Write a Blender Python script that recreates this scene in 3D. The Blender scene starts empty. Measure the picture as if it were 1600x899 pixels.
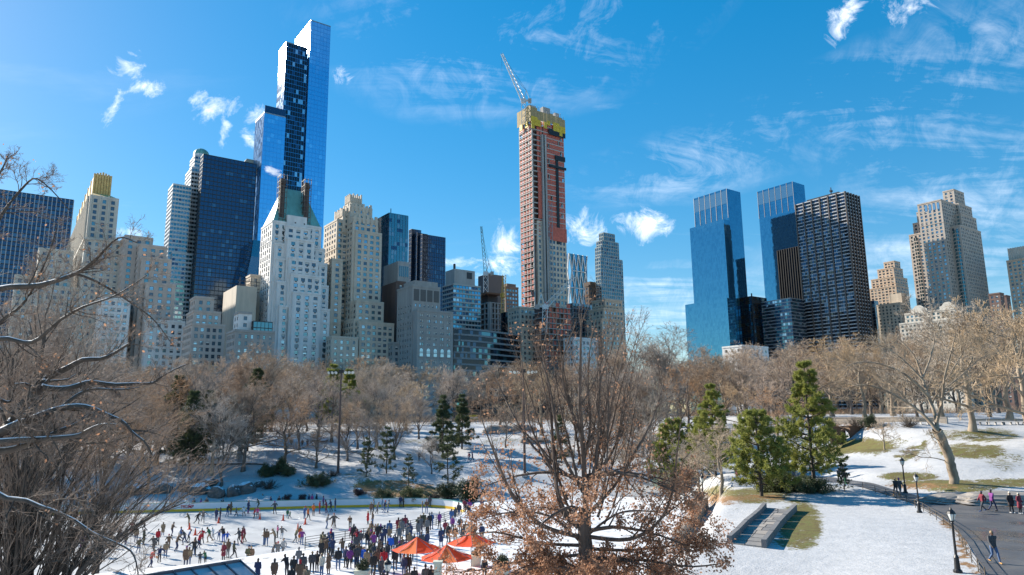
import bpy, bmesh, math, random
import numpy as np
from mathutils import Vector, Matrix, Euler
R = math.radians
random.seed(7); RNG = np.random.default_rng(7)
scene = bpy.context.scene
COL = scene.collection

# ------------------------------------------------------------------ camera
FPX = 1100.0                       # focal length in pixels of the 1600 px wide photograph
PITCH, ROLL = 10.3, -0.65
CAMZ = 13.5
cam_d = bpy.data.cameras.new('camera'); cam = bpy.data.objects.new('camera', cam_d); COL.objects.link(cam)
cam_d.sensor_width = 36.0; cam_d.lens = FPX / 1600 * 36.0
cam_d.clip_start = 0.3; cam_d.clip_end = 12000
CAMROT = Euler((R(90 + PITCH), 0, 0)).to_matrix() @ Matrix.Rotation(R(ROLL), 3, 'Z')
cam.matrix_world = Matrix.Translation((0, 0, CAMZ)) @ CAMROT.to_4x4()
scene.camera = cam

def ray(px, py):
    return CAMROT @ Vector(((px - 800) / FPX, -(py - 449.5) / FPX, -1.0))
def at(px, py, depth):
    d = ray(px, py); k = depth / d.y
    return Vector((d.x * k, depth, CAMZ + d.z * k))
def onz(px, py, z):
    d = ray(px, py); k = (z - CAMZ) / d.z
    return Vector((d.x * k, d.y * k, z))
def proj(p):
    v = CAMROT.transposed() @ (Vector(p) - Vector((0, 0, CAMZ)))
    return (800 + FPX * v.x / -v.z, 449.5 - FPX * v.y / -v.z)

# ------------------------------------------------------------------ sun, sky, exposure
SUN_AZ, SUN_EL = -55.1, 27.4       # degrees clockwise from the view direction (+Y); elevation
sdir = Vector((math.sin(R(SUN_AZ)) * math.cos(R(SUN_EL)), math.cos(R(SUN_AZ)) * math.cos(R(SUN_EL)), math.sin(R(SUN_EL))))
sun_d = bpy.data.lights.new('sun', 'SUN'); sun_d.energy = 4.5; sun_d.angle = R(0.53); sun_d.color = (1.0, 0.92, 0.80)
sun = bpy.data.objects.new('sun', sun_d); COL.objects.link(sun)
sun.rotation_euler = (-sdir).to_track_quat('-Z', 'Y').to_euler()
sun.location = (-200, 150, 300)

world = bpy.data.worlds.new('World'); scene.world = world; world.use_nodes = True
WN = world.node_tree; WN.nodes.clear()
def wnode(t, **kw):
    n = WN.nodes.new(t)
    for k, v in kw.items(): setattr(n, k, v)
    return n
def wmath(op, a, b=None, c=None, clamp=False):
    n = wnode('ShaderNodeMath', operation=op); n.use_clamp = clamp
    for i, x in enumerate((a, b, c)):
        if x is None: continue
        if isinstance(x, (int, float)): n.inputs[i].default_value = x
        else: WN.links.new(x, n.inputs[i])
    return n.outputs[0]
SKYROT = 105
def build_world():
    out = wnode('ShaderNodeOutputWorld'); bg = wnode('ShaderNodeBackground')
    sky = wnode('ShaderNodeTexSky', sky_type='NISHITA'); sky.sun_disc = False
    sky.sun_elevation = R(SUN_EL); sky.sun_rotation = R(SUN_AZ)
    sky.altitude = 30; sky.air_density = 1.0; sky.dust_density = 0.15; sky.ozone_density = 3.0
    gm = wnode('ShaderNodeGamma'); gm.inputs[1].default_value = 0.60; WN.links.new(sky.outputs[0], gm.inputs[0])
    hs = wnode('ShaderNodeHueSaturation'); hs.inputs['Hue'].default_value = 0.497
    hs.inputs['Saturation'].default_value = 1.9; hs.inputs['Value'].default_value = 0.93
    WN.links.new(gm.outputs[0], hs.inputs['Color'])
    geo = wnode('ShaderNodeTexCoord'); D = geo.outputs['Generated']
    def dot(v):
        n = wnode('ShaderNodeVectorMath', operation='DOT_PRODUCT'); WN.links.new(D, n.inputs[0]); n.inputs[1].default_value = v
        return n.outputs['Value']
    def noise(scale, vec=None, detail=6, rough=.6, dist=0.0):
        n = wnode('ShaderNodeTexNoise'); n.inputs['Scale'].default_value = scale; n.inputs['Detail'].default_value = detail
        n.inputs['Roughness'].default_value = rough; n.inputs['Distortion'].default_value = dist
        WN.links.new(vec if vec is not None else D, n.inputs['Vector']); return n.outputs[0]
    # cloud plane coordinates: one thin sheet of wind-drawn cirrus over the whole sky
    sep = wnode('ShaderNodeSeparateXYZ'); WN.links.new(D, sep.inputs[0])
    zz = wmath('MAXIMUM', wmath('ADD', sep.outputs[2], 0.12), 0.06)
    cx = wmath('DIVIDE', sep.outputs[0], zz); cy = wmath('DIVIDE', sep.outputs[1], zz)
    cmb = wnode('ShaderNodeCombineXYZ'); WN.links.new(cx, cmb.inputs[0]); WN.links.new(cy, cmb.inputs[1])
    mp = wnode('ShaderNodeMapping'); WN.links.new(cmb.outputs[0], mp.inputs[0])
    mp.inputs['Rotation'].default_value = (0, 0, R(SKYROT)); mp.inputs['Scale'].default_value = (0.55, 1.9, 1); mp.inputs['Location'].default_value = (4.1, 1.3, 0)
    streak = noise(1.25, mp.outputs[0], 8, .62, 1.3)
    fine = noise(6.0, mp.outputs[0], 5, .65, 0.3)
    patch = noise(0.42, cmb.outputs[0], 3, .5)
    cir = wmath('MULTIPLY', wmath('SUBTRACT', wmath('ADD', streak, wmath('MULTIPLY', fine, .12)), .63, clamp=True), 2.2)
    pm = wmath('MULTIPLY', wmath('SUBTRACT', patch, .45, clamp=True), 5.0, clamp=True)
    cirrus = wmath('MULTIPLY', wmath('MULTIPLY', cir, pm), .85, clamp=True)
    total = cirrus
    # separate clouds: direction, angular half-size and tilt; one ragged threshold for all of a kind
    nz = noise(22.0, None, 8, .7, .8)
    puffs = [(1010, 350, 58, 24, -4), (912, 360, 40, 34, 8), (200, 104, 26, 11, -18), (243, 138, 30, 10, -14), (178, 168, 8, 22, 14), (335, 166, 38, 14, -20), (349, 214, 9, 20, 6), (388, 218, 18, 11, 10), (400, 178, 22, 8, -35),
             (534, 117, 20, 10, 0), (716, 408, 42, 11, -3), (790, 390, 58, 40, -30), (196, 362, 22, 10, 0), (1425, 12, 34, 12, 6), (1320, 16, 18, 20, 20)]
    wisps = [(1560, 80, 80, 36, 20), (1400, 205, 120, 52, 20), (1290, 150, 110, 24, -16), (1480, 120, 90, 26, 25), (1110, 250, 170, 34, -10), (840, 55, 250, 50, -12), (1570, 300, 150, 80, 10), (1040, 470, 120, 50, 0), (1400, 420, 160, 50, 0)]
    def field(lst):
        best = None
        for (px, py, w, h, tilt) in lst:
            c = ray(px, py).normalized(); r = c.cross(Vector((0, 0, 1))).normalized(); u = r.cross(c)
            q = Matrix.Rotation(R(tilt), 3, c); r = q @ r; u = q @ u
            mp = wnode('ShaderNodeMapping', vector_type='TEXTURE'); WN.links.new(D, mp.inputs[0])
            mp.inputs['Location'].default_value = c; mp.inputs['Rotation'].default_value = Matrix((r, u, c)).transposed().to_euler()
            mp.inputs['Scale'].default_value = (w / FPX, h / FPX, .25)
            ln = wnode('ShaderNodeVectorMath', operation='LENGTH'); WN.links.new(mp.outputs[0], ln.inputs[0])
            best = ln.outputs['Value'] if best is None else wmath('MINIMUM', best, ln.outputs['Value'])
        return best
    ep, ew = field(puffs), field(wisps)
    vp = wmath('SUBTRACT', wmath('MULTIPLY', wmath('SUBTRACT', nz, .335), 4.6), ep)
    vp = wmath('MULTIPLY', vp, .62, clamp=True); vp = wmath('POWER', vp, 1.15)
    fall = wmath('SUBTRACT', 1.5, ew, clamp=True)
    vw = wmath('MULTIPLY', wmath('SUBTRACT', wmath('ADD', wmath('MULTIPLY', nz, .35), streak), .62, clamp=True), 2.3)
    vw = wmath('MULTIPLY', wmath('MULTIPLY', vw, fall), .62, clamp=True)
    total = wmath('MAXIMUM', total, wmath('MAXIMUM', vp, vw))
    total = wmath('MINIMUM', total, .97)
    up = wmath('GREATER_THAN', sep.outputs[2], 0.0); total = wmath('MULTIPLY', total, up)
    cw = wnode('ShaderNodeValToRGB'); cw.color_ramp.elements[0].position = .35; cw.color_ramp.elements[0].color = (3.3, 3.6, 4.1, 1); cw.color_ramp.elements[1].position = .62; cw.color_ramp.elements[1].color = (5.3, 5.35, 5.5, 1); WN.links.new(nz, cw.inputs[0])
    mix = wnode('ShaderNodeMix', data_type='RGBA'); WN.links.new(total, mix.inputs['Factor'])
    WN.links.new(hs.outputs[0], mix.inputs[6]); WN.links.new(cw.outputs[0], mix.inputs[7])
    WN.links.new(mix.outputs[2], bg.inputs[0]); bg.inputs[1].default_value = 0.15
    WN.links.new(bg.outputs[0], out.inputs[0])
build_world()
vs = scene.view_settings
vs.view_transform = 'Standard'; vs.look = 'None'; vs.exposure = 1.2; vs.gamma = 1.0; vs.use_curve_mapping = False
scene.cycles.max_bounces = 6; scene.cycles.diffuse_bounces = 3; scene.cycles.glossy_bounces = 3
scene.cycles.volume_bounces = 3; scene.cycles.transparent_max_bounces = 6; scene.cycles.transmission_bounces = 2
scene.cycles.caustics_reflective = False; scene.cycles.caustics_refractive = False
scene.cycles.use_denoising = True
world.cycles.sampling_method = 'MANUAL'; world.cycles.sample_map_resolution = 512

# ------------------------------------------------------------------ materials
MATS = {}
def mat(name, color, rough=.8, metal=0.0, var=.0, scale=1.0, bump=0.0, bscale=None, color2=None, spec=None, coords='Object', stretch=None, detail=5, transl=0.0, rnd=0.0):
    if name in MATS: return MATS[name]
    m = bpy.data.materials.new(name); m.use_nodes = True; nt = m.node_tree; p = nt.nodes['Principled BSDF']
    p.inputs['Base Color'].default_value = (*color, 1); p.inputs['Roughness'].default_value = rough; p.inputs['Metallic'].default_value = metal
    if spec is not None: p.inputs['Specular IOR Level'].default_value = spec
    if var or bump or color2:
        tc = nt.nodes.new('ShaderNodeTexCoord'); v = tc.outputs[coords]
        if stretch:
            mp = nt.nodes.new('ShaderNodeMapping'); mp.inputs['Scale'].default_value = stretch; nt.links.new(v, mp.inputs[0]); v = mp.outputs[0]
        n = nt.nodes.new('ShaderNodeTexNoise'); n.inputs['Scale'].default_value = scale; n.inputs['Detail'].default_value = detail; n.inputs['Roughness'].default_value = .62
        nt.links.new(v, n.inputs['Vector'])
        if var or color2:
            cr = nt.nodes.new('ShaderNodeValToRGB'); cr.color_ramp.elements[0].position = .3; cr.color_ramp.elements[1].position = .7
            c2 = color2 if color2 else tuple(min(1, c * (1 + var)) for c in color)
            c1 = color if color2 else tuple(c * (1 - var) for c in color)
            cr.color_ramp.elements[0].color = (*c1, 1); cr.color_ramp.elements[1].color = (*c2, 1)
            nt.links.new(n.outputs[0], cr.inputs[0]); nt.links.new(cr.outputs[0], p.inputs['Base Color'])
        if bump:
            n2 = n
            if bscale:
                n2 = nt.nodes.new('ShaderNodeTexNoise'); n2.inputs['Scale'].default_value = bscale; n2.inputs['Detail'].default_value = 4; nt.links.new(v, n2.inputs['Vector'])
            b = nt.nodes.new('ShaderNodeBump'); b.inputs['Strength'].default_value = bump; b.inputs['Distance'].default_value = .1
            nt.links.new(n2.outputs[0], b.inputs['Height']); nt.links.new(b.outputs[0], p.inputs['Normal'])
    if rnd:                                   # every copy of a thing a little lighter or darker, warmer or cooler
        oi = nt.nodes.new('ShaderNodeObjectInfo'); hv = nt.nodes.new('ShaderNodeHueSaturation'); src = p.inputs['Base Color'].links[0].from_socket if p.inputs['Base Color'].links else None
        if src: nt.links.new(src, hv.inputs['Color'])
        else: hv.inputs['Color'].default_value = (*color, 1)
        mr = nt.nodes.new('ShaderNodeMapRange'); mr.inputs[3].default_value = 1 - rnd; mr.inputs[4].default_value = 1 + rnd; nt.links.new(oi.outputs['Random'], mr.inputs[0]); nt.links.new(mr.outputs[0], hv.inputs['Value'])
        m2 = nt.nodes.new('ShaderNodeMath'); m2.operation = 'MULTIPLY'; m2.inputs[1].default_value = 7.3; nt.links.new(oi.outputs['Random'], m2.inputs[0]); m3 = nt.nodes.new('ShaderNodeMath'); m3.operation = 'FRACT'; nt.links.new(m2.outputs[0], m3.inputs[0])
        mr2 = nt.nodes.new('ShaderNodeMapRange'); mr2.inputs[3].default_value = .6; mr2.inputs[4].default_value = 1.35; nt.links.new(m3.outputs[0], mr2.inputs[0]); nt.links.new(mr2.outputs[0], hv.inputs['Saturation']); nt.links.new(hv.outputs[0], p.inputs['Base Color'])
    if transl:
        tr = nt.nodes.new('ShaderNodeBsdfTranslucent'); mx = nt.nodes.new('ShaderNodeMixShader'); mx.inputs[0].default_value = transl; src = p.inputs['Base Color'].links[0].from_socket if p.inputs['Base Color'].links else None
        if src: nt.links.new(src, tr.inputs[0])
        else: tr.inputs[0].default_value = (*color, 1)
        o_ = nt.nodes['Material Output']; nt.links.new(p.outputs[0], mx.inputs[1]); nt.links.new(tr.outputs[0], mx.inputs[2]); nt.links.new(mx.outputs[0], o_.inputs['Surface'])
    MATS[name] = m
    return m

# ------------------------------------------------------------------ object helpers
def tag(o, label=None, cat=None, group=None, kind=None):
    if label: o['label'] = label
    if cat: o['category'] = cat
    if group: o['group'] = group
    if kind: o['kind'] = kind
    return o
def empty(name, loc, rz=0.0):
    o = bpy.data.objects.new(name, None); COL.objects.link(o); o.location = loc; o.rotation_euler = (0, 0, rz); o.empty_display_size = .2
    return o
def linkobj(name, me, parent=None, loc=None, rz=None, scale=None):
    o = bpy.data.objects.new(name, me); COL.objects.link(o)
    if parent is not None: o.parent = parent
    if loc is not None: o.location = loc
    if rz is not None: o.rotation_euler = (0, 0, rz)
    if scale is not None: o.scale = scale
    return o
def np_mesh(name, verts, faces_list, mats=(), midx=None, smooth=False):
    """verts (N,3); faces_list: list of (M,k) int arrays"""
    me = bpy.data.meshes.new(name)
    verts = np.asarray(verts, np.float32).reshape(-1, 3)
    faces_list = [np.asarray(f, np.int32) for f in faces_list if len(f)]
    nl = sum(f.size for f in faces_list); nf = sum(len(f) for f in faces_list)
    me.vertices.add(len(verts)); me.vertices.foreach_set('co', verts.ravel())
    me.loops.add(nl); me.loops.foreach_set('vertex_index', np.concatenate([f.ravel() for f in faces_list]))
    sizes = np.concatenate([np.full(len(f), f.shape[1], np.int32) for f in faces_list])
    starts = np.concatenate([[0], np.cumsum(sizes)[:-1]]).astype(np.int32)
    me.polygons.add(nf); me.polygons.foreach_set('loop_start', starts); me.polygons.foreach_set('loop_total', sizes)
    if midx is not None: me.polygons.foreach_set('material_index', np.asarray(midx, np.int32))
    if smooth: me.polygons.foreach_set('use_smooth', np.ones(nf, bool))
    for m in mats: me.materials.append(m)
    me.update(calc_edges=True); me.validate()
    return me

class MB:
    """collects shapes; build() links them as ONE mesh object"""
    def __init__(s): s.v = []; s.f = []; s.m = []
    def add(s, vs, fs, mi=0):
        b = len(s.v); s.v.extend(vs); s.f.extend([tuple(b + i for i in f) for f in fs]); s.m.extend([mi] * len(fs)); return s
    def quad(s, a, b, c, d, mi=0): return s.add([tuple(a), tuple(b), tuple(c), tuple(d)], [(0, 1, 2, 3)], mi)
    def box(s, x0, x1, y0, y1, z0, z1, mi=0, M=None):
        vs = [(x0, y0, z0), (x1, y0, z0), (x1, y1, z0), (x0, y1, z0), (x0, y0, z1), (x1, y0, z1), (x1, y1, z1), (x0, y1, z1)]
        if M is not None: vs = [tuple(M @ Vector(v)) for v in vs]
        return s.add(vs, [(3, 2, 1, 0), (4, 5, 6, 7), (0, 1, 5, 4), (1, 2, 6, 5), (2, 3, 7, 6), (3, 0, 4, 7)], mi)
    def frustum(s, x0, x1, y0, y1, z0, z1, ix, iy, mi=0):
        vs = [(x0, y0, z0), (x1, y0, z0), (x1, y1, z0), (x0, y1, z0), (x0 + ix, y0 + iy, z1), (x1 - ix, y0 + iy, z1), (x1 - ix, y1 - iy, z1), (x0 + ix, y1 - iy, z1)]
        return s.add(vs, [(3, 2, 1, 0), (4, 5, 6, 7), (0, 1, 5, 4), (1, 2, 6, 5), (2, 3, 7, 6), (3, 0, 4, 7)], mi)
    def beam(s, a, b, w, h=None, mi=0):
        a = Vector(a); b = Vector(b); d = (b - a)
        if d.length < 1e-6: return s
        h = h or w; d.normalize(); up = Vector((0, 0, 1)) if abs(d.z) < .95 else Vector((1, 0, 0))
        r = d.cross(up).normalized() * (w / 2); u = r.cross(d).normalized() * (h / 2)
        vs = [tuple(p + q) for p in (a, b) for q in (-r - u, r - u, r + u, -r + u)]
        return s.add(vs, [(0, 1, 2, 3), (7, 6, 5, 4), (0, 4, 5, 1), (1, 5, 6, 2), (2, 6, 7, 3), (3, 7, 4, 0)], mi)
    def tube(s, pts, rad, n=6, mi=0, cap=True):
        pts = [Vector(p) for p in pts]; rad = rad if isinstance(rad, (list, tuple)) else [rad] * len(pts)
        vs = []; fs = []
        for i, p in enumerate(pts):
            t = (pts[min(i + 1, len(pts) - 1)] - pts[max(i - 1, 0)]).normalized()
            up = Vector((0, 0, 1)) if abs(t.z) < .9 else Vector((1, 0, 0))
            r = t.cross(up).normalized(); u = r.cross(t)
            for k in range(n):
                a = 2 * math.pi * k / n; vs.append(tuple(p + (r * math.cos(a) + u * math.sin(a)) * rad[i]))
        for i in range(len(pts) - 1):
            for k in range(n):
                k2 = (k + 1) % n; fs.append((i * n + k, i * n + k2, (i + 1) * n + k2, (i + 1) * n + k))
        if cap:
            fs.append(tuple(range(n))[::-1]); fs.append(tuple((len(pts) - 1) * n + k for k in range(n)))
        return s.add(vs, fs, mi)
    def lathe(s, prof, n=10, c=(0, 0, 0), mi=0):
        vs = []; fs = []
        for (r, z) in prof:
            for k in range(n):
                a = 2 * math.pi * k / n; vs.append((c[0] + r * math.cos(a), c[1] + r * math.sin(a), c[2] + z))
        for i in range(len(prof) - 1):
            for k in range(n):
                k2 = (k + 1) % n; fs.append((i * n + k, i * n + k2, (i + 1) * n + k2, (i + 1) * n + k))
        fs.append(tuple(range(n))[::-1]); fs.append(tuple((len(prof) - 1) * n + k for k in range(n)))
        return s.add(vs, fs, mi)
    def prism(s, poly, z0, z1, mi=0):
        n = len(poly); vs = [(x, y, z0) for x, y in poly] + [(x, y, z1) for x, y in poly]
        fs = [tuple(range(n))[::-1], tuple(range(n, 2 * n))] + [(k, (k + 1) % n, n + (k + 1) % n, n + k) for k in range(n)]
        return s.add(vs, fs, mi)
    def ellipsoid(s, c, r, nu=8, nv=6, mi=0):
        prof = []
        vs = [(c[0], c[1], c[2] - r[2])]
        for j in range(1, nv):
            t = -math.pi / 2 + math.pi * j / nv
            for k in range(nu):
                a = 2 * math.pi * k / nu; vs.append((c[0] + r[0] * math.cos(t) * math.cos(a), c[1] + r[1] * math.cos(t) * math.sin(a), c[2] + r[2] * math.sin(t)))
        vs.append((c[0], c[1], c[2] + r[2])); fs = []
        for k in range(nu): fs.append((0, 1 + (k + 1) % nu, 1 + k))
        for j in range(nv - 2):
            for k in range(nu):
                fs.append((1 + j * nu + k, 1 + j * nu + (k + 1) % nu, 1 + (j + 1) * nu + (k + 1) % nu, 1 + (j + 1) * nu + k))
        top = len(vs) - 1; b = 1 + (nv - 2) * nu
        for k in range(nu): fs.append((b + k, b + (k + 1) % nu, top))
        return s.add(vs, fs, mi)
    def mesh(s, name, mats, smooth=False):
        me = bpy.data.meshes.new(name); me.from_pydata(s.v, [], s.f)
        for m in (mats if isinstance(mats, (list, tuple)) else [mats]): me.materials.append(m)
        me.polygons.foreach_set('material_index', s.m)
        if smooth: me.polygons.foreach_set('use_smooth', [True] * len(s.f))
        me.update(); return me
    def build(s, name, mats, parent=None, loc=None, smooth=False):
        return linkobj(name, s.mesh(name, mats, smooth), parent, loc)

# ------------------------------------------------------------------ terrain
RINK_Z, TERR_Z = 0.0, 1.3
ctrl = []
def cz(x, y, z): ctrl.append((x, y, z))
# the far bank behind the rink, rising to the street
for x in (-150, -125, -100, -75, -50, -25, 0, 22):
    for (y, z) in ((113, .5), (118, 1.6), (126, 3.6), (136, 5.2), (150, 7.0), (168, 8.6), (190, 9.8), (220, 10.8), (260, 11.4), (300, 11.8), (340, 12)): cz(x, y, z)
for x in (70, 95, 120, 150, 180):
    for (y, z) in ((100, 9.3), (112, 10.6), (125, 11.6), (140, 12.1), (160, 12.4), (190, 12.5), (240, 12.5), (300, 12.5), (340, 12.5)): cz(x, y, z)
for (y, z) in ((112, 5.8), (124, 7.0), (138, 8.4), (155, 9.8), (175, 11), (210, 12), (260, 12.3), (320, 12.4)): cz(46, y, z)
for (y, z) in ((112, 4.2), (124, 5.2), (138, 6.8)): cz(33, y, z)
# right-hand lawn, path and slope
for (x, y, z) in ((20, 36, 4.7), (25, 40, 4.7), (28, 45, 4.7), (33, 56, 4.7), (36.6, 65, 4.7), (39, 77, 4.85), (38.6, 88, 5.0), (42, 78, 4.9), (42, 64, 4.7), (40, 72, 4.8), (32, 80, 4.9), (26, 78, 4.75), (15, 48, 4.4), (16, 52, 4.5), (20, 58, 4.6), (25.6, 68, 4.65), (23, 69, 4.6), (28, 60, 4.7), (30, 72, 4.8), (20, 68, 4.3), (25, 84, 4.6),
                  (28, 93, 4.6), (36, 96, 5.1), (37, 106, 5.5), (47.4, 78.6, 6.0), (46, 70, 5.1), (56, 72, 5.6), (64, 78, 6.8), (76, 84, 8.0), (90, 88, 8.8), (54, 88, 7.3), (62, 96, 8.6), (46, 90, 6.4), (46, 100, 6.8), (54, 104, 8.2), (50, 60, 4.7), (60, 56, 4.7), (70, 50, 4.8), (80, 66, 5.8), (100, 60, 6), (60, 40, 4.7), (45, 48, 4.7), (40, 36, 4.9), (80, 36, 5.2), (110, 80, 8)):
    cz(x, y, z)
# terrace, rink and the slope under the camera
for (x, y, z) in ((-60, 42, 1.3), (-40, 48, 1.3), (-20, 50, 1.3), (-5, 52, 1.3), (5, 60, 1.3), (5, 75, 1.3), (8, 90, 1.4), (14, 96, 1.5), (10, 70, 1.3), (-20, 38, 1.6), (0, 38, 1.8), (10, 40, 3.0), (-60, 30, 2.2), (0, 26, 4.8), (-25, 24, 5.0), (22, 26, 5.8), (0, 16, 8.4), (-28, 14, 8.4), (28, 14, 8.4),
                  (0, 6, 10.8), (-30, 4, 10.5), (30, 4, 10.5), (0, -30, 11.5), (-80, -20, 9), (80, -20, 9), (-100, 30, 2), (-110, 70, .5), (-90, 55, .6), (60, 10, 8.5), (-70, 12, 6)):
    cz(x, y, z)
for x in (-100, -75, -50, -30, -12):
    for y in (75, 90, 105): cz(x, y, .1)
for x in (-260, 260):
    for y in (0, 60, 120, 200, 330): cz(x, y, 8 if y < 100 else (9 if y == 120 else 12))
CT = np.array(ctrl, float)
def base_h(X, Y):
    X = np.asarray(X, float); Y = np.asarray(Y, float); sh = X.shape
    P = np.stack([X.ravel(), Y.ravel()], 1); out = np.empty(len(P))
    for i in range(0, len(P), 8000):
        q = P[i:i + 8000]; d2 = ((q[:, None] - CT[None, :, :2]) ** 2).sum(2); w = 1 / (d2 + 9.0) ** 2.2
        out[i:i + 8000] = (w @ CT[:, 2]) / w.sum(1)
    return out.reshape(sh)
# rink outline (ground coordinates): far board, rounded right end, near rim along the terrace
def arc(cx, cy, r, a0, a1, n): return [(cx + r * math.cos(R(a0 + (a1 - a0) * i / n)), cy + r * math.sin(R(a0 + (a1 - a0) * i / n))) for i in range(n + 1)]
RIM = [(-125, 53), (-60, 55), (-36, 58.5), (-27, 63.5), (-20, 70), (-13.5, 77), (-9, 84), (-7.2, 90), (-6.3, 97)]
RINK = [(-125, 101), (-48, 108.8), (-29, 111), (-17, 111.6), (-14, 111.2), (-11.5, 110), (-9.5, 108.4), (-8, 106.2), (-7, 103.6), (-6.5, 100.6)] + RIM[::-1]
TERRACE = [(-5.6, 104), (2, 109), (14, 110), (26, 106), (24.6, 94.3), (20, 80), (14.6, 66.9), (11, 56), (6, 46), (-20, 40), (-70, 40), (-125, 44)] + RIM
def inside(X, Y, poly):
    X = np.asarray(X, float); Y = np.asarray(Y, float); c = np.zeros(X.shape, bool); n = len(poly)
    for i in range(n):
        x1, y1 = poly[i]; x2, y2 = poly[(i + 1) % n]
        if y1 == y2: continue
        hit = ((y1 > Y) != (y2 > Y)) & (X < (x2 - x1) * (Y - y1) / (y2 - y1) + x1); c ^= hit
    return c
def polydist(X, Y, poly):
    X = np.asarray(X, float); Y = np.asarray(Y, float); best = np.full(X.shape, 1e9); n = len(poly)
    for i in range(n):
        x1, y1 = poly[i]; x2, y2 = poly[(i + 1) % n]; dx, dy = x2 - x1, y2 - y1; L = dx * dx + dy * dy
        t = np.clip(((X - x1) * dx + (Y - y1) * dy) / L, 0, 1); best = np.minimum(best, np.hypot(X - x1 - t * dx, Y - y1 - t * dy))
    return best
def ground_h(X, Y):
    X = np.asarray(X, float); Y = np.asarray(Y, float)
    z = base_h(X, Y)
    z = z + (.12 * np.sin(X * .31 + Y * .11) + .1 * np.sin(X * .12 - Y * .27 + 1)) * np.clip((np.hypot(X, Y) - 20) / 60, 0, 1)
    dT = np.where(inside(X, Y, TERRACE), 0, polydist(X, Y, TERRACE)); wT = np.clip(1 - dT / 3.5, 0, 1); wT = wT * wT * (3 - 2 * wT)
    z = z * (1 - wT) + TERR_Z * wT
    inR = inside(X, Y, RINK); dR = np.where(inR, 0, polydist(X, Y, RINK)); wR = np.clip(1 - dR / 1.6, 0, 1)
    z = z * (1 - wR) + (RINK_Z - .12) * wR
    return z
def gz(x, y): return float(ground_h(np.array([x]), np.array([y]))[0])
def onground(px, py):
    """the ground point seen at a pixel"""
    d = ray(px, py); t = np.linspace(15, 420, 1600); X = d.x / d.y * t; Z = CAMZ + d.z / d.y * t
    g = ground_h(X, t); k = np.where(Z <= g)[0]; i = k[0] if len(k) else -1
    return Vector((X[i], t[i], g[i]))

def nodemat(name):
    m = bpy.data.materials.new(name); m.use_nodes = True; nt = m.node_tree; MATS[name] = m
    return m, nt, nt.nodes['Principled BSDF']
def ramp(nt, src, stops):
    cr = nt.nodes.new('ShaderNodeValToRGB'); el = cr.color_ramp.elements
    while len(el) > 1: el.remove(el[-1])
    el[0].position = stops[0][0]; el[0].color = (*stops[0][1], 1)
    for p, c in stops[1:]:
        e = el.new(p); e.color = (*c, 1)
    nt.links.new(src, cr.inputs[0]); return cr.outputs[0]
def tnoise(nt, v, s, d=5, r=.6):
    n = nt.nodes.new('ShaderNodeTexNoise'); n.inputs['Scale'].default_value = s; n.inputs['Detail'].default_value = d; n.inputs['Roughness'].default_value = r
    nt.links.new(v, n.inputs['Vector']); return n.outputs[0]
def nmath(nt, op, a, b, clamp=False):
    n = nt.nodes.new('ShaderNodeMath'); n.operation = op; n.use_clamp = clamp
    for i, x in enumerate((a, b)):
        if isinstance(x, (int, float)): n.inputs[i].default_value = x
        else: nt.links.new(x, n.inputs[i])
    return n.outputs[0]
def mixc(nt, f, a, b):
    n = nt.nodes.new('ShaderNodeMix'); n.data_type = 'RGBA'; nt.links.new(f, n.inputs['Factor'])
    for i, x in ((6, a), (7, b)):
        if isinstance(x, tuple): n.inputs[i].default_value = (*x, 1)
        else: nt.links.new(x, n.inputs[i])
    return n.outputs[2]
def snow_material():
    m, nt, p = nodemat('snowy_ground'); tc = nt.nodes.new('ShaderNodeTexCoord'); v = tc.outputs['Object']
    at_ = nt.nodes.new('ShaderNodeAttribute'); at_.attribute_name = 'bare'; bare = at_.outputs['Fac']
    at2 = nt.nodes.new('ShaderNodeAttribute'); at2.attribute_name = 'litter'; lit = at2.outputs['Fac']
    snow = ramp(nt, tnoise(nt, v, .9), [(.3, (.41, .415, .425)), (.7, (.51, .51, .515))])
    grass = ramp(nt, tnoise(nt, v, 1.3, 6), [(.3, (.105, .075, .035)), (.5, (.14, .12, .04)), (.68, (.13, .14, .04)), (.8, (.20, .14, .07))])
    leaf = ramp(nt, tnoise(nt, v, 3.0, 6), [(.3, (.14, .075, .035)), (.55, (.26, .15, .07)), (.75, (.34, .2, .09))])
    n1 = tnoise(nt, v, .55, 8, .7); n2 = tnoise(nt, v, 4.0, 4, .7); n3 = tnoise(nt, v, 2.2, 3, .8)
    nn = nmath(nt, 'ADD', nmath(nt, 'MULTIPLY', n1, .55), nmath(nt, 'MULTIPLY', n2, .45))
    nn = nmath(nt, 'ADD', nmath(nt, 'MULTIPLY', nmath(nt, 'SUBTRACT', nn, .5), 2.6), .5)
    cov = nmath(nt, 'MULTIPLY', nmath(nt, 'SUBTRACT', nmath(nt, 'ADD', nn, nmath(nt, 'MULTIPLY', bare, .98)), 1.02), 5.0, True)
    speck = nmath(nt, 'MULTIPLY', nmath(nt, 'SUBTRACT', tnoise(nt, v, 5.5, 3, .9), .585), 8.0, True)
    cov = nmath(nt, 'MAXIMUM', cov, nmath(nt, 'MULTIPLY', speck, .62))
    c = mixc(nt, cov, snow, grass)
    cl = nmath(nt, 'MULTIPLY', nmath(nt, 'SUBTRACT', nmath(nt, 'ADD', nn, nmath(nt, 'MULTIPLY', lit, .98)), 1.02), 5.0, True)
    c = mixc(nt, cl, c, leaf)
    nt.links.new(c, p.inputs['Base Color']); p.inputs['Roughness'].default_value = .75; p.inputs['Specular IOR Level'].default_value = .25
    b = nt.nodes.new('ShaderNodeBump'); b.inputs['Strength'].default_value = .5; b.inputs['Distance'].default_value = .12
    nt.links.new(n3, b.inputs['Height']); nt.links.new(b.outputs[0], p.inputs['Normal'])
    return m
SNOWMAT = snow_material()
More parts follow.
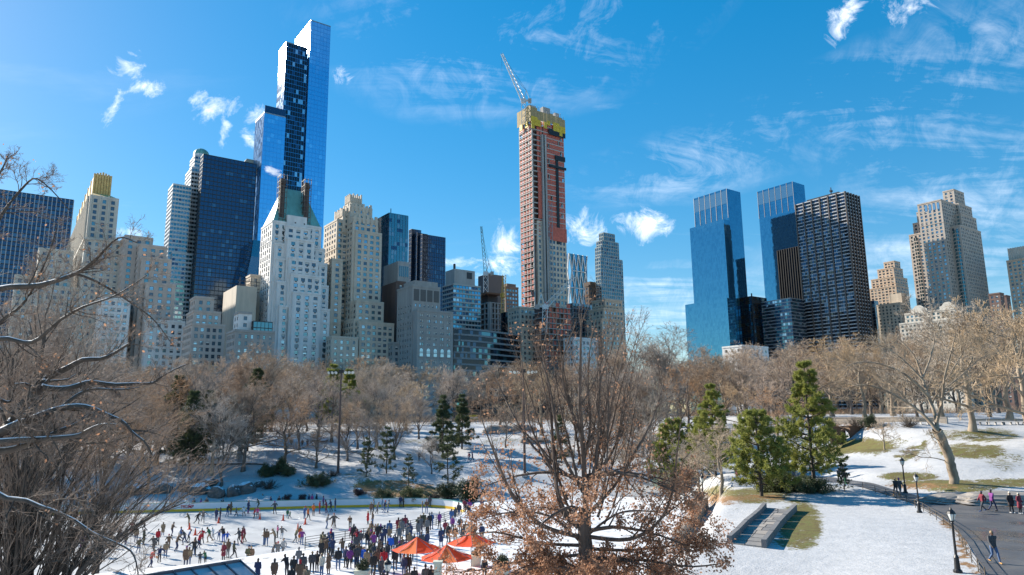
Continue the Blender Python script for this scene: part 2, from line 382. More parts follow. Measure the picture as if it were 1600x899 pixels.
# patches where grass or leaf litter shows: px, py, radius px x, radius px y, strength
BARE = [(1250, 820, 38, 40, .95), (1240, 850, 35, 14, .8), (1120, 770, 40, 14, .8), (1180, 775, 60, 14, .9), (1350, 697, 55, 12, 1.0), (1300, 705, 30, 10, .9), (1395, 690, 30, 8, .6), (1520, 705, 60, 14, .8), (1540, 680, 60, 12, .8), (1480, 680, 35, 10, .7),
        (1570, 720, 40, 18, .6), (1450, 700, 40, 20, .35), (1420, 745, 50, 8, .9), (1470, 757, 80, 7, 1.0), (1570, 755, 60, 8, .9), (1500, 765, 60, 8, .8), (1412, 718, 10, 4, .9), (1422, 713, 10, 4, .9), (1432, 707, 9, 4, .9), (1440, 700, 7, 5, .9), (1445, 692, 5, 5, .9), (1400, 712, 9, 3, .8), (1412, 706, 9, 3, .8), (1424, 700, 9, 3, .8), (700, 685, 36, 6, .8), (650, 690, 30, 5, .6), (790, 690, 60, 8, .5), (600, 760, 60, 12, .8), (660, 770, 70, 10, .9), (560, 745, 30, 10, .6), (1130, 800, 40, 25, .35),
        (780, 640, 120, 8, .7), (900, 650, 100, 8, .6), (1000, 690, 60, 10, .5), (1390, 790, 45, 12, .3), (330, 740, 40, 14, .4), (480, 690, 60, 12, .3)]
LITTER = [(1505, 850, 12, 45, .9), (1480, 812, 14, 16, .9), (1525, 893, 10, 12, .9), (1458, 800, 14, 5, .7), (1120, 782, 45, 10, .8), (1190, 778, 50, 7, .7), (1550, 792, 60, 5, .9), (1440, 760, 70, 6, .7), (1340, 665, 60, 10, .7), (1130, 640, 60, 10, .5), (620, 765, 70, 14, .8), (780, 655, 60, 5, .7)]
def build_ground():
    ys = np.concatenate([np.arange(-40, 20, 2.5), np.arange(20, 36, 1.2), np.arange(36, 130, .85), np.arange(130, 200, 1.8), np.arange(200, 345, 5), [360, 420, 520, 700, 1000, 2000, 5000, 9000]])
    xs = np.concatenate([[-9000, -4000, -1500, -700, -420, -330, -260, -220, -180], np.arange(-160, -118, 4), np.arange(-118, 118, .95), np.arange(118, 160, 4), [160, 180, 220, 260, 330, 420, 700, 1500, 4000, 9000]])
    X, Y = np.meshgrid(xs, ys); far = np.clip((np.hypot(X, np.maximum(Y, 0)) - 300) / 120, 0, 1)
    Z = ground_h(np.clip(X, -300, 300), np.clip(Y, -60, 350)); Z = Z * (1 - far) + 12.0 * far
    ny, nx = X.shape; idx = np.arange(ny * nx).reshape(ny, nx)
    F = np.stack([idx[:-1, :-1], idx[:-1, 1:], idx[1:, 1:], idx[1:, :-1]], -1).reshape(-1, 4)
    me = np_mesh('ground', np.stack([X, Y, Z], -1), [F], [SNOWMAT], smooth=True)
    M = np.array(CAMROT.transposed()); V = np.stack([X, Y, Z - CAMZ], -1).reshape(-1, 3) @ M.T
    ok = V[:, 2] < -5; w = np.where(ok, -V[:, 2], 1); PX = 800 + FPX * V[:, 0] / w; PY = 449.5 - FPX * V[:, 1] / w
    for nm, lst in (('bare', BARE), ('litter', LITTER)):
        a = np.zeros(len(V), np.float32)
        for (px, py, rx, ry, s) in lst:
            e = ((PX - px) / rx) ** 2 + ((PY - py) / ry) ** 2; a = np.maximum(a, np.where(ok, s * np.clip(1.3 - e * .75, 0, 1), 0))
        if nm == 'bare':
            a = np.maximum(a, .25 * ok * (Y.ravel() > 104)); a = np.maximum(a, np.where(Y.ravel() > 215, .5, 0)); a = np.maximum(a, np.where((Y.ravel() > 95) & (X.ravel() > 38), .3, 0))
        at_ = me.attributes.new(nm, 'FLOAT', 'POINT'); at_.data.foreach_set('value', a.astype(np.float32))
    tag(linkobj('ground', me), 'snow covered park ground with grass showing through', None, kind='structure')
build_ground()

# ice sheet
def build_ice():
    m, nt, p = nodemat('rink_ice'); tc = nt.nodes.new('ShaderNodeTexCoord'); v = tc.outputs['Object']
    mp = nt.nodes.new('ShaderNodeMapping'); mp.inputs['Rotation'].default_value = (0, 0, .4); mp.inputs['Scale'].default_value = (.25, 2.2, 1); nt.links.new(v, mp.inputs[0])
    c1 = ramp(nt, tnoise(nt, v, .16, 6), [(.3, (.41, .415, .42)), (.6, (.55, .55, .55))]); s = tnoise(nt, mp.outputs[0], 2.5, 6, .7)
    c = mixc(nt, nmath(nt, 'MULTIPLY', nmath(nt, 'SUBTRACT', s, .55, True), 2.0, True), c1, (.64, .645, .65))
    nt.links.new(c, p.inputs['Base Color']); nt.links.new(ramp(nt, tnoise(nt, v, .3), [(.3, (.28, .28, .28)), (.7, (.6, .6, .6))]), p.inputs['Roughness'])
    p.inputs['Specular IOR Level'].default_value = .3
    b = nt.nodes.new('ShaderNodeBump'); b.inputs['Strength'].default_value = .1; nt.links.new(s, b.inputs['Height']); nt.links.new(b.outputs[0], p.inputs['Normal'])
    bm = MB(); bm.add([(x, y, .0) for x, y in RINK], [tuple(range(len(RINK)))])
    o = bm.build('rink_ice', m); tag(o, 'white scuffed ice sheet of the outdoor rink', kind='structure')
    if o.data.polygons[0].normal.z < 0: o.data.flip_normals()
build_ice()
# terrace paving, thin trodden snow
def build_terrace():
    m, nt, p = nodemat('trodden_snow'); tc = nt.nodes.new('ShaderNodeTexCoord'); v = tc.outputs['Object']
    n = tnoise(nt, v, .7, 8, .7)
    c = ramp(nt, n, [(.36, (.28, .27, .26)), (.45, (.58, .59, .61)), (.55, (.76, .77, .79))]); nt.links.new(c, p.inputs['Base Color']); p.inputs['Roughness'].default_value = .7
    bm = MB(); bm.add([(x, y, TERR_Z + .03) for x, y in TERRACE], [tuple(range(len(TERRACE)))])
    # step down to the ice along the near rim
    rim = RIM
    for (a, b) in zip(rim, rim[1:]): bm.quad((*a, -.2), (*b, -.2), (*b, TERR_Z + .03), (*a, TERR_Z + .03))
    o = bm.build('terrace_pavement', m); tag(o, 'trodden snow on the paved terrace beside the rink', kind='structure')
    if o.data.polygons[0].normal.z < 0: o.data.flip_normals()
build_terrace()

# asphalt path on the right: rows of (y, left edge x, right edge x)
PATHROWS = [(30, 19, 84), (34, 21.5, 84), (40, 25, 82), (45, 28, 80), (50.5, 30.8, 77), (56, 33.4, 73), (60, 35.0, 66), (62.5, 35.9, 58), (64.3, 36.5, 48), (66, 37.0, 42.6), (69, 37.8, 41.2), (72, 38.3, 40.9), (77, 38.9, 41.6), (82, 38.9, 41.6), (88, 38.4, 41.2), (94, 37.2, 40.1), (100, 36.2, 39), (110, 36, 38.6)]
def smoothline(pts, n=10):
    P = [Vector(p) for p in pts]; out = []
    for i in range(len(P) - 1):
        p0, p1, p2, p3 = P[max(i - 1, 0)], P[i], P[i + 1], P[min(i + 2, len(P) - 1)]
        for k in range(n):
            t = k / n; out.append(.5 * ((2 * p1) + (p2 - p0) * t + (2 * p0 - 5 * p1 + 4 * p2 - p3) * t * t + (3 * p1 - p0 - 3 * p2 + p3) * t ** 3))
    out.append(P[-1]); return out
def strip(name, pts, mats, lift=.04, cross=8, n=10):
    """pts (x, y, halfwidth) -> sheet following the ground"""
    S = smoothline(pts, n); V = []
    for i, p in enumerate(S):
        q = S[min(i + 1, len(S) - 1)] - S[max(i - 1, 0)]; t = Vector((q.x, q.y)).normalized(); nrm = Vector((t.y, -t.x))
        for k in range(cross + 1):
            s = (k / cross * 2 - 1) * p.z; V.append((p.x + nrm.x * s, p.y + nrm.y * s))
    V = np.array(V); Z = ground_h(V[:, 0], V[:, 1]) + lift; idx = np.arange(len(V)).reshape(-1, cross + 1)
    F = np.stack([idx[:-1, :-1], idx[:-1, 1:], idx[1:, 1:], idx[1:, :-1]], -1).reshape(-1, 4)
    me = np_mesh(name, np.column_stack([V, Z]), [F], mats, smooth=True)
    if me.polygons[0].normal.z < 0: me.flip_normals()
    return linkobj(name, me)
def asphalt():
    m, nt, p = nodemat('wet_asphalt'); tc = nt.nodes.new('ShaderNodeTexCoord'); v = tc.outputs['Object']
    n = tnoise(nt, v, .35, 6); n2 = tnoise(nt, v, 30, 3)
    c = ramp(nt, n, [(.3, (.055, .055, .06)), (.55, (.09, .088, .09)), (.75, (.13, .125, .12))])
    c = mixc(nt, nmath(nt, 'MULTIPLY', n2, .3), c, (.16, .15, .145)); nt.links.new(c, p.inputs['Base Color'])
    nt.links.new(ramp(nt, tnoise(nt, v, .25), [(.4, (.22, .22, .22)), (.6, (.75, .75, .75))]), p.inputs['Roughness'])
    return m
def build_path():
    S = smoothline(PATHROWS, 6); V = []; cross = 22
    for p in S:
        for k in range(cross + 1): V.append((p.y + (p.z - p.y) * k / cross, p.x))
    V = np.array(V); Z = ground_h(V[:, 0], V[:, 1]) + .045; idx = np.arange(len(V)).reshape(-1, cross + 1)
    F = np.stack([idx[:-1, :-1], idx[:-1, 1:], idx[1:, 1:], idx[1:, :-1]], -1).reshape(-1, 4)
    tag(linkobj('asphalt_path', np_mesh('asphalt_path', np.column_stack([V, Z]), [F], [asphalt()], smooth=True)), 'dark damp asphalt path curving past the lawn', kind='structure')
build_path()

# ------------------------------------------------------------------ buildings
GRID = R(36.0)
U = Vector((math.cos(GRID), math.sin(GRID))); V_ = Vector((-math.sin(GRID), math.cos(GRID)))
def glassmat(name, color, rough=.06, metal=.85, bump=.0):
    return mat(name, color, rough=rough, metal=metal, bump=bump, bscale=.12 if bump else None, var=.0)
WIN_MATS = [glassmat('window_glass_dark', (.10, .14, .18), .08, .6), glassmat('window_glass_sky', (.30, .42, .50), .06, .85), mat('window_blind', (.62, .62, .58), .7), glassmat('window_glass_teal', (.16, .30, .34), .1, .7)]
FRAME_MAT = mat('window_frame', (.10, .10, .11), .5); FRAME_LIGHT = mat('window_frame_pale', (.5, .5, .48), .6)
_wm = {}
def window_mesh(kind):
    """unit window in the x-z plane facing -y: frame, meeting rail and two sashes; kind picks the panes"""
    if kind in _wm: return _wm[kind]
    b = MB(); t = .07
    b.box(0, t, -.02, .05, 0, 1, 1); b.box(1 - t, 1, -.02, .05, 0, 1, 1); b.box(t, 1 - t, -.02, .05, 0, t, 1); b.box(t, 1 - t, -.02, .05, 1 - t, 1, 1); b.box(t, 1 - t, -.01, .05, .48, .53, 1)
    lo, hi = {0: (0, 0), 1: (1, 1), 2: (0, 2), 3: (3, 3), 4: (2, 2), 5: (1, 2)}[kind]
    remap = {0: 0, 1: 2, 2: 3, 3: 4}
    b.quad((t, .03, t), (1 - t, .03, t), (1 - t, .03, .5), (t, .03, .5), remap[lo]); b.quad((t, .03, .5), (1 - t, .03, .5), (1 - t, .03, 1 - t), (t, .03, 1 - t), remap[hi])
    _wm[kind] = b.mesh('window', [WIN_MATS[0], FRAME_MAT, WIN_MATS[1], WIN_MATS[2], WIN_MATS[3]])
    return _wm[kind]
WSEED = random.Random(11)

class Building:
    """local frame: u along the front (right-hand) face, v along the left face away from the viewer, corner at the origin"""
    def __init__(s, name, label, D, xc, yc, rot=36.0, base=9.0):
        s.name = name; d = ray(xc, yc); s.O = Vector((d.x / d.y * D, D)); s.rot = R(rot); s.base = base
        s.u = Vector((math.cos(s.rot), math.sin(s.rot))); s.v = Vector((-math.sin(s.rot), math.cos(s.rot)))
        s.e = empty(name, (s.O.x, s.O.y, base), s.rot); tag(s.e, label, 'building')
        s.wins = []; s.parts = {}
    # pixel -> local
    def _uv(s, p): q = Vector((p.x, p.y)) - s.O; return q.dot(s.u), q.dot(s.v)
    def on_v(s, px, py, v):           # point of the plane v = const seen at pixel column
        d = ray(px, py); d2 = Vector((d.x, d.y)); o = s.O + s.v * v; t = o.dot(s.v) / d2.dot(s.v); p = d2 * t
        return (p - s.O).dot(s.u), t
    def on_u(s, px, py, u):
        d = ray(px, py); d2 = Vector((d.x, d.y)); o = s.O + s.u * u; t = o.dot(s.u) / d2.dot(s.u); p = d2 * t
        return (p - s.O).dot(s.v), t
    def zpix(s, px, py, u=0, v=0):
        p = s.O + s.u * u + s.v * v; d = ray(px, py); k = math.hypot(p.x, p.y) / math.hypot(d.x, d.y)
        return CAMZ + d.z * k - s.base
    def tier(s, xl, xc, xr, yt, set_=0.0, L=None, yb=None):
        """solve a box from pixel columns: left end, corner, right end, top row at the corner. returns u0,u1,v0,v1,ztop,zbot"""
        u0, t = s.on_v(xc, yt, set_); u1, _ = s.on_v(xr, yt, set_)
        if L is None: v1, _ = s.on_u(xl, yt, u0)
        else: v1 = set_ + L
        zt = s.zpix(xc, yt, u0, set_); zb = 0.0 if yb is None else s.zpix(xc, yb, u0, set_)
        return [u0, u1, set_, v1, zt, zb]
    def mb(s, part):
        return s.parts.setdefault(part, MB())
    def plain(s, T, part='wall', mi=0, skip=()):
        u0, u1, v0, v1, z1, z0 = T; b = s.mb(part)
        if 'f' not in skip: b.quad((u0, v0, z0), (u1, v0, z0), (u1, v0, z1), (u0, v0, z1), mi)
        if 'l' not in skip: b.quad((u0, v1, z0), (u0, v0, z0), (u0, v0, z1), (u0, v1, z1), mi)
        b.quad((u1, v0, z0), (u1, v1, z0), (u1, v1, z1), (u1, v0, z1), mi); b.quad((u1, v1, z0), (u0, v1, z0), (u0, v1, z1), (u1, v1, z1), mi)
        b.quad((u0, v0, z1), (u1, v0, z1), (u1, v1, z1), (u0, v1, z1), mi)
    def face(s, T, which):
        u0, u1, v0, v1, z1, z0 = T
        if which == 'f': return Vector((u0, v0, 0)), Vector((1, 0, 0)), Vector((0, -1, 0)), u1 - u0
        return Vector((u0, v1, 0)), Vector((0, -1, 0)), Vector((-1, 0, 0)), v1 - v0
    def masonry(s, T, bay=3.4, fh=3.5, ww=1.75, wh=2.0, rec=.3, faces='fl', margin=.8, top=1.2, part='wall', mi=0, kinds=(0, 0, 1, 2, 3, 5), cornice=.35, bands=7, pier=0.0, pair=False, sills=False, mi_cor=0, ac=0.0):
        """walls with recessed window openings on the visible faces"""
        s.plain(T, part, mi, skip=faces); u0, u1, v0, v1, z1, z0 = T; b = s.mb(part)
        zlow = max(z0, 8.0)                      # nothing shows below the trees
        for wch in faces:
            P, h, n, W = s.face(T, wch)
            if W < 2: 
                b.quad(P + Vector((0, 0, z0)), P + h * W + Vector((0, 0, z0)), P + h * W + Vector((0, 0, z1)), P + Vector((0, 0, z1)), mi); continue
            nc = max(1, int(round((W - 2 * margin) / bay))); cw = (W - 2 * margin) / nc; nr = max(1, int((z1 - top - zlow) / fh)); zt = z1 - top; zs = zt - nr * fh
            def q(x0, x1, za, zb, off=0.0, m_=mi):
                o = n * off
                b.quad(P + h * x0 + o + Vector((0, 0, za)), P + h * x1 + o + Vector((0, 0, za)), P + h * x1 + o + Vector((0, 0, zb)), P + h * x0 + o + Vector((0, 0, zb)), m_)
            q(0, W, z0, zs); q(0, W, zt, z1); q(0, margin, zs, zt); q(W - margin, W, zs, zt)
            w_ = min(ww, cw * .82); hh = min(wh, fh * .8)
            for c in range(nc):
                xs = margin + c * cw
                offs = [(cw - w_) / 2] if not pair else [cw / 2 - w_ - .12, cw / 2 + .12]
                xa = xs + offs[0]; xb = xs + offs[-1] + w_
                q(xs, xa, zs, zt); q(xb, xs + cw, zs, zt)
                if pair: q(xs + offs[0] + w_, xs + offs[1], zs, zt)
                for r in range(nr):
                    za = zs + r * fh + (fh - hh) * .55; zb = za + hh
                    for of in offs:
                        a0, a1 = xs + of, xs + of + w_
                        q(a0, a1, zs + r * fh, za); q(a0, a1, zb, zs + (r + 1) * fh)
                        A, B_ = P + h * a0, P + h * a1; I = -n * rec
                        for (p, q_, e, f) in ((A, za, A, zb), (B_, zb, B_, za)):
                            b.quad(p + Vector((0, 0, q_)), p + I + Vector((0, 0, q_)), p + I + Vector((0, 0, f)), p + Vector((0, 0, f)), mi)
                        b.quad(A + Vector((0, 0, za)), B_ + Vector((0, 0, za)), B_ + I + Vector((0, 0, za)), A + I + Vector((0, 0, za)), mi)
                        b.quad(A + Vector((0, 0, zb)), A + I + Vector((0, 0, zb)), B_ + I + Vector((0, 0, zb)), B_ + Vector((0, 0, zb)), mi)
                        s.wins.append((A + I * .8 + Vector((0, 0, za)), wch, w_, hh, WSEED.choice(kinds)))
                        if ac and WSEED.random() < ac: s.box_on(P, h, n, (a0 + a1) / 2 - .42, (a0 + a1) / 2 + .42, za - .62, za - .04, .3, 'air_conditioner')
                        if sills:
                            s.box_on(P, h, n, a0 - .15, a1 + .15, za - .22, za, .18, 'sill', mi_cor)
                if pier: s.box_on(P, h, n, xs - .3, xs + .3, zs, z1 + .4, pier, 'pier', mi_cor)
            if bands:
                for r in range(0, nr, bands): s.box_on(P, h, n, 0, W, zs + r * fh - .2, zs + r * fh + .25, .22, 'cornice', mi_cor)
            if cornice:
                s.box_on(P, h, n, -.0, W, z1 - .7, z1 + .5, cornice, 'cornice', mi_cor)
    def box_on(s, P, h, n, x0, x1, z0, z1, out, part, mi=0, inn=.05):
        b = s.mb(part); a = P + h * x0 - n * inn; c = P + h * x1 - n * inn; o = n * (out + inn)
        vs = [a, c, c + o, a + o]; vv = [tuple(p + Vector((0, 0, z0))) for p in vs] + [tuple(p + Vector((0, 0, z1))) for p in vs]
        b.add(vv, [(0, 1, 2, 3), (7, 6, 5, 4), (0, 4, 5, 1), (1, 5, 6, 2), (2, 6, 7, 3), (3, 7, 4, 0)], mi)
    def curtain(s, T, bay=2.6, fh=3.9, faces='fl', mi=(0,), tilt=.004, mull=.12, band=.5, vfin=.16, part='glazing', bandmi=0, finmi=0, recess=0.0, wall_mi=0, vevery=1, hevery=1, zmin=8.0, band_out=.08, weights=None, fins=True, skip=None):
        """glass skin: every panel its own quad, a hair out of true, behind fins and floor bands"""
        s.plain(T, 'wall', wall_mi, skip=skip or faces); u0, u1, v0, v1, z1, z0 = T; g = s.mb(part); rnd = WSEED
        zl = max(z0, zmin)
        for wch in faces:
            P, h, n, W = s.face(T, wch); nc = max(1, int(round(W / bay))); cw = W / nc; nr = max(1, int(round((z1 - zl) / fh))); rh = (z1 - zl) / nr
            if z0 < zl: s.mb('wall').quad(P + Vector((0, 0, z0)), P + h * W + Vector((0, 0, z0)), P + h * W + Vector((0, 0, zl)), P + Vector((0, 0, zl)), wall_mi)
            for r in range(nr):
                za = zl + r * rh; zb = za + rh
                for c in range(nc):
                    a = P + h * (c * cw); e = P + h * ((c + 1) * cw); t1 = rnd.uniform(-tilt, tilt) * cw; t2 = rnd.uniform(-tilt, tilt) * rh
                    m_ = mi[0] if len(mi) == 1 else rnd.choices(mi, weights)[0]
                    g.quad(a - n * (.06 + t1) + Vector((0, 0, za)), e - n * (.06 - t1) + Vector((0, 0, za)), e - n * (.06 - t1 + t2) + Vector((0, 0, zb)), a - n * (.06 + t1 + t2) + Vector((0, 0, zb)), m_)
            if band:
                for r in range(0, nr + 1, hevery): s.box_on(P, h, n, 0, W, zl + r * rh - band / 2, zl + r * rh + band / 2, band_out, 'floor_band', bandmi, inn=.2)
            if fins:
                for c in range(0, nc + 1, vevery): s.box_on(P, h, n, c * cw - mull / 2, c * cw + mull / 2, zl, z1 + .02, vfin, 'mullion', finmi, inn=.2)
    def finish(s, mats, single=0, win_group=None, frame=None):
        """mats: part -> list of materials; single: how many windows become objects of their own"""
        for part, b in s.parts.items():
            m = mats.get(part) or mats.get('wall'); o = b.build(part, m, s.e)
            if part in ('glazing', 'mullion', 'floor_band', 'sill', 'pier', 'cornice', 'air_conditioner', 'slab', 'column', 'netting', 'railing', 'louvre'): o['kind'] = 'stuff'
        if not s.wins: return
        ca, sa = math.cos(s.rot), math.sin(s.rot)
        def vis(w):
            p = w[0]; x = s.O.x + ca * p.x - sa * p.y; y = s.O.y + sa * p.x + ca * p.y; px, py = proj((x, y, s.base + p.z))
            fx = abs((1 if w[1] == 'f' else .35)); ok = (-20 < px < 1620) and py < 590
            return (0 if ok else 1, -fx * w[2] * w[3], -p.z)
        order = sorted(s.wins, key=vis)
        if single:
            for (p, wch, w, h, k) in order[:single]:
                o = bpy.data.objects.new('window', window_mesh(k)); COL.objects.link(o); o.parent = s.e; o.location = p
                o.rotation_euler = (0, 0, 0 if wch == 'f' else -math.pi / 2); o.scale = (w, 1, h)
        rest = order[single:]
        if rest:
            V = []; F = []; MI = []
            for (p, wch, w, h, k) in rest:
                me = _rawwin(k); M = me[0].copy(); M = M * np.array([w, 1, h])
                if wch == 'l': M = np.stack([M[:, 1], -M[:, 0], M[:, 2]], 1)
                b0 = sum(len(v) for v in V) if False else None
                V.append(M + np.array(p)); MI.append(me[2]); F.append(me[1])
            off = np.cumsum([0] + [len(v) for v in V[:-1]])
            me = np_mesh('window_rows', np.concatenate(V), [np.concatenate([f + o for f, o in zip(F, off)])], [WIN_MATS[0], FRAME_MAT, WIN_MATS[1], WIN_MATS[2], WIN_MATS[3]], np.concatenate(MI))
            tag(linkobj('window_rows', me, s.e), kind='stuff')
_rw = {}
def _rawwin(k):
    """lighter version of the same window for the rows too small to pick apart"""
    if k in _rw: return _rw[k]
    t = .07; lo, hi = {0: (0, 0), 1: (1, 1), 2: (0, 2), 3: (3, 3), 4: (2, 2), 5: (1, 2)}[k]; rm = {0: 0, 1: 2, 2: 3, 3: 4}
    V = []; F = []; M = []
    def qd(x0, x1, z0, z1, y, m): 
        b = len(V); V.extend([(x0, y, z0), (x1, y, z0), (x1, y, z1), (x0, y, z1)]); F.append((b, b + 1, b + 2, b + 3)); M.append(m)
    qd(0, t, 0, 1, -.02, 1); qd(1 - t, 1, 0, 1, -.02, 1); qd(t, 1 - t, .47, .53, -.02, 1); qd(t, 1 - t, 1 - t, 1, -.02, 1); qd(t, 1 - t, 0, t, -.02, 1)
    qd(t, 1 - t, t, .5, .02, rm[lo]); qd(t, 1 - t, .5, 1 - t, .02, rm[hi])
    _rw[k] = (np.array(V, float), np.array(F), np.array(M)); return _rw[k]

STREAK = (1, 1, .18)
def stone(name, c, var=.14): return mat(name, c, .85, var=var, scale=.35, stretch=STREAK, bump=.15, bscale=2.5)
CREAM = stone('cream_stone', (.54, .50, .44)); WHITEST = stone('white_stone', (.72, .70, .68)); TAN = stone('tan_brick', (.52, .40, .30)); BEIGE = stone('beige_stone', (.54, .46, .37))
GREYST = stone('grey_limestone', (.34, .325, .31)); DARKBRICK = stone('dark_brick', (.10, .075, .07)); PINKST = stone('pinkish_stone', (.50, .42, .37)); CONC = stone('concrete', (.36, .35, .34)); LIMEST = stone('pale_limestone', (.57, .49, .40))
DKMETAL = mat('dark_metal', (.03, .033, .04), .4, .3); STEEL = mat('steel', (.30, .31, .33), .4, .6); BLACKM = mat('black_metal', (.015, .016, .018), .45, .2)
GOLD = mat('gilded_terracotta', (.62, .41, .15), .6, .0, var=.25, scale=.5); COPPER = mat('green_copper', (.16, .40, .37), .6, .1, var=.2, scale=.4, stretch=STREAK)
GL_BLUE = glassmat('blue_glass', (.11, .32, .45), .05, .92); GL_BLUE2 = glassmat('deep_blue_glass', (.09, .28, .41), .05, .92); GL_AZURE = glassmat('azure_glass', (.24, .52, .76), .05, .95); GL_NAVY = glassmat('navy_glass', (.05, .085, .14), .08, .8)
GL_TEAL = glassmat('teal_glass', (.10, .22, .26), .06, .85); GL_GREY = glassmat('grey_glass', (.22, .27, .31), .08, .8); GL_BLACK = glassmat('black_glass', (.03, .035, .045), .06, .75); GL_PALE = glassmat('pale_glass', (.46, .55, .62), .10, .85); GL_BRONZE = glassmat('bronze_glass', (.13, .105, .085), .07, .8)
SPAN_BLUE = glassmat('blue_spandrel', (.33, .61, .84), .1, .92); WHITEP = mat('white_panel', (.62, .64, .66), .4, .0)

def buildings():
    # ---- far-left ribbed slab
    b = Building('office_slab', 'wide dark ribbed office slab at the far left edge behind bare branches', 560, -60, 290)
    T = b.tier(-90, -60, 118, 288, L=40); b.curtain(T, bay=3.2, fh=4.0, faces='f', mi=(0, 1), weights=(3, 1), mull=.7, vfin=.6, band=.9, band_out=.1)
    b.finish({'wall': [DKMETAL], 'glazing': [GL_NAVY, glassmat('navy_glass_pale', (.09, .14, .2), .08, .8)], 'mullion': [STEEL], 'floor_band': [DKMETAL]})  # a random share of the panes is a paler navy
    # ---- cream apartment house, lower left
    b = Building('apartment_house', 'cream stepped apartment house half hidden by branches under the ribbed slab', 400, 62, 385)
    for (xl, xc, xr, yt, st, L, yb) in ((40, 62, 116, 388, 3, 25, None), (22, 46, 128, 445, 0, 30, None), (-6, 24, 60, 430, 6, 30, None)):
        b.masonry(b.tier(xl, xc, xr, yt, st, L), bay=3.6, ww=1.8)
    b.finish({'wall': [CREAM]}, single=40)
    # ---- tower with the gilded crown
    b = Building('gilded_crown_tower', 'cream tower with vertical piers and a gilded crown', 410, 140, 306)
    T = b.tier(114, 141, 187, 304); b.masonry(T, bay=4.1, fh=3.6, ww=2.0, wh=2.3, kinds=(0, 0, 0, 3), cornice=.0, pier=.9, top=1.6, mi_cor=0)
    T2 = b.tier(100, 133, 193, 372, -2.5, yb=None); T2[2] = -2.0; b.masonry(T2, bay=4.1, fh=3.6, ww=1.6, wh=2.0, cornice=.6)
    u0, u1, v0, v1, zt, _ = T; c = b.mb('crown'); w = u1 - u0; l = v1 - v0
    c.frustum(u0 + .8, u1 - .8, v0 + .8, v1 - .8, zt, zt + 8, w * .14, l * .14); k = 6; iu = w * .14 + 1; iv = l * .14 + 1
    c.box(u0 + iu, u1 - iu, v0 + iv, v1 - iv, zt + 8, zt + 21)
    for i in range(k + 1):                                   # flutes of the crown
        x = u0 + iu + (w - 2 * iu) * i / k; c.box(x - .55, x + .55, v0 + iv - .5, v0 + iv + .4, zt + 6, zt + 22.6 - abs(i - 3) * .5)
        y = v0 + iv + (l - 2 * iv) * i / k; c.box(u0 + iu - .5, u0 + iu + .4, y - .55, y + .55, zt + 6, zt + 22.6 - abs(i - 3) * .5)
    b.finish({'wall': [CREAM], 'crown': [GOLD]}, single=150)
    # ---- pinkish stepped block
    b = Building('stepped_apartment_block', 'pinkish beige stepped apartment block with teal windows beside the gilded crown tower', 400, 232, 398)
    for (xl, xc, xr, yt, st, L) in ((183, 196, 240, 368, 14, 22), (205, 218, 262, 382, 6, 18), (192, 222, 269, 402, 2, 20), (188, 228, 275, 442, -2, 24)):
        T = b.tier(xl, xc, xr, yt, st, L); b.masonry(T, bay=4.6, fh=3.6, ww=2.2, wh=2.0, kinds=(3, 3, 1, 0), cornice=.3)
    b.finish({'wall': [PINKST]}, single=120)
    b = Building('white_apartment_block', 'white low apartment block just right of the gilded crown tower base', 385, 168, 470)
    b.masonry(b.tier(150, 160, 205, 465, 0, 25), bay=3.5); b.masonry(b.tier(196, 230, 290, 500, -6, 25), bay=3.6)
    b.finish({'wall': [WHITEST]}, single=40)
    # ---- domed tower
    b = Building('domed_tower', 'slender banded glass tower with a domed top', 560, 303, 250)
    for (xl, xc, xr, yt, st) in ((298, 305, 331, 243, 4), (291, 300, 333, 262, 2), (290, 299, 334, 420, 0), (264, 271, 300, 288, -6), (262, 269, 301, 395, -8)):
        T = b.tier(xl, xc, xr, yt, st); b.curtain(T, bay=2.4, fh=3.5, mi=(0, 1, 2), weights=(5, 3, 1), band=1.5, band_out=.25, mull=.3, vfin=.2)
    T = b.tier(298, 305, 331, 243, 4); u0, u1, v0, v1, zt, _ = T; cu, cv = (u0 + u1) / 2, (v0 + v1) / 2; r = min(u1 - u0, abs(v1 - v0)) / 2
    b.mb('drum').lathe([(r, zt - .5), (r, zt + 4)], 12, (cu, cv, 0)); b.mb('dome').lathe([(r * math.cos(R(a)), zt + 4 + r * .95 * math.sin(R(a))) for a in range(0, 90, 12)] + [(.2, zt + 4 + r)], 12, (cu, cv, 0))
    b.finish({'wall': [WHITEP], 'glazing': [GL_TEAL, GL_GREY, GL_NAVY], 'floor_band': [WHITEP], 'mullion': [WHITEP], 'drum': [WHITEP], 'dome': [COPPER]})
    # ---- dark glass slab
    b = Building('dark_glass_slab', 'dark navy glass slab tower between the domed tower and the tallest tower', 540, 318, 240)
    T = b.tier(314, 318, 402, 241); b.curtain(T, bay=3.0, fh=3.6, mi=(0, 1), weights=(16, 1), band=.7, band_out=.05, mull=.25, vfin=.15)
    T3 = b.tier(372, 378, 404, 236, 12, 18); T3[5] = T[4]; b.mb('roof_housing').frustum(T3[0], T3[1] + 10, 12, 30, T[4], T[4] + 10, 6, 6)
    b.finish({'wall': [GL_BLACK], 'glazing': [GL_NAVY, glassmat('navy_glass_pale', (.09, .14, .2), .08, .8)], 'floor_band': [DKMETAL], 'mullion': [DKMETAL], 'roof_housing': [BEIGE]})
    # ---- tallest tower, three slabs
    b = Building('tallest_glass_tower', 'tallest blue glass tower of stepped slabs, sunlit along its edge', 585, 486, 33)
    mats4 = (0, 1)
    S2 = b.tier(463, 486, 517, 32); b.curtain(S2, bay=3.0, fh=4.2, faces='f', skip='fl', mi=mats4, weights=(16, 1), band=.5, mull=.1, vfin=.1, band_out=.03)
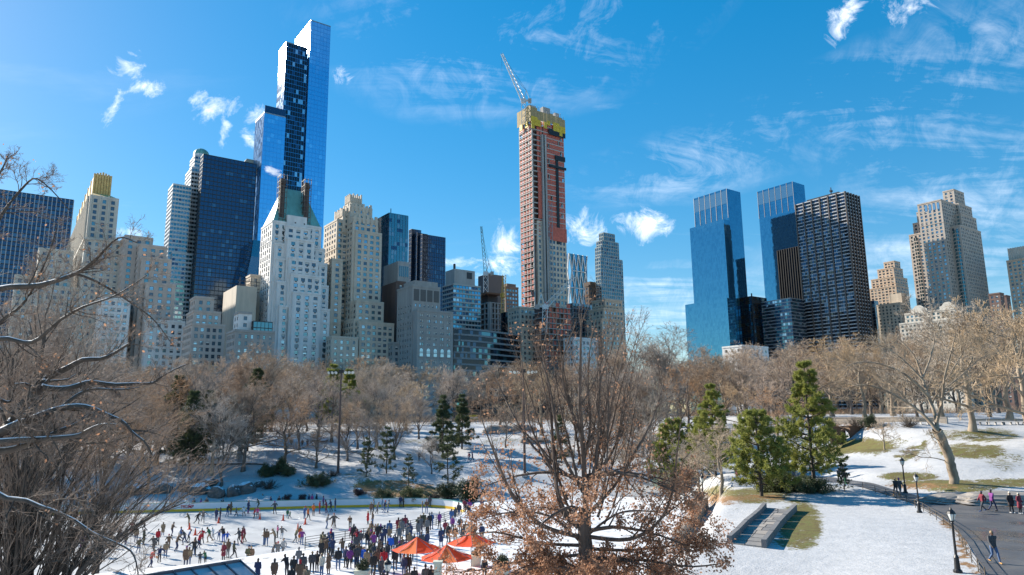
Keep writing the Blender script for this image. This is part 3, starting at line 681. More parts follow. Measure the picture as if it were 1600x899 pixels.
    b.curtain(S2, bay=2.4, fh=4.2, faces='l', skip='fl', mi=(2, 3, 4), weights=(3, 3, 3), band=.25, mull=.1, vfin=.05, band_out=.03, tilt=.01)
    S1 = b.tier(437, 447.5, 481, 66, 1.5); b.curtain(S1, bay=2.2, fh=4.2, faces='f', skip='fl', mi=(2, 3, 5, 5), weights=(1, 1.4, 4, 4), band=.25, mull=.1, vfin=.05, tilt=.01, band_out=.03)
    b.curtain(S1, bay=2.4, fh=4.2, faces='l', skip='fl', mi=(2, 3, 4), weights=(4, 3, 4), band=.25, mull=.1, vfin=.05, tilt=.01, band_out=.03)
    S0 = b.tier(400, 413, 447, 176, -4); b.curtain(S0, bay=3.0, fh=4.2, faces='f', skip='fl', mi=mats4, weights=(16, 1), band=.5, mull=.1, vfin=.1, band_out=.03)
    b.curtain(S0, bay=2.4, fh=4.2, faces='l', skip='fl', mi=(2, 3, 4), weights=(4, 2, 4), band=.25, mull=.1, vfin=.05, tilt=.01, band_out=.03)
    # swooping glass skirt at the foot
    k = b.mb('skirt_glazing'); P0 = b.tier(378, 396, 430, 375, -14, 30); u0, u1, v0, v1, zt, _ = P0
    prof = [(0, zt), (-1.5, zt - 14), (-5, zt - 32), (-9, zt - 60), (-11, zt - 110)]
    for (o0, za), (o1, zb) in zip(prof, prof[1:]):
        n_ = 10
        for i in range(n_):
            x0 = u0 + (u1 - u0) * i / n_; x1 = u0 + (u1 - u0) * (i + 1) / n_
            k.quad((x0 + o1, v0 + o1, zb), (x1 + o1, v0 + o1, zb), (x1 + o0, v0 + o0, za), (x0 + o0, v0 + o0, za), WSEED.choice((0, 0, 1)))
            y0 = v0 + (v1 - v0) * i / n_; y1 = v0 + (v1 - v0) * (i + 1) / n_
            k.quad((u0 + o1, y1, zb), (u0 + o1, y0 + (o1 if i == 0 else 0), zb), (u0 + o0, y0 + (o0 if i == 0 else 0), za), (u0 + o0, y1, za), WSEED.choice((1, 2, 2)))
    for T in (S2, S1, S0): b.box_on(*b.face(T, 'f')[:3], 0, T[1] - T[0], T[4] - .3, T[4] + .6, .15, 'parapet'); b.box_on(*b.face(T, 'l')[:3], 0, T[3] - T[2], T[4] - .3, T[4] + .6, .15, 'parapet')
    T = S2; b.mb('roof_plant').box(T[0] + 4, T[0] + 8, T[2] + 6, T[2] + 10, T[4], T[4] + 4)
    T = S0; b.mb('crown_screen').box(T[0] + .5, T[1] - .5, T[2] + .4, T[2] + .9, T[4], T[4] + 7)
    b.finish({'wall': [GL_NAVY], 'glazing': [GL_AZURE, SPAN_BLUE, GL_PALE, GL_NAVY, GL_GREY, GL_BLACK], 'floor_band': [glassmat('azure_band', (.17, .42, .66), .08, .92)], 'mullion': [glassmat('azure_band', (.17, .42, .66), .08, .92)], 'parapet': [STEEL], 'roof_plant': [STEEL], 'crown_screen': [GL_NAVY], 'skirt_glazing': [GL_TEAL, GL_GREY, GL_PALE]})
    # ---- small houses between
    b = Building('rooftop_house', 'small pinkish brick house with pale rooftop rooms, left of the beige windowless block', 370, 312, 462)
    b.masonry(b.tier(296, 306, 335, 464, 6, 14), bay=4, kinds=(3, 1, 0)); b.masonry(b.tier(288, 303, 346, 486, 2, 18), bay=3.5, kinds=(3, 1, 0)); b.masonry(b.tier(282, 300, 352, 506, 0, 22), bay=3.2)
    b.finish({'wall': [PINKST]}, single=24)
    b = Building('windowless_block', 'beige windowless block with a roof gantry beside the white hotel tower', 395, 372, 446)
    T = b.tier(350, 370, 402, 446); b.plain(T); T2 = b.tier(386, 392, 408, 430, 14, 10); b.masonry(T2, bay=3)
    r = b.mb('roof_gantry'); zt = T[4]
    for i in range(4): r.beam((T[0] + 2 + i * 3, 1, zt - 8), (T[0] + 2 + i * 3, 1, zt + 5), .4); r.beam((T[0] + 1, 1, zt - 3 + 2 * i), (T[0] + 13, 1, zt - 3 + 2 * i), .3)
    b.finish({'wall': [BEIGE], 'roof_gantry': [DKMETAL]}, single=10)
    b = Building('low_terrace_house', 'low grey building with a green glass penthouse at the foot of the hotel tower', 350, 392, 500)
    b.masonry(b.tier(358, 368, 430, 516, 0, 16), bay=3, ww=1.3); T = b.tier(392, 396, 426, 502, 1, 10); b.curtain(T, bay=2, fh=3.2, mi=(0,), band=.4); b.masonry(b.tier(368, 374, 394, 488, 4, 10), bay=4, kinds=(0,), part='penthouse')
    b.finish({'wall': [GREYST], 'glazing': [GL_TEAL], 'mullion': [DKMETAL], 'floor_band': [DKMETAL], 'penthouse': [WHITEST]}, single=16)
    # ---- white hotel tower with the green roof and twin chimneys
    b = Building('hotel_tower', 'white hotel tower with steep green copper roof and twin scaffolded chimneys', 400, 437, 330)
    kw = dict(bay=3.9, fh=3.55, ww=2.0, wh=2.0, kinds=(3, 3, 0, 1, 2, 5), cornice=.25, rec=.35, ac=.7)
    A = b.tier(409, 426, 503, 345, 4); b.masonry(A, **kw)
    b.masonry(b.tier(407, 430, 508, 380, 2), **kw); b.masonry(b.tier(406, 432, 512, 404, 1), **kw)
    b.masonry(b.tier(404, 434, 514, 440, -1), **kw); b.masonry(b.tier(403, 437, 516, 478, -3), **kw)
    # stepped central bays
    for (x0, x1, yt, st) in ((447, 486, 352, 1.0), (450, 492, 372, -1.2), (452, 498, 402, -3), (455, 503, 428, -4.5), (458, 502, 456, -6)):
        T = b.tier(None, x0, x1, yt, st, 6); T[3] = A[2] + 3; b.masonry(T, **{**kw, 'faces': 'fl', 'bay': 4.4, 'ww': 2.4})
    u0, u1, v0, v1, zt, _ = A; w = u1 - u0; l = v1 - v0; zr = b.zpix(448, 296, u0 + w * .4, v0 + l * .5)
    rf = b.mb('roof'); h_ = zr - zt; rf.frustum(u0 + .3, u1 - .3, v0 + .3, v1 - .3, zt, zr, w * .27, l * .46)
    for i in range(1, 12): pass
    gb = b.mb('gable'); gu0, _t = b.on_v(449, 335, v0 - .4); gu1, _t = b.on_v(480, 335, v0 - .4); gb.box(gu0, gu1, v0 - .6, v0 + 6, zt - 4, zt + h_ * .2)
    for i in range(4): x = gu0 + (gu1 - gu0) * (.15 + .23 * i); b.mb('gable_opening').box(x, x + .8, v0 - .66, v0 - .5, zt - 2 + (i % 2) * 2.2, zt - 1.2 + (i % 2) * 2.2)
    for (px, pt) in ((441, 276), (479, 283)):
        cu, _t = b.on_v(px, 300, v0 + 3); zc = b.zpix(px, pt, cu, v0 + 3); ch = MB(); sc = MB()
        ch.box(cu - 1.3, cu + 1.3, v0 + 1.6, v0 + 5.2, zt - 6, zc - 1.5)
        ch.box(cu - 1.6, cu + 1.6, v0 + .8, v0 + 6, zc - 5, zc - 3.8)
        for i in range(9):
            z = zt + 2 + (zc - zt - 2) * i / 8
            for (q1, q2) in (((-2.0, .4), (2.0, .4)), ((-2.0, 6.4), (-2.0, .4))): sc.beam((cu + q1[0], v0 + q1[1], z), (cu + q2[0], v0 + q2[1], z), .3, .35)
        for q in ((-2.0, .4), (0, .4), (2.0, .4), (-2.0, 3.4), (-2.0, 6.4)): sc.beam((cu + q[0], v0 + q[1], zt), (cu + q[0], v0 + q[1], zc + .8), .25)
        o = ch.build('chimney', [DARKBRICK], b.e); sc.build('scaffold', [mat('scaffold_brown', (.14, .11, .09), .7)], o)
    b.finish({'wall': [WHITEST], 'roof': [COPPER], 'gable': [WHITEST], 'gable_opening': [BLACKM], 'air_conditioner': [DKMETAL]}, single=300)
    # ---- beige stepped hotel (art deco)
    b = Building('deco_hotel', 'tall beige stepped hotel with notched crown, right of the white hotel tower', 425, 556, 345)
    kw = dict(bay=3.8, fh=3.5, ww=2.2, wh=2.0, kinds=(0, 3, 3, 1, 5), cornice=.2)
    A = b.tier(541, 552, 591, 340, 0, 26); b.masonry(A, **kw)
    B2 = b.tier(514, 527, 545, 343, 10, 22); b.masonry(B2, **kw); B3 = b.tier(509, 519, 536, 405, 5, 22); b.masonry(B3, **kw)
    b.masonry(b.tier(548, 556, 597, 360, -1.0, 26), **kw)
    C1 = b.tier(536, 548, 582, 322, 4, 18); C1[5] = A[4] - 6; b.masonry(C1, **{**kw, 'ww': 1.0}); C2 = b.tier(527, 536, 560, 330, 9, 14); C2[5] = A[4] - 8; b.masonry(C2, **kw)
    C3 = b.tier(540, 548, 566, 308, 8, 9); C3[5] = C1[4] - 2; b.plain(C3, 'crown')
    for T in (A, C1, C2, C3):                                   # notched parapet
        n_ = 6
        for i in range(n_):
            x = T[0] + (T[1] - T[0]) * (i + .2) / n_; b.mb('crown').box(x, x + (T[1] - T[0]) / n_ * .6, T[2] - .3, T[2] + .8, T[4] - 3, T[4] + 1.6 + (i % 2))
            y = T[2] + (T[3] - T[2]) * (i + .2) / n_; b.mb('crown').box(T[0] - .3, T[0] + .8, y, y + (T[3] - T[2]) / n_ * .6, T[4] - 3, T[4] + 1.6 + (i % 2))
    b.masonry(b.tier(549, 557, 600, 470, -7, 10), **kw); b.masonry(b.tier(531, 553, 563, 499, -9, 20), **kw)
    b.masonry(b.tier(555, 562, 616, 503, -13, 12), **kw); b.masonry(b.tier(512, 518, 560, 526, -14, 8), **{**kw, 'ww': 1.6})
    b.finish({'wall': [LIMEST], 'crown': [LIMEST]}, single=300)
    b = Building('grey_link_building', 'low grey stone building tucked left of the grey club building', 420, 616, 535)
    b.masonry(b.tier(608, 614, 634, 536, 0, 10), bay=3.2); b.masonry(b.tier(628, 632, 650, 530, -3, 8), bay=3.2); b.finish({'wall': [GREYST]}, single=20)
    # ---- green glass tower
    b = Building('green_glass_tower', 'green glass office tower behind the beige stepped hotel', 560, 600, 340)
    T = b.tier(589, 608, 638, 333); b.curtain(T, bay=2.6, fh=3.9, mi=(0, 1, 2), weights=(5, 2, 1), band=.8, mull=.14, vfin=.1, band_out=.05); b.mb('mast').beam((T[0] + 3, 3, T[4]), (T[0] + 3, 3, T[4] + 5), .5)
    b.finish({'wall': [DKMETAL], 'glazing': [GL_TEAL, GL_GREY, GL_NAVY], 'floor_band': [GL_TEAL], 'mullion': [DKMETAL], 'mast': [DKMETAL]})
    # ---- dark blue tower with vertical fins
    b = Building('blue_black_tower', 'dark blue glass tower with black vertical shafts', 600, 664, 362)
    for (xl, xc, xr, yt, st) in ((654, 660, 696, 366, 0), (646, 652, 668, 364, 7), (639, 643, 658, 358, 14)):
        T = b.tier(xl, xc, xr, yt, st); b.curtain(T, bay=1.8, fh=3.8, mi=(0, 1), weights=(12, 1), band=.3, mull=.15, vfin=.15, band_out=.03)
    b.finish({'wall': [BLACKM], 'glazing': [GL_NAVY, glassmat('navy_glass_pale', (.09, .14, .2), .08, .8)], 'floor_band': [BLACKM], 'mullion': [DKMETAL]})
    # ---- brown windowless wall tower
    b = Building('brown_brick_tower', 'plain dark red-brown brick tower with a grey top, behind the grey club building', 440, 622, 440)
    T = b.tier(597, 619, 634, 440); b.masonry(T, bay=4, faces='f')
    T2 = b.tier(600, 622, 640, 408, 2, None); T2[5] = T[4] - 12; b.plain(T2, 'upper_wall')
    p, h, n, W = b.face(T2, 'f')
    for i in range(5): b.box_on(p, h, n, W * (.12 + .17 * i), W * (.2 + .17 * i), T2[4] - 10, T2[4] - 3, .3, 'louvre')
    b.finish({'wall': [stone('brown_brick', (.15, .095, .08))], 'upper_wall': [CONC], 'louvre': [GL_TEAL]}, single=10)
    # ---- grey club building
    b = Building('club_building', 'grey stone clubhouse with arched upper windows above the trees', 405, 652, 486)
    kw = dict(bay=3.0, fh=3.4, ww=1.0, wh=1.7, kinds=(2, 4, 1, 3, 2), cornice=.3, pair=False)
    T = b.tier(632, 652, 708, 484); b.masonry(T, **{**kw, 'faces': 'f', 'bay': 4.8, 'pair': True, 'sills': True, 'bands': 3})
    T2 = b.tier(633, 645, 688, 446, 5, 20); b.masonry(T2, **{**kw, 'top': 10}); p, h, n, W = b.face(T2, 'f')
    for i in range(4): b.box_on(p, h, n, W * (.04 + .24 * i), W * (.23 + .24 * i), T2[4] - 9, T2[4] - 2, .15, 'attic_panel')
    T3 = b.tier(640, 648, 684, 438, 7, 14); T3[5] = T2[4] - 1; b.plain(T3)
    p, h, n, W = b.face(T, 'f')
    for i in range(5):
        x = W * (.12 + .19 * i); z = T[4] - 27
        b.box_on(p, h, n, x - 1.5, x + 1.5, z - .6, z, .45, 'balcony'); b.box_on(p, h, n, x - 1.1, x + 1.1, z, z + 3.6, .12, 'arched_window'); b.mb('arched_window').lathe([(1.1, 0), (1.1, .12)], 12, (0, 0, 0)) if False else None
        vs = [tuple(p + h * (x + 1.1 * math.cos(R(a))) + n * .12 + Vector((0, 0, z + 3.6 + 1.1 * math.sin(R(a))))) for a in range(0, 181, 20)]; b.mb('arched_window').add(vs, [tuple(range(len(vs)))])
        for a in range(0, 180, 20): pass
    b.finish({'wall': [GREYST], 'attic_panel': [mat('attic_dark', (.12, .115, .11), .8)], 'balcony': [GREYST], 'arched_window': [WIN_MATS[1]]}, single=220)
    # ---- banded apartment tower
    b = Building('banded_apartment_tower', 'apartment tower of white floor bands and blue windows with a plain roof box', 472, 715, 445)
    T = b.tier(692, 708, 751, 444); b.curtain(T, bay=2.6, fh=3.0, mi=(0, 1, 2, 3), weights=(4, 3, 1, 2), band=1.1, band_out=.5, mull=.3, vfin=.15)
    T2 = b.tier(698, 710, 742, 420, 4, 12); T2[5] = T[4]; b.plain(T2, 'roof_box'); p, h, n, W = b.face(T2, 'f'); b.box_on(p, h, n, W * .6, W * .85, T2[4] - 6, T2[4] - 1.5, .2, 'louvre'); b.mb('flue').box(T2[0] + 1, T2[0] + 2.2, 6, 7.2, T2[4], T2[4] + 4)
    b.finish({'wall': [CONC], 'glazing': [GL_BLUE2, GL_TEAL, GL_PALE, GL_NAVY], 'floor_band': [stone('pale_concrete', (.42, .41, .39))], 'mullion': [CONC], 'roof_box': [CONC], 'louvre': [DKMETAL], 'flue': [DKMETAL]})
    # ---- curved long low building: horizontal ribbon bands
    b = Building('ribbon_building', 'long low building of curved dark ribbon windows and pale bands behind the trees', 415, 716, 540)
    pts = []
    for i, (px, dd) in enumerate(((709, 424), (719, 425), (730, 428), (748, 434), (766, 442), (786, 452), (806, 462), (826, 474))): p = at(px, 520, dd); pts.append(b._uv(p))
    ztop = b.zpix(760, 517, *pts[4]); g, w_ = b.mb('glazing'), b.mb('floor_band')
    for (a, c) in zip(pts, pts[1:]):
        for k in range(12):
            z0, z1 = ztop - 3.6 * (k + 1), ztop - 3.6 * k
            if z0 < 2: break
            da = Vector((c[0] - a[0], c[1] - a[1])); L_ = da.length; nn = Vector((da.y, -da.x)).normalized()
            for j in range(4):
                t0, t1 = j / 4, (j + 1) / 4; P = [Vector(a) + da * t0, Vector(a) + da * t1]; tt = WSEED.uniform(-.02, .02)
                g.quad((P[0].x, P[0].y, z0), (P[1].x, P[1].y, z0), (P[1].x - nn.x * tt, P[1].y - nn.y * tt, z1), (P[0].x - nn.x * tt, P[0].y - nn.y * tt, z1), WSEED.choices((0, 1, 2), (6, 2, 1))[0])
            A_, C_ = Vector(a) + nn * .7, Vector(c) + nn * .7
            w_.add([(a[0], a[1], z1 - 1.1), (c[0], c[1], z1 - 1.1), (C_.x, C_.y, z1 - 1.1), (A_.x, A_.y, z1 - 1.1), (a[0], a[1], z1), (c[0], c[1], z1), (C_.x, C_.y, z1), (A_.x, A_.y, z1)], [(0, 1, 2, 3), (7, 6, 5, 4), (3, 2, 6, 7), (0, 3, 7, 4), (1, 5, 6, 2)])
    tp = [(p[0], p[1], ztop) for p in pts]; bk = [(p[0] + 4, p[1] + 22, ztop) for p in pts]
    for i in range(len(pts) - 1): b.mb('roof').quad(tp[i], tp[i + 1], bk[i + 1], bk[i])
    b.mb('roof').quad((tp[0][0], tp[0][1], 0), tp[0], bk[0], (bk[0][0], bk[0][1], 0))
    b.finish({'glazing': [GL_BLACK, GL_NAVY, GL_TEAL], 'floor_band': [mat('grey_band', (.22, .23, .24), .6)], 'roof': [CONC], 'wall': [CONC]})
    # ---- cluster of dark buildings and a site in the gap
    b = Building('dark_slab', 'dark charcoal slab tower behind the two small cranes', 560, 760, 430)
    T = b.tier(747, 762, 787, 428); b.curtain(T, bay=3, fh=3.8, mi=(0,), band=0, faces='f', fins=False); b.finish({'wall': [mat('charcoal_panel', (.085, .09, .105), .6)], 'glazing': [mat('charcoal_panel', (.085, .09, .105), .6)], 'floor_band': [DKMETAL], 'mullion': [DKMETAL]})
    b = Building('brown_office_block', 'small brown office block with a clipped top, left of the tower under construction', 600, 788, 446)
    T = b.tier(784, 790, 810, 448); b.masonry(T, bay=3.2, ww=2.2, kinds=(3, 1, 0)); T2 = b.tier(788, 792, 806, 443, 3, 10); T2[5] = T[4]; b.plain(T2); b.finish({'wall': [stone('brown_stone', (.20, .15, .13))]})
    b = Building('unfinished_concrete_block', 'half-built dark concrete block with rust coloured decks', 520, 765, 470)
    T = b.tier(752, 764, 788, 472); z = T[4]; u0, u1, v0, v1 = T[:4]
    for k in range(14): b.mb('slab').box(u0, u1, v0, v0 + 20, z - 4 * k - .6, z - 4 * k, 0)
    for i in range(6): b.mb('column').box(u0 + (u1 - u0) * i / 5 - .5, u0 + (u1 - u0) * i / 5 + .5, v0 + .3, v0 + 1.3, 0, z, 0)
    for i in range(4): b.mb('column').box(u0 + .3, u0 + 1.3, v0 + 20 * i / 3 - .5, v0 + 20 * i / 3 + .5, 0, z, 0)
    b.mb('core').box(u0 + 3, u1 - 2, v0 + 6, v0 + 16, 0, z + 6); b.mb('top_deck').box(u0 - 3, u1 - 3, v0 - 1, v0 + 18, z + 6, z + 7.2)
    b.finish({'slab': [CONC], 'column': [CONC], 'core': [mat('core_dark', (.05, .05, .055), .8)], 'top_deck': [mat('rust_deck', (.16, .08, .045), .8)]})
    b = Building('black_glass_block', 'black glass block at the left foot of the tower under construction', 500, 795, 488)
    T = b.tier(783, 790, 810, 488); b.curtain(T, bay=2.5, fh=3.6, mi=(0,), band=.3); b.finish({'wall': [BLACKM], 'glazing': [GL_BLACK], 'floor_band': [BLACKM], 'mullion': [BLACKM]})
    b = Building('beige_low_block', 'low beige block at the foot of the tower under construction', 470, 812, 480)
    b.masonry(b.tier(806, 812, 850, 480, 0, 14), bay=3); b.masonry(b.tier(800, 815, 852, 512, -6, 12), bay=3.4); b.finish({'wall': [BEIGE]}, single=12)
    construction_tower()
    right_side()

def construction_tower():
    """limestone supertall going up: bare concrete frame with orange netting above, cladding below"""
    b = Building('unfinished_tower', 'very tall unfinished tower with red netting, stone cladding below and a yellow formwork crown', 525, 835, 175)
    CLAD = LIMEST; REDN = mat('red_netting', (.52, .13, .09), .8, var=.25, scale=.6); YEL = mat('yellow_formwork', (.62, .44, .03), .6, var=.2, scale=.3); TANF = mat('tan_formwork', (.38, .29, .15), .8, var=.15, scale=.5)
    A = b.tier(811, 830, 880, 192); u0, u1, v0, v1, zt, _ = A; W = u1 - u0; L = v1 - v0; fh = 4.3; n = int((zt - 8) / fh)
    zc = b.zpix(845, 372, W * .4, 0)                     # cladding reaches this height
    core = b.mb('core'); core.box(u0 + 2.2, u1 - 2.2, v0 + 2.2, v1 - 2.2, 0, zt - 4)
    sl = b.mb('slab'); co = b.mb('column'); ne = b.mb('netting'); rl = b.mb('railing')
    for k in range(n + 1):
        z = zt - k * fh
        clad = z < zc
        if not clad: sl.box(u0 - .12, u1, v0 - .15, v1, z - .8, z)
        else: sl.box(u0, u0 + W * .02, v0, v1, z - .45, z)
        for i in range(10):
            x = u0 + W * (.36 + .64 * i / 10)
            if not clad and WSEED.random() < .93: ne.quad((x, v0 + .12, z + .1), (x + W * .062, v0 + .12, z + .1), (x + W * .062, v0 + .12, z + 3.5), (x, v0 + .12, z + 3.5), 0)
        for i in range(5):
            y = v0 + L * i / 5
            if WSEED.random() < .9: ne.quad((u0 + .15, y + L * .16, z + .1), (u0 + .15, y, z + .1), (u0 + .15, y, z + 2.7), (u0 + .15, y + L * .16, z + 2.7), 0)
            sl.box(u0 - .3, u0 + 1, y, y + L * .2, z - .4, z, 0) if clad else None
        rl.beam((u0 - .1, v0, z + 1.1), (u0 - .1, v1, z + 1.1), .12); rl.beam((u0 + W * .3, v0 - .1, z + 1.1), (u1, v0 - .1, z + 1.1), .1) if not clad else None
        for i in range(2):
            x = u0 + W * (.16 + .09 * i)
            ne.quad((x, v0 + .1, z + .1), (x + W * .08, v0 + .1, z + .1), (x + W * .08, v0 + .1, z + 3.3), (x, v0 + .1, z + 3.3), 0) if not clad else None
    for i in range(9): x = u0 + W * (.38 + .62 * i / 8); co.box(x - .35, x + .35, v0 + .3, v0 + 1.1, zc, zt)
    for i in range(5): y = v0 + L * i / 4; co.box(u0 + .1, u0 + 1.0, y - .5, y + .5, 0, zt)
    # hoist shafts running the full height
    hs = b.mb('hoist_shaft')
    for (a, w_) in ((.27, .05), (.36, .05)): hs.box(u0 + W * a, u0 + W * (a + w_), v0 - 1.8, v0 + .3, 0, zt - 8)
    hs2 = b.mb('hoist_mast'); hs2.box(u0 + W * .325, u0 + W * .355, v0 - 1.2, v0, 0, zt - 8)
    hm = b.mb('hoist_lattice')
    for k in range(int((zt - 10) / 6)):
        z = 6 * k; x0, x1 = u0 + W * .42, u0 + W * .52; y = v0 - 2.4
        if z < zt * .72: hm.beam((x0, y, z), (x1, y, z), .3); hm.beam((x0, y, z), (x0, y, z + 6), .3); hm.beam((x1, y, z), (x1, y, z + 6), .3); hm.beam((x0, y, z), (x1, y, z + 6), .2); hm.beam((x0, y, z), (x0, v0, z), .2)
    # dark drapes of netting
    dn = b.mb('black_netting')
    dn.box(u0 + W * .72, u0 + W * .80, v0 - .5, v0 - .2, zt - 95, zt - 22); dn.box(u0 + W * .70, u1 + .4, v0 - .9, v0 - .3, zt - 26, zt - 22); dn.box(u0 + W * .5, u1 + 1, v0 - 1.2, v0 - .3, zc + 58, zc + 60)
    ne.quad((u0 + W * .48, v0 - .6, zc - 2), (u1 + .3, v0 - .6, zc - 2), (u1 + .3, v0 - .6, zc + 9), (u0 + W * .48, v0 - .6, zc + 9)); ne.quad((u0 + W * .16, v0 - .6, zc + 14), (u0 + W * .27, v0 - .6, zc + 14), (u0 + W * .27, v0 - .6, zc + 52), (u0 + W * .16, v0 - .6, zc + 52))
    # stone cladding with windows
    b.masonry([u0 + W * .12, u0 + W * .27, v0 - .1, v0 + 3, zc + 12, 0], bay=3.0, fh=fh, ww=1.8, wh=2.6, kinds=(0, 0, 0, 3), cornice=0, faces='f', margin=.5)
    b.masonry([u0 + W * .45, u1, v0 - .12, v1, zc, 0], bay=3.4, fh=fh, ww=2.0, wh=2.6, kinds=(0, 0, 0, 3), cornice=0, faces='f', margin=.6)
    # formwork crown
    fw = b.mb('formwork'); zf = zt - 2; ht = 13
    for i in range(11):
        x = u0 - 1 + (W + 2) * i / 11; w_ = (W + 2) / 11 - .15; top = ht + WSEED.choice((0, 0, -1, 1)) + (3 if i < 2 else 0)
        fw.box(x, x + w_, v0 - 1.3, v0 - .9, zf + ht * .42, zf + top, 1)
        if WSEED.random() < .8: fw.box(x, x + w_, v0 - 1.5, v0 - 1.2, zf + (0 if i % 3 else -3), zf + ht * .42, 0)
        if WSEED.random() < .5: fw.box(x, x + w_, v0 - 1.6, v0 - 1.3, zf + ht * .25, zf + ht * .55, 0)
        for q in (0, .5): fw.beam((x + w_ * q, v0 - 1.1, zf + top), (x + w_ * q, v0 - 1.1, zf + top + WSEED.uniform(1, 4)), .2, mi=2)
    for i in range(5):
        y = v0 - 1 + (L + 2) * i / 5; w_ = (L + 2) / 5 - .15
        fw.box(u0 - 1.3, u0 - .9, y, y + w_, zf + 3, zf + ht + 3, 1)
        if i % 2: fw.box(u0 - 1.5, u0 - 1.2, y, y + w_, zf - 1, zf + 4, 0)
    for (a, w_, h_) in ((.0, .2, 5), (.42, .22, 7), (.8, .12, 5)): fw.box(u0 + W * a, u0 + W * (a + w_), v0 + 2, v0 + 6, zf + 6, zf + ht + h_, 2)
    b.mb('black_netting').box(u0 + W * .5, u1 + .8, v0 - 1.4, v0 - 1.1, zf - 4, zf + 1)
    b.finish({'wall': [CLAD], 'core': [mat('core_shadow', (.12, .08, .075), .9)], 'slab': [stone('slab_concrete', (.42, .40, .38))], 'column': [CONC], 'netting': [REDN], 'railing': [STEEL], 'hoist_shaft': [CONC], 'hoist_mast': [BLACKM], 'hoist_lattice': [STEEL], 'black_netting': [BLACKM], 'formwork': [YEL, TANF, CONC]}, single=120)

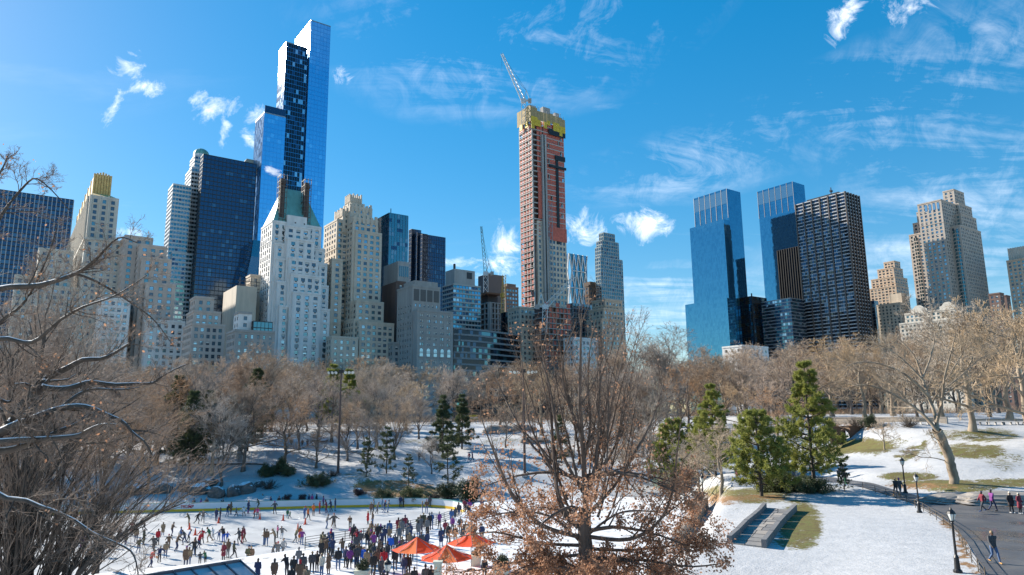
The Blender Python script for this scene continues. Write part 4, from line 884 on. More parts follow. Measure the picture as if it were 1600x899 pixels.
def right_side():
    b = Building('diagrid_tower', 'faceted blue glass tower with white diagonal grid right of the unfinished tower', 640, 903, 400)
    T = b.tier(880, 889, 917, 396); u0, u1, v0, v1, zt, _ = T; W = u1 - u0; L = max(18, v1 - v0); g = b.mb('glazing'); d = b.mb('diagrid'); st = 16.0; k = 0; z = zt
    while z > 10:
        zb = z - st; o = 0 if k % 2 == 0 else 1
        for face in 'fl':
            n_ = 4; WW = W if face == 'f' else L
            def pt(t, zz, row): 
                x = WW * t
                ins = 0.0
                if t in (0, 1) and row % 2: ins = 3.5
                if face == 'f': return (u0 + min(max(x, ins), WW - ins), v0 + (0 if 0 < t < 1 else 0), zz)
                return (u0, v0 + min(max(x, ins), WW - ins), zz)
            for i in range(n_):
                a, c = i / n_, (i + 1) / n_; mid = (a + c) / 2
                P = [pt(a, z, k), pt(c, z, k), pt(c, zb, k + 1), pt(a, zb, k + 1)]
                for tri in ([P[0], pt(mid, zb, k + 1), P[1]],) if o == 0 else ([P[3], P[2], pt(mid, z, k)],): pass
                if face == 'f': g.quad(P[3], P[2], P[1], P[0], WSEED.choice((0, 0, 1)))
                else: g.quad(P[2], P[3], P[0], P[1], WSEED.choice((0, 1, 2)))
                off = Vector((0, -.3, 0)) if face == 'f' else Vector((-.3, 0, 0))
                m_ = Vector(pt(mid, zb if o == 0 else z, k)) + off; e1 = Vector(P[0] if o == 0 else P[3]) + off; e2 = Vector(P[1] if o == 0 else P[2]) + off
                d.beam(e1, m_, .9); d.beam(m_, e2, .9)
            d.beam(Vector(pt(0, zb, k + 1)) + off, Vector(pt(1, zb, k + 1)) + off, .7)
        z = zb; k += 1
    b.mb('roof').quad((u0, v0, zt), (u1, v0, zt), (u1, v0 + L, zt), (u0, v0 + L, zt)); b.mb('wall').quad((u1 - 3, v0, 0), (u1 - 3, v0 + L, 0), (u1, v0 + L, zt), (u1, v0, zt))
    b.finish({'glazing': [GL_BLUE, GL_TEAL, GL_BLUE2], 'diagrid': [WHITEP], 'roof': [STEEL], 'wall': [GL_NAVY]})
    b = Building('dark_brown_block', 'dark brown flat-topped block between the diagrid tower and the slim grey tower', 600, 922, 444)
    T = b.tier(914, 920, 936, 446); b.masonry(T, bay=3, kinds=(0,)); T2 = b.tier(917, 922, 934, 440, 2, 8); T2[5] = T[4]; b.plain(T2); b.finish({'wall': [stone('umber_brick', (.10, .07, .055))]})
    b = Building('slim_grey_tower', 'slim grey-green glass and stone tower with stepped top', 600, 944, 378)
    for (xl, xc, xr, yt, st) in ((936, 943, 960, 364, 6), (932, 941, 966, 376, 3), (930, 939, 966, 386, 1.5), (930, 938, 972, 402, 0)):
        T = b.tier(xl, xc, xr, yt, st); b.curtain(T, bay=2.2, fh=3.3, mi=(0, 1, 2), weights=(4, 3, 1), band=1.0, mull=.5, vfin=.25, band_out=.2)
    b.finish({'wall': [stone('greygreen_stone', (.28, .33, .34))], 'glazing': [GL_TEAL, GL_GREY, GL_NAVY], 'floor_band': [stone('greygreen_stone', (.28, .33, .34))], 'mullion': [stone('greygreen_stone', (.28, .33, .34))]})
    b = Building('tan_domestic_tower', 'tan stepped apartment tower in front of the slim grey tower', 500, 945, 470)
    b.masonry(b.tier(938, 945, 972, 468, 3, 14), bay=3.2); b.masonry(b.tier(934, 943, 974, 482, 0, 16), bay=3.2); b.masonry(b.tier(928, 940, 968, 498, -3, 16), bay=3.2); b.finish({'wall': [TAN]}, single=50)
    b = Building('glass_midrise', 'blue glass mid-rise below the diagrid tower', 520, 900, 474)
    T = b.tier(886, 895, 930, 474); b.curtain(T, bay=3, fh=3.6, mi=(0, 1, 2), weights=(3, 2, 2), band=.6, mull=.5, vfin=.3); b.finish({'wall': [STEEL], 'glazing': [GL_TEAL, GL_NAVY, GL_GREY], 'floor_band': [STEEL], 'mullion': [STEEL]})
    b = Building('unfinished_podium', 'low unfinished podium of red netting and grey slabs under the white crane', 455, 855, 505)
    T = b.tier(844, 852, 892, 478); u0, u1, v0, v1, z, _ = T; n_ = 12
    for k in range(n_):
        b.mb('slab').box(u0, u1, v0, v0 + 14, z - 3.6 * k - .5, z - 3.6 * k)
        for i in range(7):
            x = u0 + (u1 - u0) * i / 7
            if WSEED.random() < .6: b.mb('netting').quad((x, v0 + .7, z - 3.6 * k), (x + (u1 - u0) / 7.3, v0 + .7, z - 3.6 * k), (x + (u1 - u0) / 7.3, v0 + .7, z - 3.6 * k + 2.8), (x, v0 + .7, z - 3.6 * k + 2.8))
            b.mb('column').box(x - .3, x + .3, v0 + .1, v0 + .7, 0, z)
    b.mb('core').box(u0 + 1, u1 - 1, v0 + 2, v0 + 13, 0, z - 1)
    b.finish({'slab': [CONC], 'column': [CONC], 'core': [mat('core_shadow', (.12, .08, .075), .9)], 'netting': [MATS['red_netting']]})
    b = Building('white_base_house', 'white low house with square windows right of the unfinished podium', 450, 900, 530)
    b.masonry(b.tier(890, 896, 934, 528, 0, 10), bay=3, ww=1.8, kinds=(0, 3)); b.finish({'wall': [WHITEST]}, single=16)
    # ---- twin blue glass towers
    def twin(name, label, D, xl, xc, xr, yt, lower, single=None):
        b = Building(name, label, D, xc, yt)
        T = b.tier(xl, xc, xr, yt); b.curtain(T, bay=1.7, fh=4.0, mi=(0, 1), weights=(3, 1), band=.5, mull=.09, vfin=.06, band_out=.02, tilt=.0025)
        zt = T[4]; p, h, n, W = b.face(T, 'l')
        for k_ in range(7): b.box_on(p, h, n, W * k_ / 6 - .22, W * k_ / 6 + .22, zt - 34, zt + .3, .4, 'crown_fin')
        for k_ in range(6): b.box_on(p, h, n, W * k_ / 6 + .5, W * (k_ + 1) / 6 - .5, zt - 17, zt - 2, .25, 'crown_panel')
        for (l_, c_, r_, y_, s_) in lower:
            T2 = b.tier(None, c_, r_, y_, s_, 8); 
            v_, _t = b.on_u(l_, y_, T2[0]); T2[3] = v_; b.curtain(T2, bay=1.7, fh=4.0, mi=(0, 1), weights=(3, 1), band=.5, mull=.09, vfin=.06, band_out=.02, tilt=.0025)
        b.finish({'wall': [GL_NAVY], 'glazing': [GL_BLUE, GL_BLUE2], 'floor_band': [GL_BLUE2], 'mullion': [GL_BLUE2], 'crown_fin': [STEEL], 'crown_panel': [glassmat('crown_glass', (.20, .32, .40), .12, .8)]})
        return b
    twin('twin_glass_tower', 'left one of the twin blue glass towers, with a lower slab in front', 760, 1083, 1135, 1156, 295, ((1077, 1130.5, 1140, 343, -6), (1070, 1136, 1146, 466, -14)))
    twin('twin_glass_tower', 'right one of the twin blue glass towers, behind the ribbed dark tower', 790, 1182, 1238, 1256, 284, ())
    b = Building('glass_wing', 'bronze-blue glass wing with a steel frame between the twin towers', 735, 1152, 452)
    T = b.tier(1149, 1174, 1196, 463, 0, None); b.curtain(T, bay=2.6, fh=4, mi=(0, 1, 2), weights=(3, 2, 1), band=.4, mull=.12, vfin=.1)
    p, h, n, W = b.face(T, 'f'); zt = T[4]; b.box_on(p, h, n, -.6, .6, 0, zt + 3, .8, 'steel_frame'); b.box_on(p, h, n, W - .6, W + .6, 0, zt, .8, 'steel_frame'); b.box_on(p, h, n, 0, W, zt - 7, zt - 5, .7, 'steel_frame')
    b.finish({'wall': [GL_NAVY], 'glazing': [GL_NAVY, GL_BRONZE, GL_BLUE2], 'floor_band': [DKMETAL], 'mullion': [DKMETAL], 'steel_frame': [DKMETAL]})
    b = Building('glass_pavilion_block', 'low banded glass block in front of the right twin tower', 720, 1230, 466)
    T = b.tier(1189, 1235, 1256, 466); b.curtain(T, bay=2.6, fh=3.6, mi=(0, 1, 2), weights=(3, 2, 1), band=1.0, mull=.12, vfin=.1, band_out=.3); b.finish({'wall': [GL_NAVY], 'glazing': [GL_NAVY, GL_TEAL, GL_PALE], 'floor_band': [STEEL], 'mullion': [DKMETAL]})
    b = Building('black_ribbed_tower', 'black ribbed block peeking out left of the ribbed dark tower', 765, 1246, 385)
    T = b.tier(1214, 1247, 1256, 385); b.curtain(T, bay=3, fh=3.8, mi=(0,), band=.3, mull=.9, vfin=.7); b.finish({'wall': [BLACKM], 'glazing': [GL_BLACK], 'floor_band': [BLACKM], 'mullion': [BLACKM]})
    # ---- ribbed dark tower
    b = Building('ribbed_dark_tower', 'dark grey tower with bronze vertical ribs and white floor lines', 700, 1320, 300)
    T = b.tier(1241, 1320, 1341, 300); zt = T[4]
    b.curtain(T, bay=2.3, fh=3.6, mi=(0, 1, 2, 3), weights=(6, 3, 1, 1), band=1.0, mull=.12, vfin=.1, band_out=.05)
    for fc, k_ in (('l', 6), ('f', 5)):
        p, h, n, W = b.face(T, fc)
        for i in range(k_ + 1): b.box_on(p, h, n, W * i / k_ - .55, W * i / k_ + .55, 0, zt + .5, 1.0, 'bronze_rib'); 
    r = b.mb('roof_plant'); r.box(T[0] + 6, T[1] - 6, T[2] + 10, T[3] - 10, zt, zt + 4); r.beam((T[0] + 10, 20, zt), (T[0] + 10, 20, zt + 12), .7); r.beam((T[0] + 13, 22, zt), (T[0] + 13, 22, zt + 8), .6); r.box(T[0] + 8.5, T[0] + 11.5, 19, 21, zt + 7, zt + 9)
    b.finish({'wall': [BLACKM], 'glazing': [GL_BLACK, GL_NAVY, glassmat('slate_glass', (.14, .17, .22), .08, .8), GL_BRONZE], 'floor_band': [mat('grey_spandrel', (.42, .44, .47), .5, .1)], 'mullion': [DKMETAL], 'bronze_rib': [mat('bronze', (.12, .10, .092), .4, .3)], 'roof_plant': [DKMETAL]})
    # ---- tan pair
    b = Building('tan_stepped_tower', 'tan stepped apartment tower with a small crown right of the ribbed dark tower', 820, 1402, 430)
    for (xl, xc, xr, yt, st, L) in ((1380, 1397, 1406, 408, 8, None), (1370, 1396, 1410, 418, 5, None), (1360, 1398, 1417, 432, 0, None), (1358, 1400, 1419, 446, -3, None)):
        b.masonry(b.tier(xl, xc, xr, yt, st, L), bay=4.2, fh=3.4, ww=2.6, wh=2.0, kinds=(3, 0, 2), cornice=.3)
    b.finish({'wall': [TAN]}, single=60)
    b = Building('cream_grid_block', 'cream block with a regular grid of small windows below the tan stepped tower', 720, 1402, 470)
    b.masonry(b.tier(1369, 1406, 1417, 473), bay=3.6, fh=3.4, ww=1.8, kinds=(2, 3, 0), cornice=.2); T = b.tier(1394, 1408, 1416, 458, 2, 12); b.plain(T); b.finish({'wall': [BEIGE]}, single=60)
    b = Building('grey_glass_sliver', 'narrow grey glass building squeezed behind the ribbed dark tower', 780, 1368, 470)
    T = b.tier(1352, 1366, 1372, 470); b.curtain(T, bay=3, fh=3.6, mi=(0, 1), weights=(2, 1), band=.5); b.finish({'wall': [STEEL], 'glazing': [GL_GREY, GL_NAVY], 'floor_band': [STEEL], 'mullion': [STEEL]})
    # ---- big limestone tower
    b = Building('limestone_tower', 'large pale limestone tower with stepped open crown at the right', 700, 1512, 320)
    kw = dict(bay=4.0, fh=3.7, ww=2.2, wh=2.4, kinds=(0, 3, 3, 1, 2), cornice=.3, rec=.4)
    b.masonry(b.tier(1418, 1500, 1531, 352, 0), **kw); b.masonry(b.tier(1424, 1501, 1524, 334, 3), **kw)
    b.masonry(b.tier(1430, 1498, 1517, 318, 6), **kw)
    A = b.tier(1432, 1470, 1492, 312, 9, None); b.masonry(A, **kw)
    Bt = b.tier(1472, 1490, 1505, 296, 9, None); b.masonry(Bt, **kw)
    b.masonry(b.tier(1420, 1458, 1470, 345, -2.0, None), **kw) if False else None
    # glazed bay strips on the broad face
    T = b.tier(1418, 1500, 1531, 352, 0); p, h, n, W = b.face(T, 'l')
    for (a, c) in ((.10, .17), (.33, .40), (.62, .69), (.86, .95)):
        b.box_on(p, h, n, W * a, W * c, 20, T[4] - 4, .5, 'bay_glazing')
        for k in range(int((T[4] - 24) / 3.7)): b.box_on(p, h, n, W * a - .15, W * c + .15, 20 + 3.7 * k, 20.9 + 3.7 * k, .7, 'bay_spandrel')
        b.box_on(p, h, n, W * (a + c) / 2 - .2, W * (a + c) / 2 + .2, 20, T[4] - 4, .62, 'bay_spandrel')
    pg, h, n, W = b.face(A, 'l')
    for i in range(4): b.box_on(pg, h, n, W * (.3 + .17 * i), W * (.4 + .17 * i), A[4] - 9, A[4] - 2.5, .15, 'crown_opening')
    b.finish({'wall': [stone('warm_limestone', (.44, .38, .33))], 'bay_glazing': [GL_TEAL], 'bay_spandrel': [stone('warm_limestone', (.44, .38, .33))], 'crown_opening': [GL_PALE]}, single=300)
    b = Building('limestone_house', 'cream limestone house with curved gables in front of the limestone tower', 600, 1490, 470)
    kw = dict(bay=3.6, fh=3.6, ww=2.0, wh=2.0, kinds=(3, 0, 1), cornice=.4)
    b.masonry(b.tier(1404, 1494, 1506, 497, 0), **kw); T = b.tier(1412, 1492, 1504, 482, 3); b.masonry(T, **kw)
    for (xl, xr) in ((1422, 1448), (1468, 1494)):
        v1, _ = b.on_u(xl, 480, T[0]); v0, _ = b.on_u(xr, 480, T[0]); z = T[4]; poly = [(0, 0), (0, 3), (.14, 3.4), (.24, 5.2), (.36, 6.4), (.64, 6.4), (.76, 5.2), (.86, 3.4), (1, 3), (1, 0)]
        vs = [(T[0] - .3, v0 + (v1 - v0) * a, z + c) for a, c in poly] + [(T[0] + 1.2, v0 + (v1 - v0) * a, z + c) for a, c in poly]; n_ = len(poly)
        b.mb('gable').add(vs, [tuple(range(n_)), tuple(range(2 * n_ - 1, n_ - 1, -1))] + [(i, n_ + i, n_ + (i + 1) % n_, (i + 1) % n_) for i in range(n_)])
    b.finish({'wall': [CREAM], 'gable': [CREAM]}, single=80)
    b = Building('ribbed_top_block', 'brown apartment block with a cream ribbed top at the right edge', 620, 1590, 380)
    T = b.tier(1571, 1625, 1650, 400); b.masonry(T, bay=3.6, ww=2, kinds=(0, 3, 1)); T2 = b.tier(1573, 1622, 1640, 381, 2); T2[5] = T[4] - 1; b.plain(T2, 'top_block'); p, h, n, W = b.face(T2, 'l')
    for i in range(12): b.box_on(p, h, n, W * i / 12, W * i / 12 + .7, T[4], T2[4] + .3, .5, 'top_block')
    b.finish({'wall': [TAN], 'top_block': [CREAM]}, single=40)
    b = Building('brown_brick_house', 'small brown brick house between the limestone tower and the right edge block', 560, 1556, 458)
    b.masonry(b.tier(1544, 1562, 1568, 458), bay=4); b.masonry(b.tier(1560, 1572, 1578, 462, 2, 8), bay=4); b.finish({'wall': [stone('brown_brick', (.15, .095, .08))]})
    b = Building('white_kiosk_row', 'long low white park-side building below the twin towers', 480, 1150, 540)
    b.masonry(b.tier(1128, 1160, 1200, 540, 0, None), bay=5, fh=4, cornice=.3); b.finish({'wall': [WHITEST]})
buildings()

# ------------------------------------------------------------------ trees
def unit(v): return v / np.maximum(np.linalg.norm(v, axis=-1, keepdims=True), 1e-9)
def tubes(pts, rad, S=3):
    """pts (N,P,3), rad (N,P) -> verts, quads"""
    N, P, _ = pts.shape
    t = np.empty_like(pts); t[:, 1:-1] = pts[:, 2:] - pts[:, :-2]; t[:, 0] = pts[:, 1] - pts[:, 0]; t[:, -1] = pts[:, -1] - pts[:, -2]; t = unit(t)
    ref = np.where(np.abs(t[..., 2:3]) < .9, np.array([0, 0, 1.0]), np.array([1.0, 0, 0])); r = unit(np.cross(t, ref)); u = np.cross(r, t)
    a = np.arange(S) * 2 * np.pi / S
    V = pts[:, :, None] + rad[:, :, None, None] * (r[:, :, None] * np.cos(a)[:, None] + u[:, :, None] * np.sin(a)[:, None])
    idx = np.arange(N * P * S).reshape(N, P, S); nx = np.roll(idx, -1, 2)
    F = np.stack([idx[:, :-1], nx[:, :-1], nx[:, 1:], idx[:, 1:]], -1).reshape(-1, 4)
    return V.reshape(-1, 3), F
class Geo:
    def __init__(s): s.V = []; s.F = []; s.M = []; s.n = 0
    def add(s, V, F, mi=0):
        if len(V) == 0: return
        s.V.append(V); s.F.append(F + s.n); s.M.append(np.full(len(F), mi, np.int32)); s.n += len(V)
    def mesh(s, name, mats, smooth=False):
        by = {}
        for F, M in zip(s.F, s.M): by.setdefault(F.shape[1], []).append((F, M))
        FL = []; ML = []
        for k, l in by.items(): FL.append(np.concatenate([f for f, _ in l])); ML.append(np.concatenate([m for _, m in l]))
        return np_mesh(name, np.concatenate(s.V), FL, mats, np.concatenate(ML), smooth)
def interp(pts, rad, bi, t):
    P = pts.shape[1]; f = t * (P - 1); i = np.minimum(f.astype(int), P - 2); w = (f - i)[:, None]
    p = pts[bi, i] * (1 - w) + pts[bi, i + 1] * w; r = rad[bi, i] * (1 - w[:, 0]) + rad[bi, i + 1] * w[:, 0]; d = unit(pts[bi, i + 1] - pts[bi, i])
    return p, r, d
def spawn(rng, pts, rad, k, tr=(.25, 1.0), ang=(35, 65), ln=(.4, .7), up=.15, wig=.18, P=4, rfac=.6, rmin=.004, taper=.25, lens=None, droop=0.0, cone=True):
    """k children per branch, returns (pts, rad)"""
    N = len(pts); bi = np.repeat(np.arange(N), k); M = len(bi); t = rng.uniform(tr[0], tr[1], M)
    p, r, d = interp(pts, rad, bi, t)
    L0 = np.linalg.norm(np.diff(pts, axis=1), axis=2).sum(1)[bi]
    L = L0 * rng.uniform(ln[0], ln[1], M) * ((1.15 - .6 * t) if cone else 1)
    if lens is not None: L = rng.uniform(lens[0], lens[1], M)
    a = np.radians(rng.uniform(ang[0], ang[1], M)); rv = unit(rng.normal(size=(M, 3))); pr = unit(np.cross(d, rv))
    dr = d * np.cos(a)[:, None] + pr * np.sin(a)[:, None]; dr[:, 2] += up; dr = unit(dr)
    out = np.empty((M, P, 3)); out[:, 0] = p; step = L / (P - 1)
    for j in range(1, P):
        dr = unit(dr + rng.normal(size=(M, 3)) * wig + np.array([0, 0, up * .35 - droop * j / P])); out[:, j] = out[:, j - 1] + dr * step[:, None]
    r0 = np.maximum(np.minimum(r * rfac, r * .95), rmin); R_ = r0[:, None] * np.linspace(1, taper, P)[None]; R_ = np.maximum(R_, rmin * .6)
    return out, R_
def polytube(pts, r0, r1, n=24, wob=0.0, rng=None):
    S = smoothline([(*p,) for p in pts], max(2, n // (len(pts) - 1))); A = np.array([tuple(p) for p in S])
    if wob and rng is not None: A[1:-1] += rng.normal(size=(len(A) - 2, 3)) * wob
    return A[None], np.linspace(r0, r1, len(A))[None]
BARK_TAN = mat('bark_tan', (.12, .088, .066), .9, color2=(.22, .17, .13), scale=6, bump=.4, stretch=(1, 1, .3)); BARK_GREY = mat('bark_grey', (.085, .066, .055), .9, color2=(.17, .14, .12), scale=6, bump=.4, stretch=(1, 1, .3))
BARK_DARK = mat('bark_dark', (.055, .043, .036), .9, color2=(.10, .08, .065), scale=5, bump=.5, stretch=(1, 1, .3)); BARK_OAK = mat('bark_oak', (.085, .06, .047), .9, color2=(.17, .125, .10), scale=5, bump=.5, stretch=(1, 1, .3)); BARK_PALE = mat('bark_pale', (.17, .125, .09), .85, color2=(.40, .325, .24), scale=1.6, bump=.3, stretch=(1, 1, .4))
TWIG_TAN = mat('twig_tan', (.45, .34, .25), .9, rnd=.28); TWIG_GREY = mat('twig_grey', (.40, .315, .25), .9, rnd=.28); TWIG_RED = mat('twig_russet', (.42, .295, .21), .9, rnd=.28); TWIG_NEAR = mat('twig_near', (.27, .19, .14), .9, rnd=.15); TWIG_DARK = mat('twig_dark', (.10, .075, .06), .9); TWIG_PALE = mat('twig_pale', (.44, .345, .25), .9, rnd=.22)
SNOW = mat('snow_cap', (.78, .79, .82), .7); NEEDLE = mat('pine_needles', (.17, .205, .04), .7, color2=(.34, .335, .085), scale=1.2, transl=.42); NEEDLE_DK = mat('dark_needles', (.05, .075, .035), .7, color2=(.12, .135, .06), scale=1.0, transl=.3)
LEAF_BR = mat('dead_oak_leaves', (.33, .165, .09), .75, color2=(.52, .31, .20), scale=2.2, coords='Object', detail=8, transl=.4); LEAF_BUSH = mat('bush_leaves', (.03, .045, .018), .6, color2=(.07, .085, .03), scale=2.0)

def bare_tree(seed, H=18, form='round', trunk_h=.28, r=.35, bark=None, twig=None, k=(9, 7, 6, 6), twig_r=.012, stems=1, spread=1.0, lean=(0, 0)):
    """returns trunk mesh and crown mesh of a leafless tree, base at the origin"""
    rng = np.random.default_rng(seed); T = Geo(); C = Geo()
    st = []
    for s in range(stems):
        a = rng.uniform(0, 6.28); off = .35 * (stems > 1)
        top = np.array([math.cos(a) * H * .12 * (stems > 1) + lean[0], math.sin(a) * H * .12 * (stems > 1) + lean[1], H * (.72 if form != 'vase' else .6)])
        P = 9; z = np.linspace(0, 1, P)[:, None]; base = np.array([math.cos(a) * off, math.sin(a) * off, -.3]); ln = base + (top - base) * z + rng.normal(size=(P, 3)) * np.array([.02, .02, 0]) * H * z ** .5 * .8
        rr = np.linspace(1, .22, P) * r; rr[0] *= 1.5; st.append((ln, rr))
    pts = np.stack([a for a, _ in st]); rad = np.stack([b for _, b in st])
    V, F = tubes(pts, rad, 8); T.add(V, F)
    if form == 'vase': l1 = spawn(rng, pts, rad, k[0], (trunk_h, .95), (18, 42), (.62, .9), .22, .10, 7, .62, cone=False)
    elif form == 'spread': l1 = spawn(rng, pts, rad, k[0], (trunk_h, 1.0), (45, 80), (.5, .8), .12, .16, 7, .62, cone=True)
    else: l1 = spawn(rng, pts, rad, k[0], (trunk_h, 1.0), (30, 62), (.5, .75), .18, .13, 7, .6)
    if spread != 1.0:
        l1 = (np.concatenate([l1[0][:, :1], l1[0][:, :1] + (l1[0][:, 1:] - l1[0][:, :1]) * np.array([spread, spread, 1])], 1), l1[1])
    V, F = tubes(*l1, 5); T.add(V, F)
    l2 = spawn(rng, *l1, k[1], (.25, 1.0), (25, 58), (.4, .65), .14, .16, 5, .6, twig_r * 1.4); V, F = tubes(*l2, 4); T.add(V, F)
    l3 = spawn(rng, *l2, k[2], (.2, 1.0), (25, 60), (.4, .7), .1, .2, 4, .65, twig_r * 1.15); V, F = tubes(*l3, 3); C.add(V, F)
    l4 = spawn(rng, *l3, k[3], (.15, 1.0), (22, 58), (.4, .75), .08, .22, 3, .75, twig_r, .5); V, F = tubes(*l4, 3); C.add(V, F)
    return T.mesh('trunk', [bark or BARK_GREY], True), C.mesh('crown', [twig or TWIG_TAN])
def needle_tufts(rng, p, d, n, ln, w):
    """n thin blades round each point"""
    N = len(p); a = np.repeat(np.arange(N), n); M = len(a)
    dr = unit(d[a] * .55 + rng.normal(size=(M, 3)) * .75 + np.array([0, 0, .18])); L = rng.uniform(.6, 1.1, M)[:, None] * ln
    sd = unit(np.cross(dr, rng.normal(size=(M, 3)))) * w; b = p[a] + rng.normal(size=(M, 3)) * ln * .15
    V = np.stack([b - sd, b + sd, b + dr * L], 1).reshape(-1, 3); F = np.arange(M * 3).reshape(-1, 3)
    return V, F
def conifer(seed, H=12, R0=3.4, whorls=16, per=5, clear=.12, r=.22, needle=None, bark=None, sub=7, tuft=7, nl=.30, nw=.05, up=.12, sparse=0.0, droop=.1, top_round=.8):
    rng = np.random.default_rng(seed); T = Geo(); C = Geo(); P = 7
    ln = np.zeros((1, P, 3)); ln[0, :, 2] = np.linspace(-.3, H, P); ln[0, 1:-1, :2] = rng.normal(size=(P - 2, 2)) * .06; rr = np.linspace(r, .03, P)[None]; V, F = tubes(ln, rr, 8); T.add(V, F)
    B = []; BR = []
    for w in range(whorls):
        t = clear + (1 - clear) * (w + rng.uniform(-.3, .3)) / whorls; t = min(max(t, clear), .985); z = t * H; L = R0 * ((1 - t) ** top_round) * (1.0 if t > clear + .1 else .8) + .25; a0 = rng.uniform(0, 6.28)
        for k in range(per):
            if rng.random() < sparse: continue
            a = a0 + 6.283 * k / per + rng.uniform(-.3, .3); l = L * rng.uniform(.65, 1.12); d = np.array([math.cos(a), math.sin(a), rng.uniform(-.05, .25)]); pp = [np.array([0, 0, z])]
            for j in range(1, 6): d = unit(d + np.array([0, 0, up - droop * (j / 5)]) + rng.normal(size=3) * .07); pp.append(pp[-1] + d * l / 5)
            B.append(pp); BR.append(np.linspace(.18 * r + .02, .008, 6))
    B = np.array(B); BR = np.array(BR); V, F = tubes(B, BR, 4); T.add(V, F)
    s1 = spawn(rng, B, BR, sub, (.25, 1.0), (25, 65), (.22, .42), .1, .15, 4, .5, .006, droop=.05); V, F = tubes(*s1, 3); T.add(V, F)
    # tufts along the side shoots and at the branch ends
    q = [];
    for (t0) in (.35, .6, .8, 1.0):
        bi = np.arange(len(s1[0])); p, _, d = interp(s1[0], s1[1], bi, np.full(len(bi), t0) * rng.uniform(.9, 1, len(bi))); q.append((p, d))
    bi = np.repeat(np.arange(len(B)), 4); p, _, d = interp(B, BR, bi, rng.uniform(.55, 1, len(bi))); q.append((p, d))
    p = np.concatenate([x for x, _ in q]); d = np.concatenate([x for _, x in q]); V, F = needle_tufts(rng, p, d, tuft, nl, nw); C.add(V, F)
    return T.mesh('trunk', [bark or BARK_DARK], True), C.mesh('crown', [needle or NEEDLE])
def leafcards(rng, p, d, n, size, curl=.5):
    N = len(p); a = np.repeat(np.arange(N), n); M = len(a); dr = unit(d[a] * .3 + rng.normal(size=(M, 3)) * .8 + np.array([0, 0, -.35])); s = rng.uniform(.6, 1.15, M)[:, None] * size
    sd = unit(np.cross(dr, rng.normal(size=(M, 3)))); nn = np.cross(dr, sd); b = p[a] + rng.normal(size=(M, 3)) * size * .8
    mid = b + dr * s * .55 + nn * s * curl * .25; V = np.stack([b, mid + sd * s * .32 - nn * s * .1, b + dr * s, mid - sd * s * .32 - nn * s * .1], 1).reshape(-1, 3)
    i = np.arange(M) * 4; F = np.concatenate([np.stack([i, i + 1, i + 2], 1), np.stack([i, i + 2, i + 3], 1)])
    return V, F
def bush(seed, rx, ry, rz, n=900, leaf=.12, m=None, stems=14, twigs=True):
    rng = np.random.default_rng(seed); C = Geo(); T = Geo()
    a = rng.uniform(0, 6.28, stems); e = rng.uniform(.25, 1.4, stems); tip = np.stack([np.cos(a) * np.cos(e) * rx, np.sin(a) * np.cos(e) * ry, np.sin(e) * rz], 1) * rng.uniform(.7, 1, (stems, 1))
    pts = tip[:, None] * np.linspace(0, 1, 5)[None, :, None]; pts[:, 1:, :] += rng.normal(size=(stems, 4, 3)) * .08; rad = np.linspace(.04, .01, 5)[None].repeat(stems, 0); V, F = tubes(pts, rad, 4); T.add(V, F)
    s1 = spawn(rng, pts, rad, 10, (.2, 1), (20, 70), (.25, .5), .1, .2, 3, .6, .006); V, F = tubes(*s1, 3); T.add(V, F)
    bi = rng.integers(0, len(s1[0]), n); p, _, d = interp(s1[0], s1[1], bi, rng.uniform(.2, 1, n)); V, F = leafcards(rng, p, d, 3, leaf); C.add(V, F)
    return T.mesh('stem', [BARK_DARK], True), C.mesh('foliage', [m or LEAF_BUSH])
def plant(name, label, meshes, loc, rz=0.0, sc=1.0, group=None, cat='tree', names=('trunk', 'crown'), sz=None):
    e = empty(name, loc, rz); e.scale = (sc, sc, sz or sc); tag(e, label, cat, group)
    for n_, m in zip(names, meshes): linkobj(n_, m, e)
    return e

LAND = [(-999, 118, 'the ribbed office slab'), (118, 190, 'the gilded crown tower'), (190, 285, 'the pinkish stepped block'), (285, 345, 'the domed tower'), (345, 402, 'the beige windowless block'), (402, 516, 'the white hotel tower'), (516, 606, 'the beige stepped hotel'),
        (606, 710, 'the grey clubhouse'), (710, 812, 'the ribbon-window building'), (812, 888, 'the unfinished tower'), (888, 980, 'the slim grey tower'), (980, 1070, 'the gap of open sky'), (1070, 1165, 'the left twin tower'), (1165, 1241, 'the right twin tower'),
        (1241, 1360, 'the ribbed dark tower'), (1360, 1420, 'the tan stepped tower'), (1420, 1545, 'the limestone tower'), (1545, 2600, 'the right edge block')]
def landmark(px):
    for a, b, n in LAND:
        if a <= px < b: return n
ORD = ['first', 'second', 'third', 'fourth', 'fifth', 'sixth', 'seventh', 'eighth', 'ninth', 'tenth', 'eleventh', 'twelfth', 'thirteenth', 'fourteenth', 'fifteenth', 'sixteenth']
def unique_labels(items):
    """items: list of (object, base label, px); repeats are told apart by their order from the left"""
    by = {}
    for o, l, px in items: by.setdefault(l, []).append((px, o))
    for l, lst in by.items():
        lst.sort(key=lambda t: t[0])
        for i, (px, o) in enumerate(lst): o['label'] = l if len(lst) == 1 else l + ', ' + ORD[min(i, len(ORD) - 1)] + ' from left'

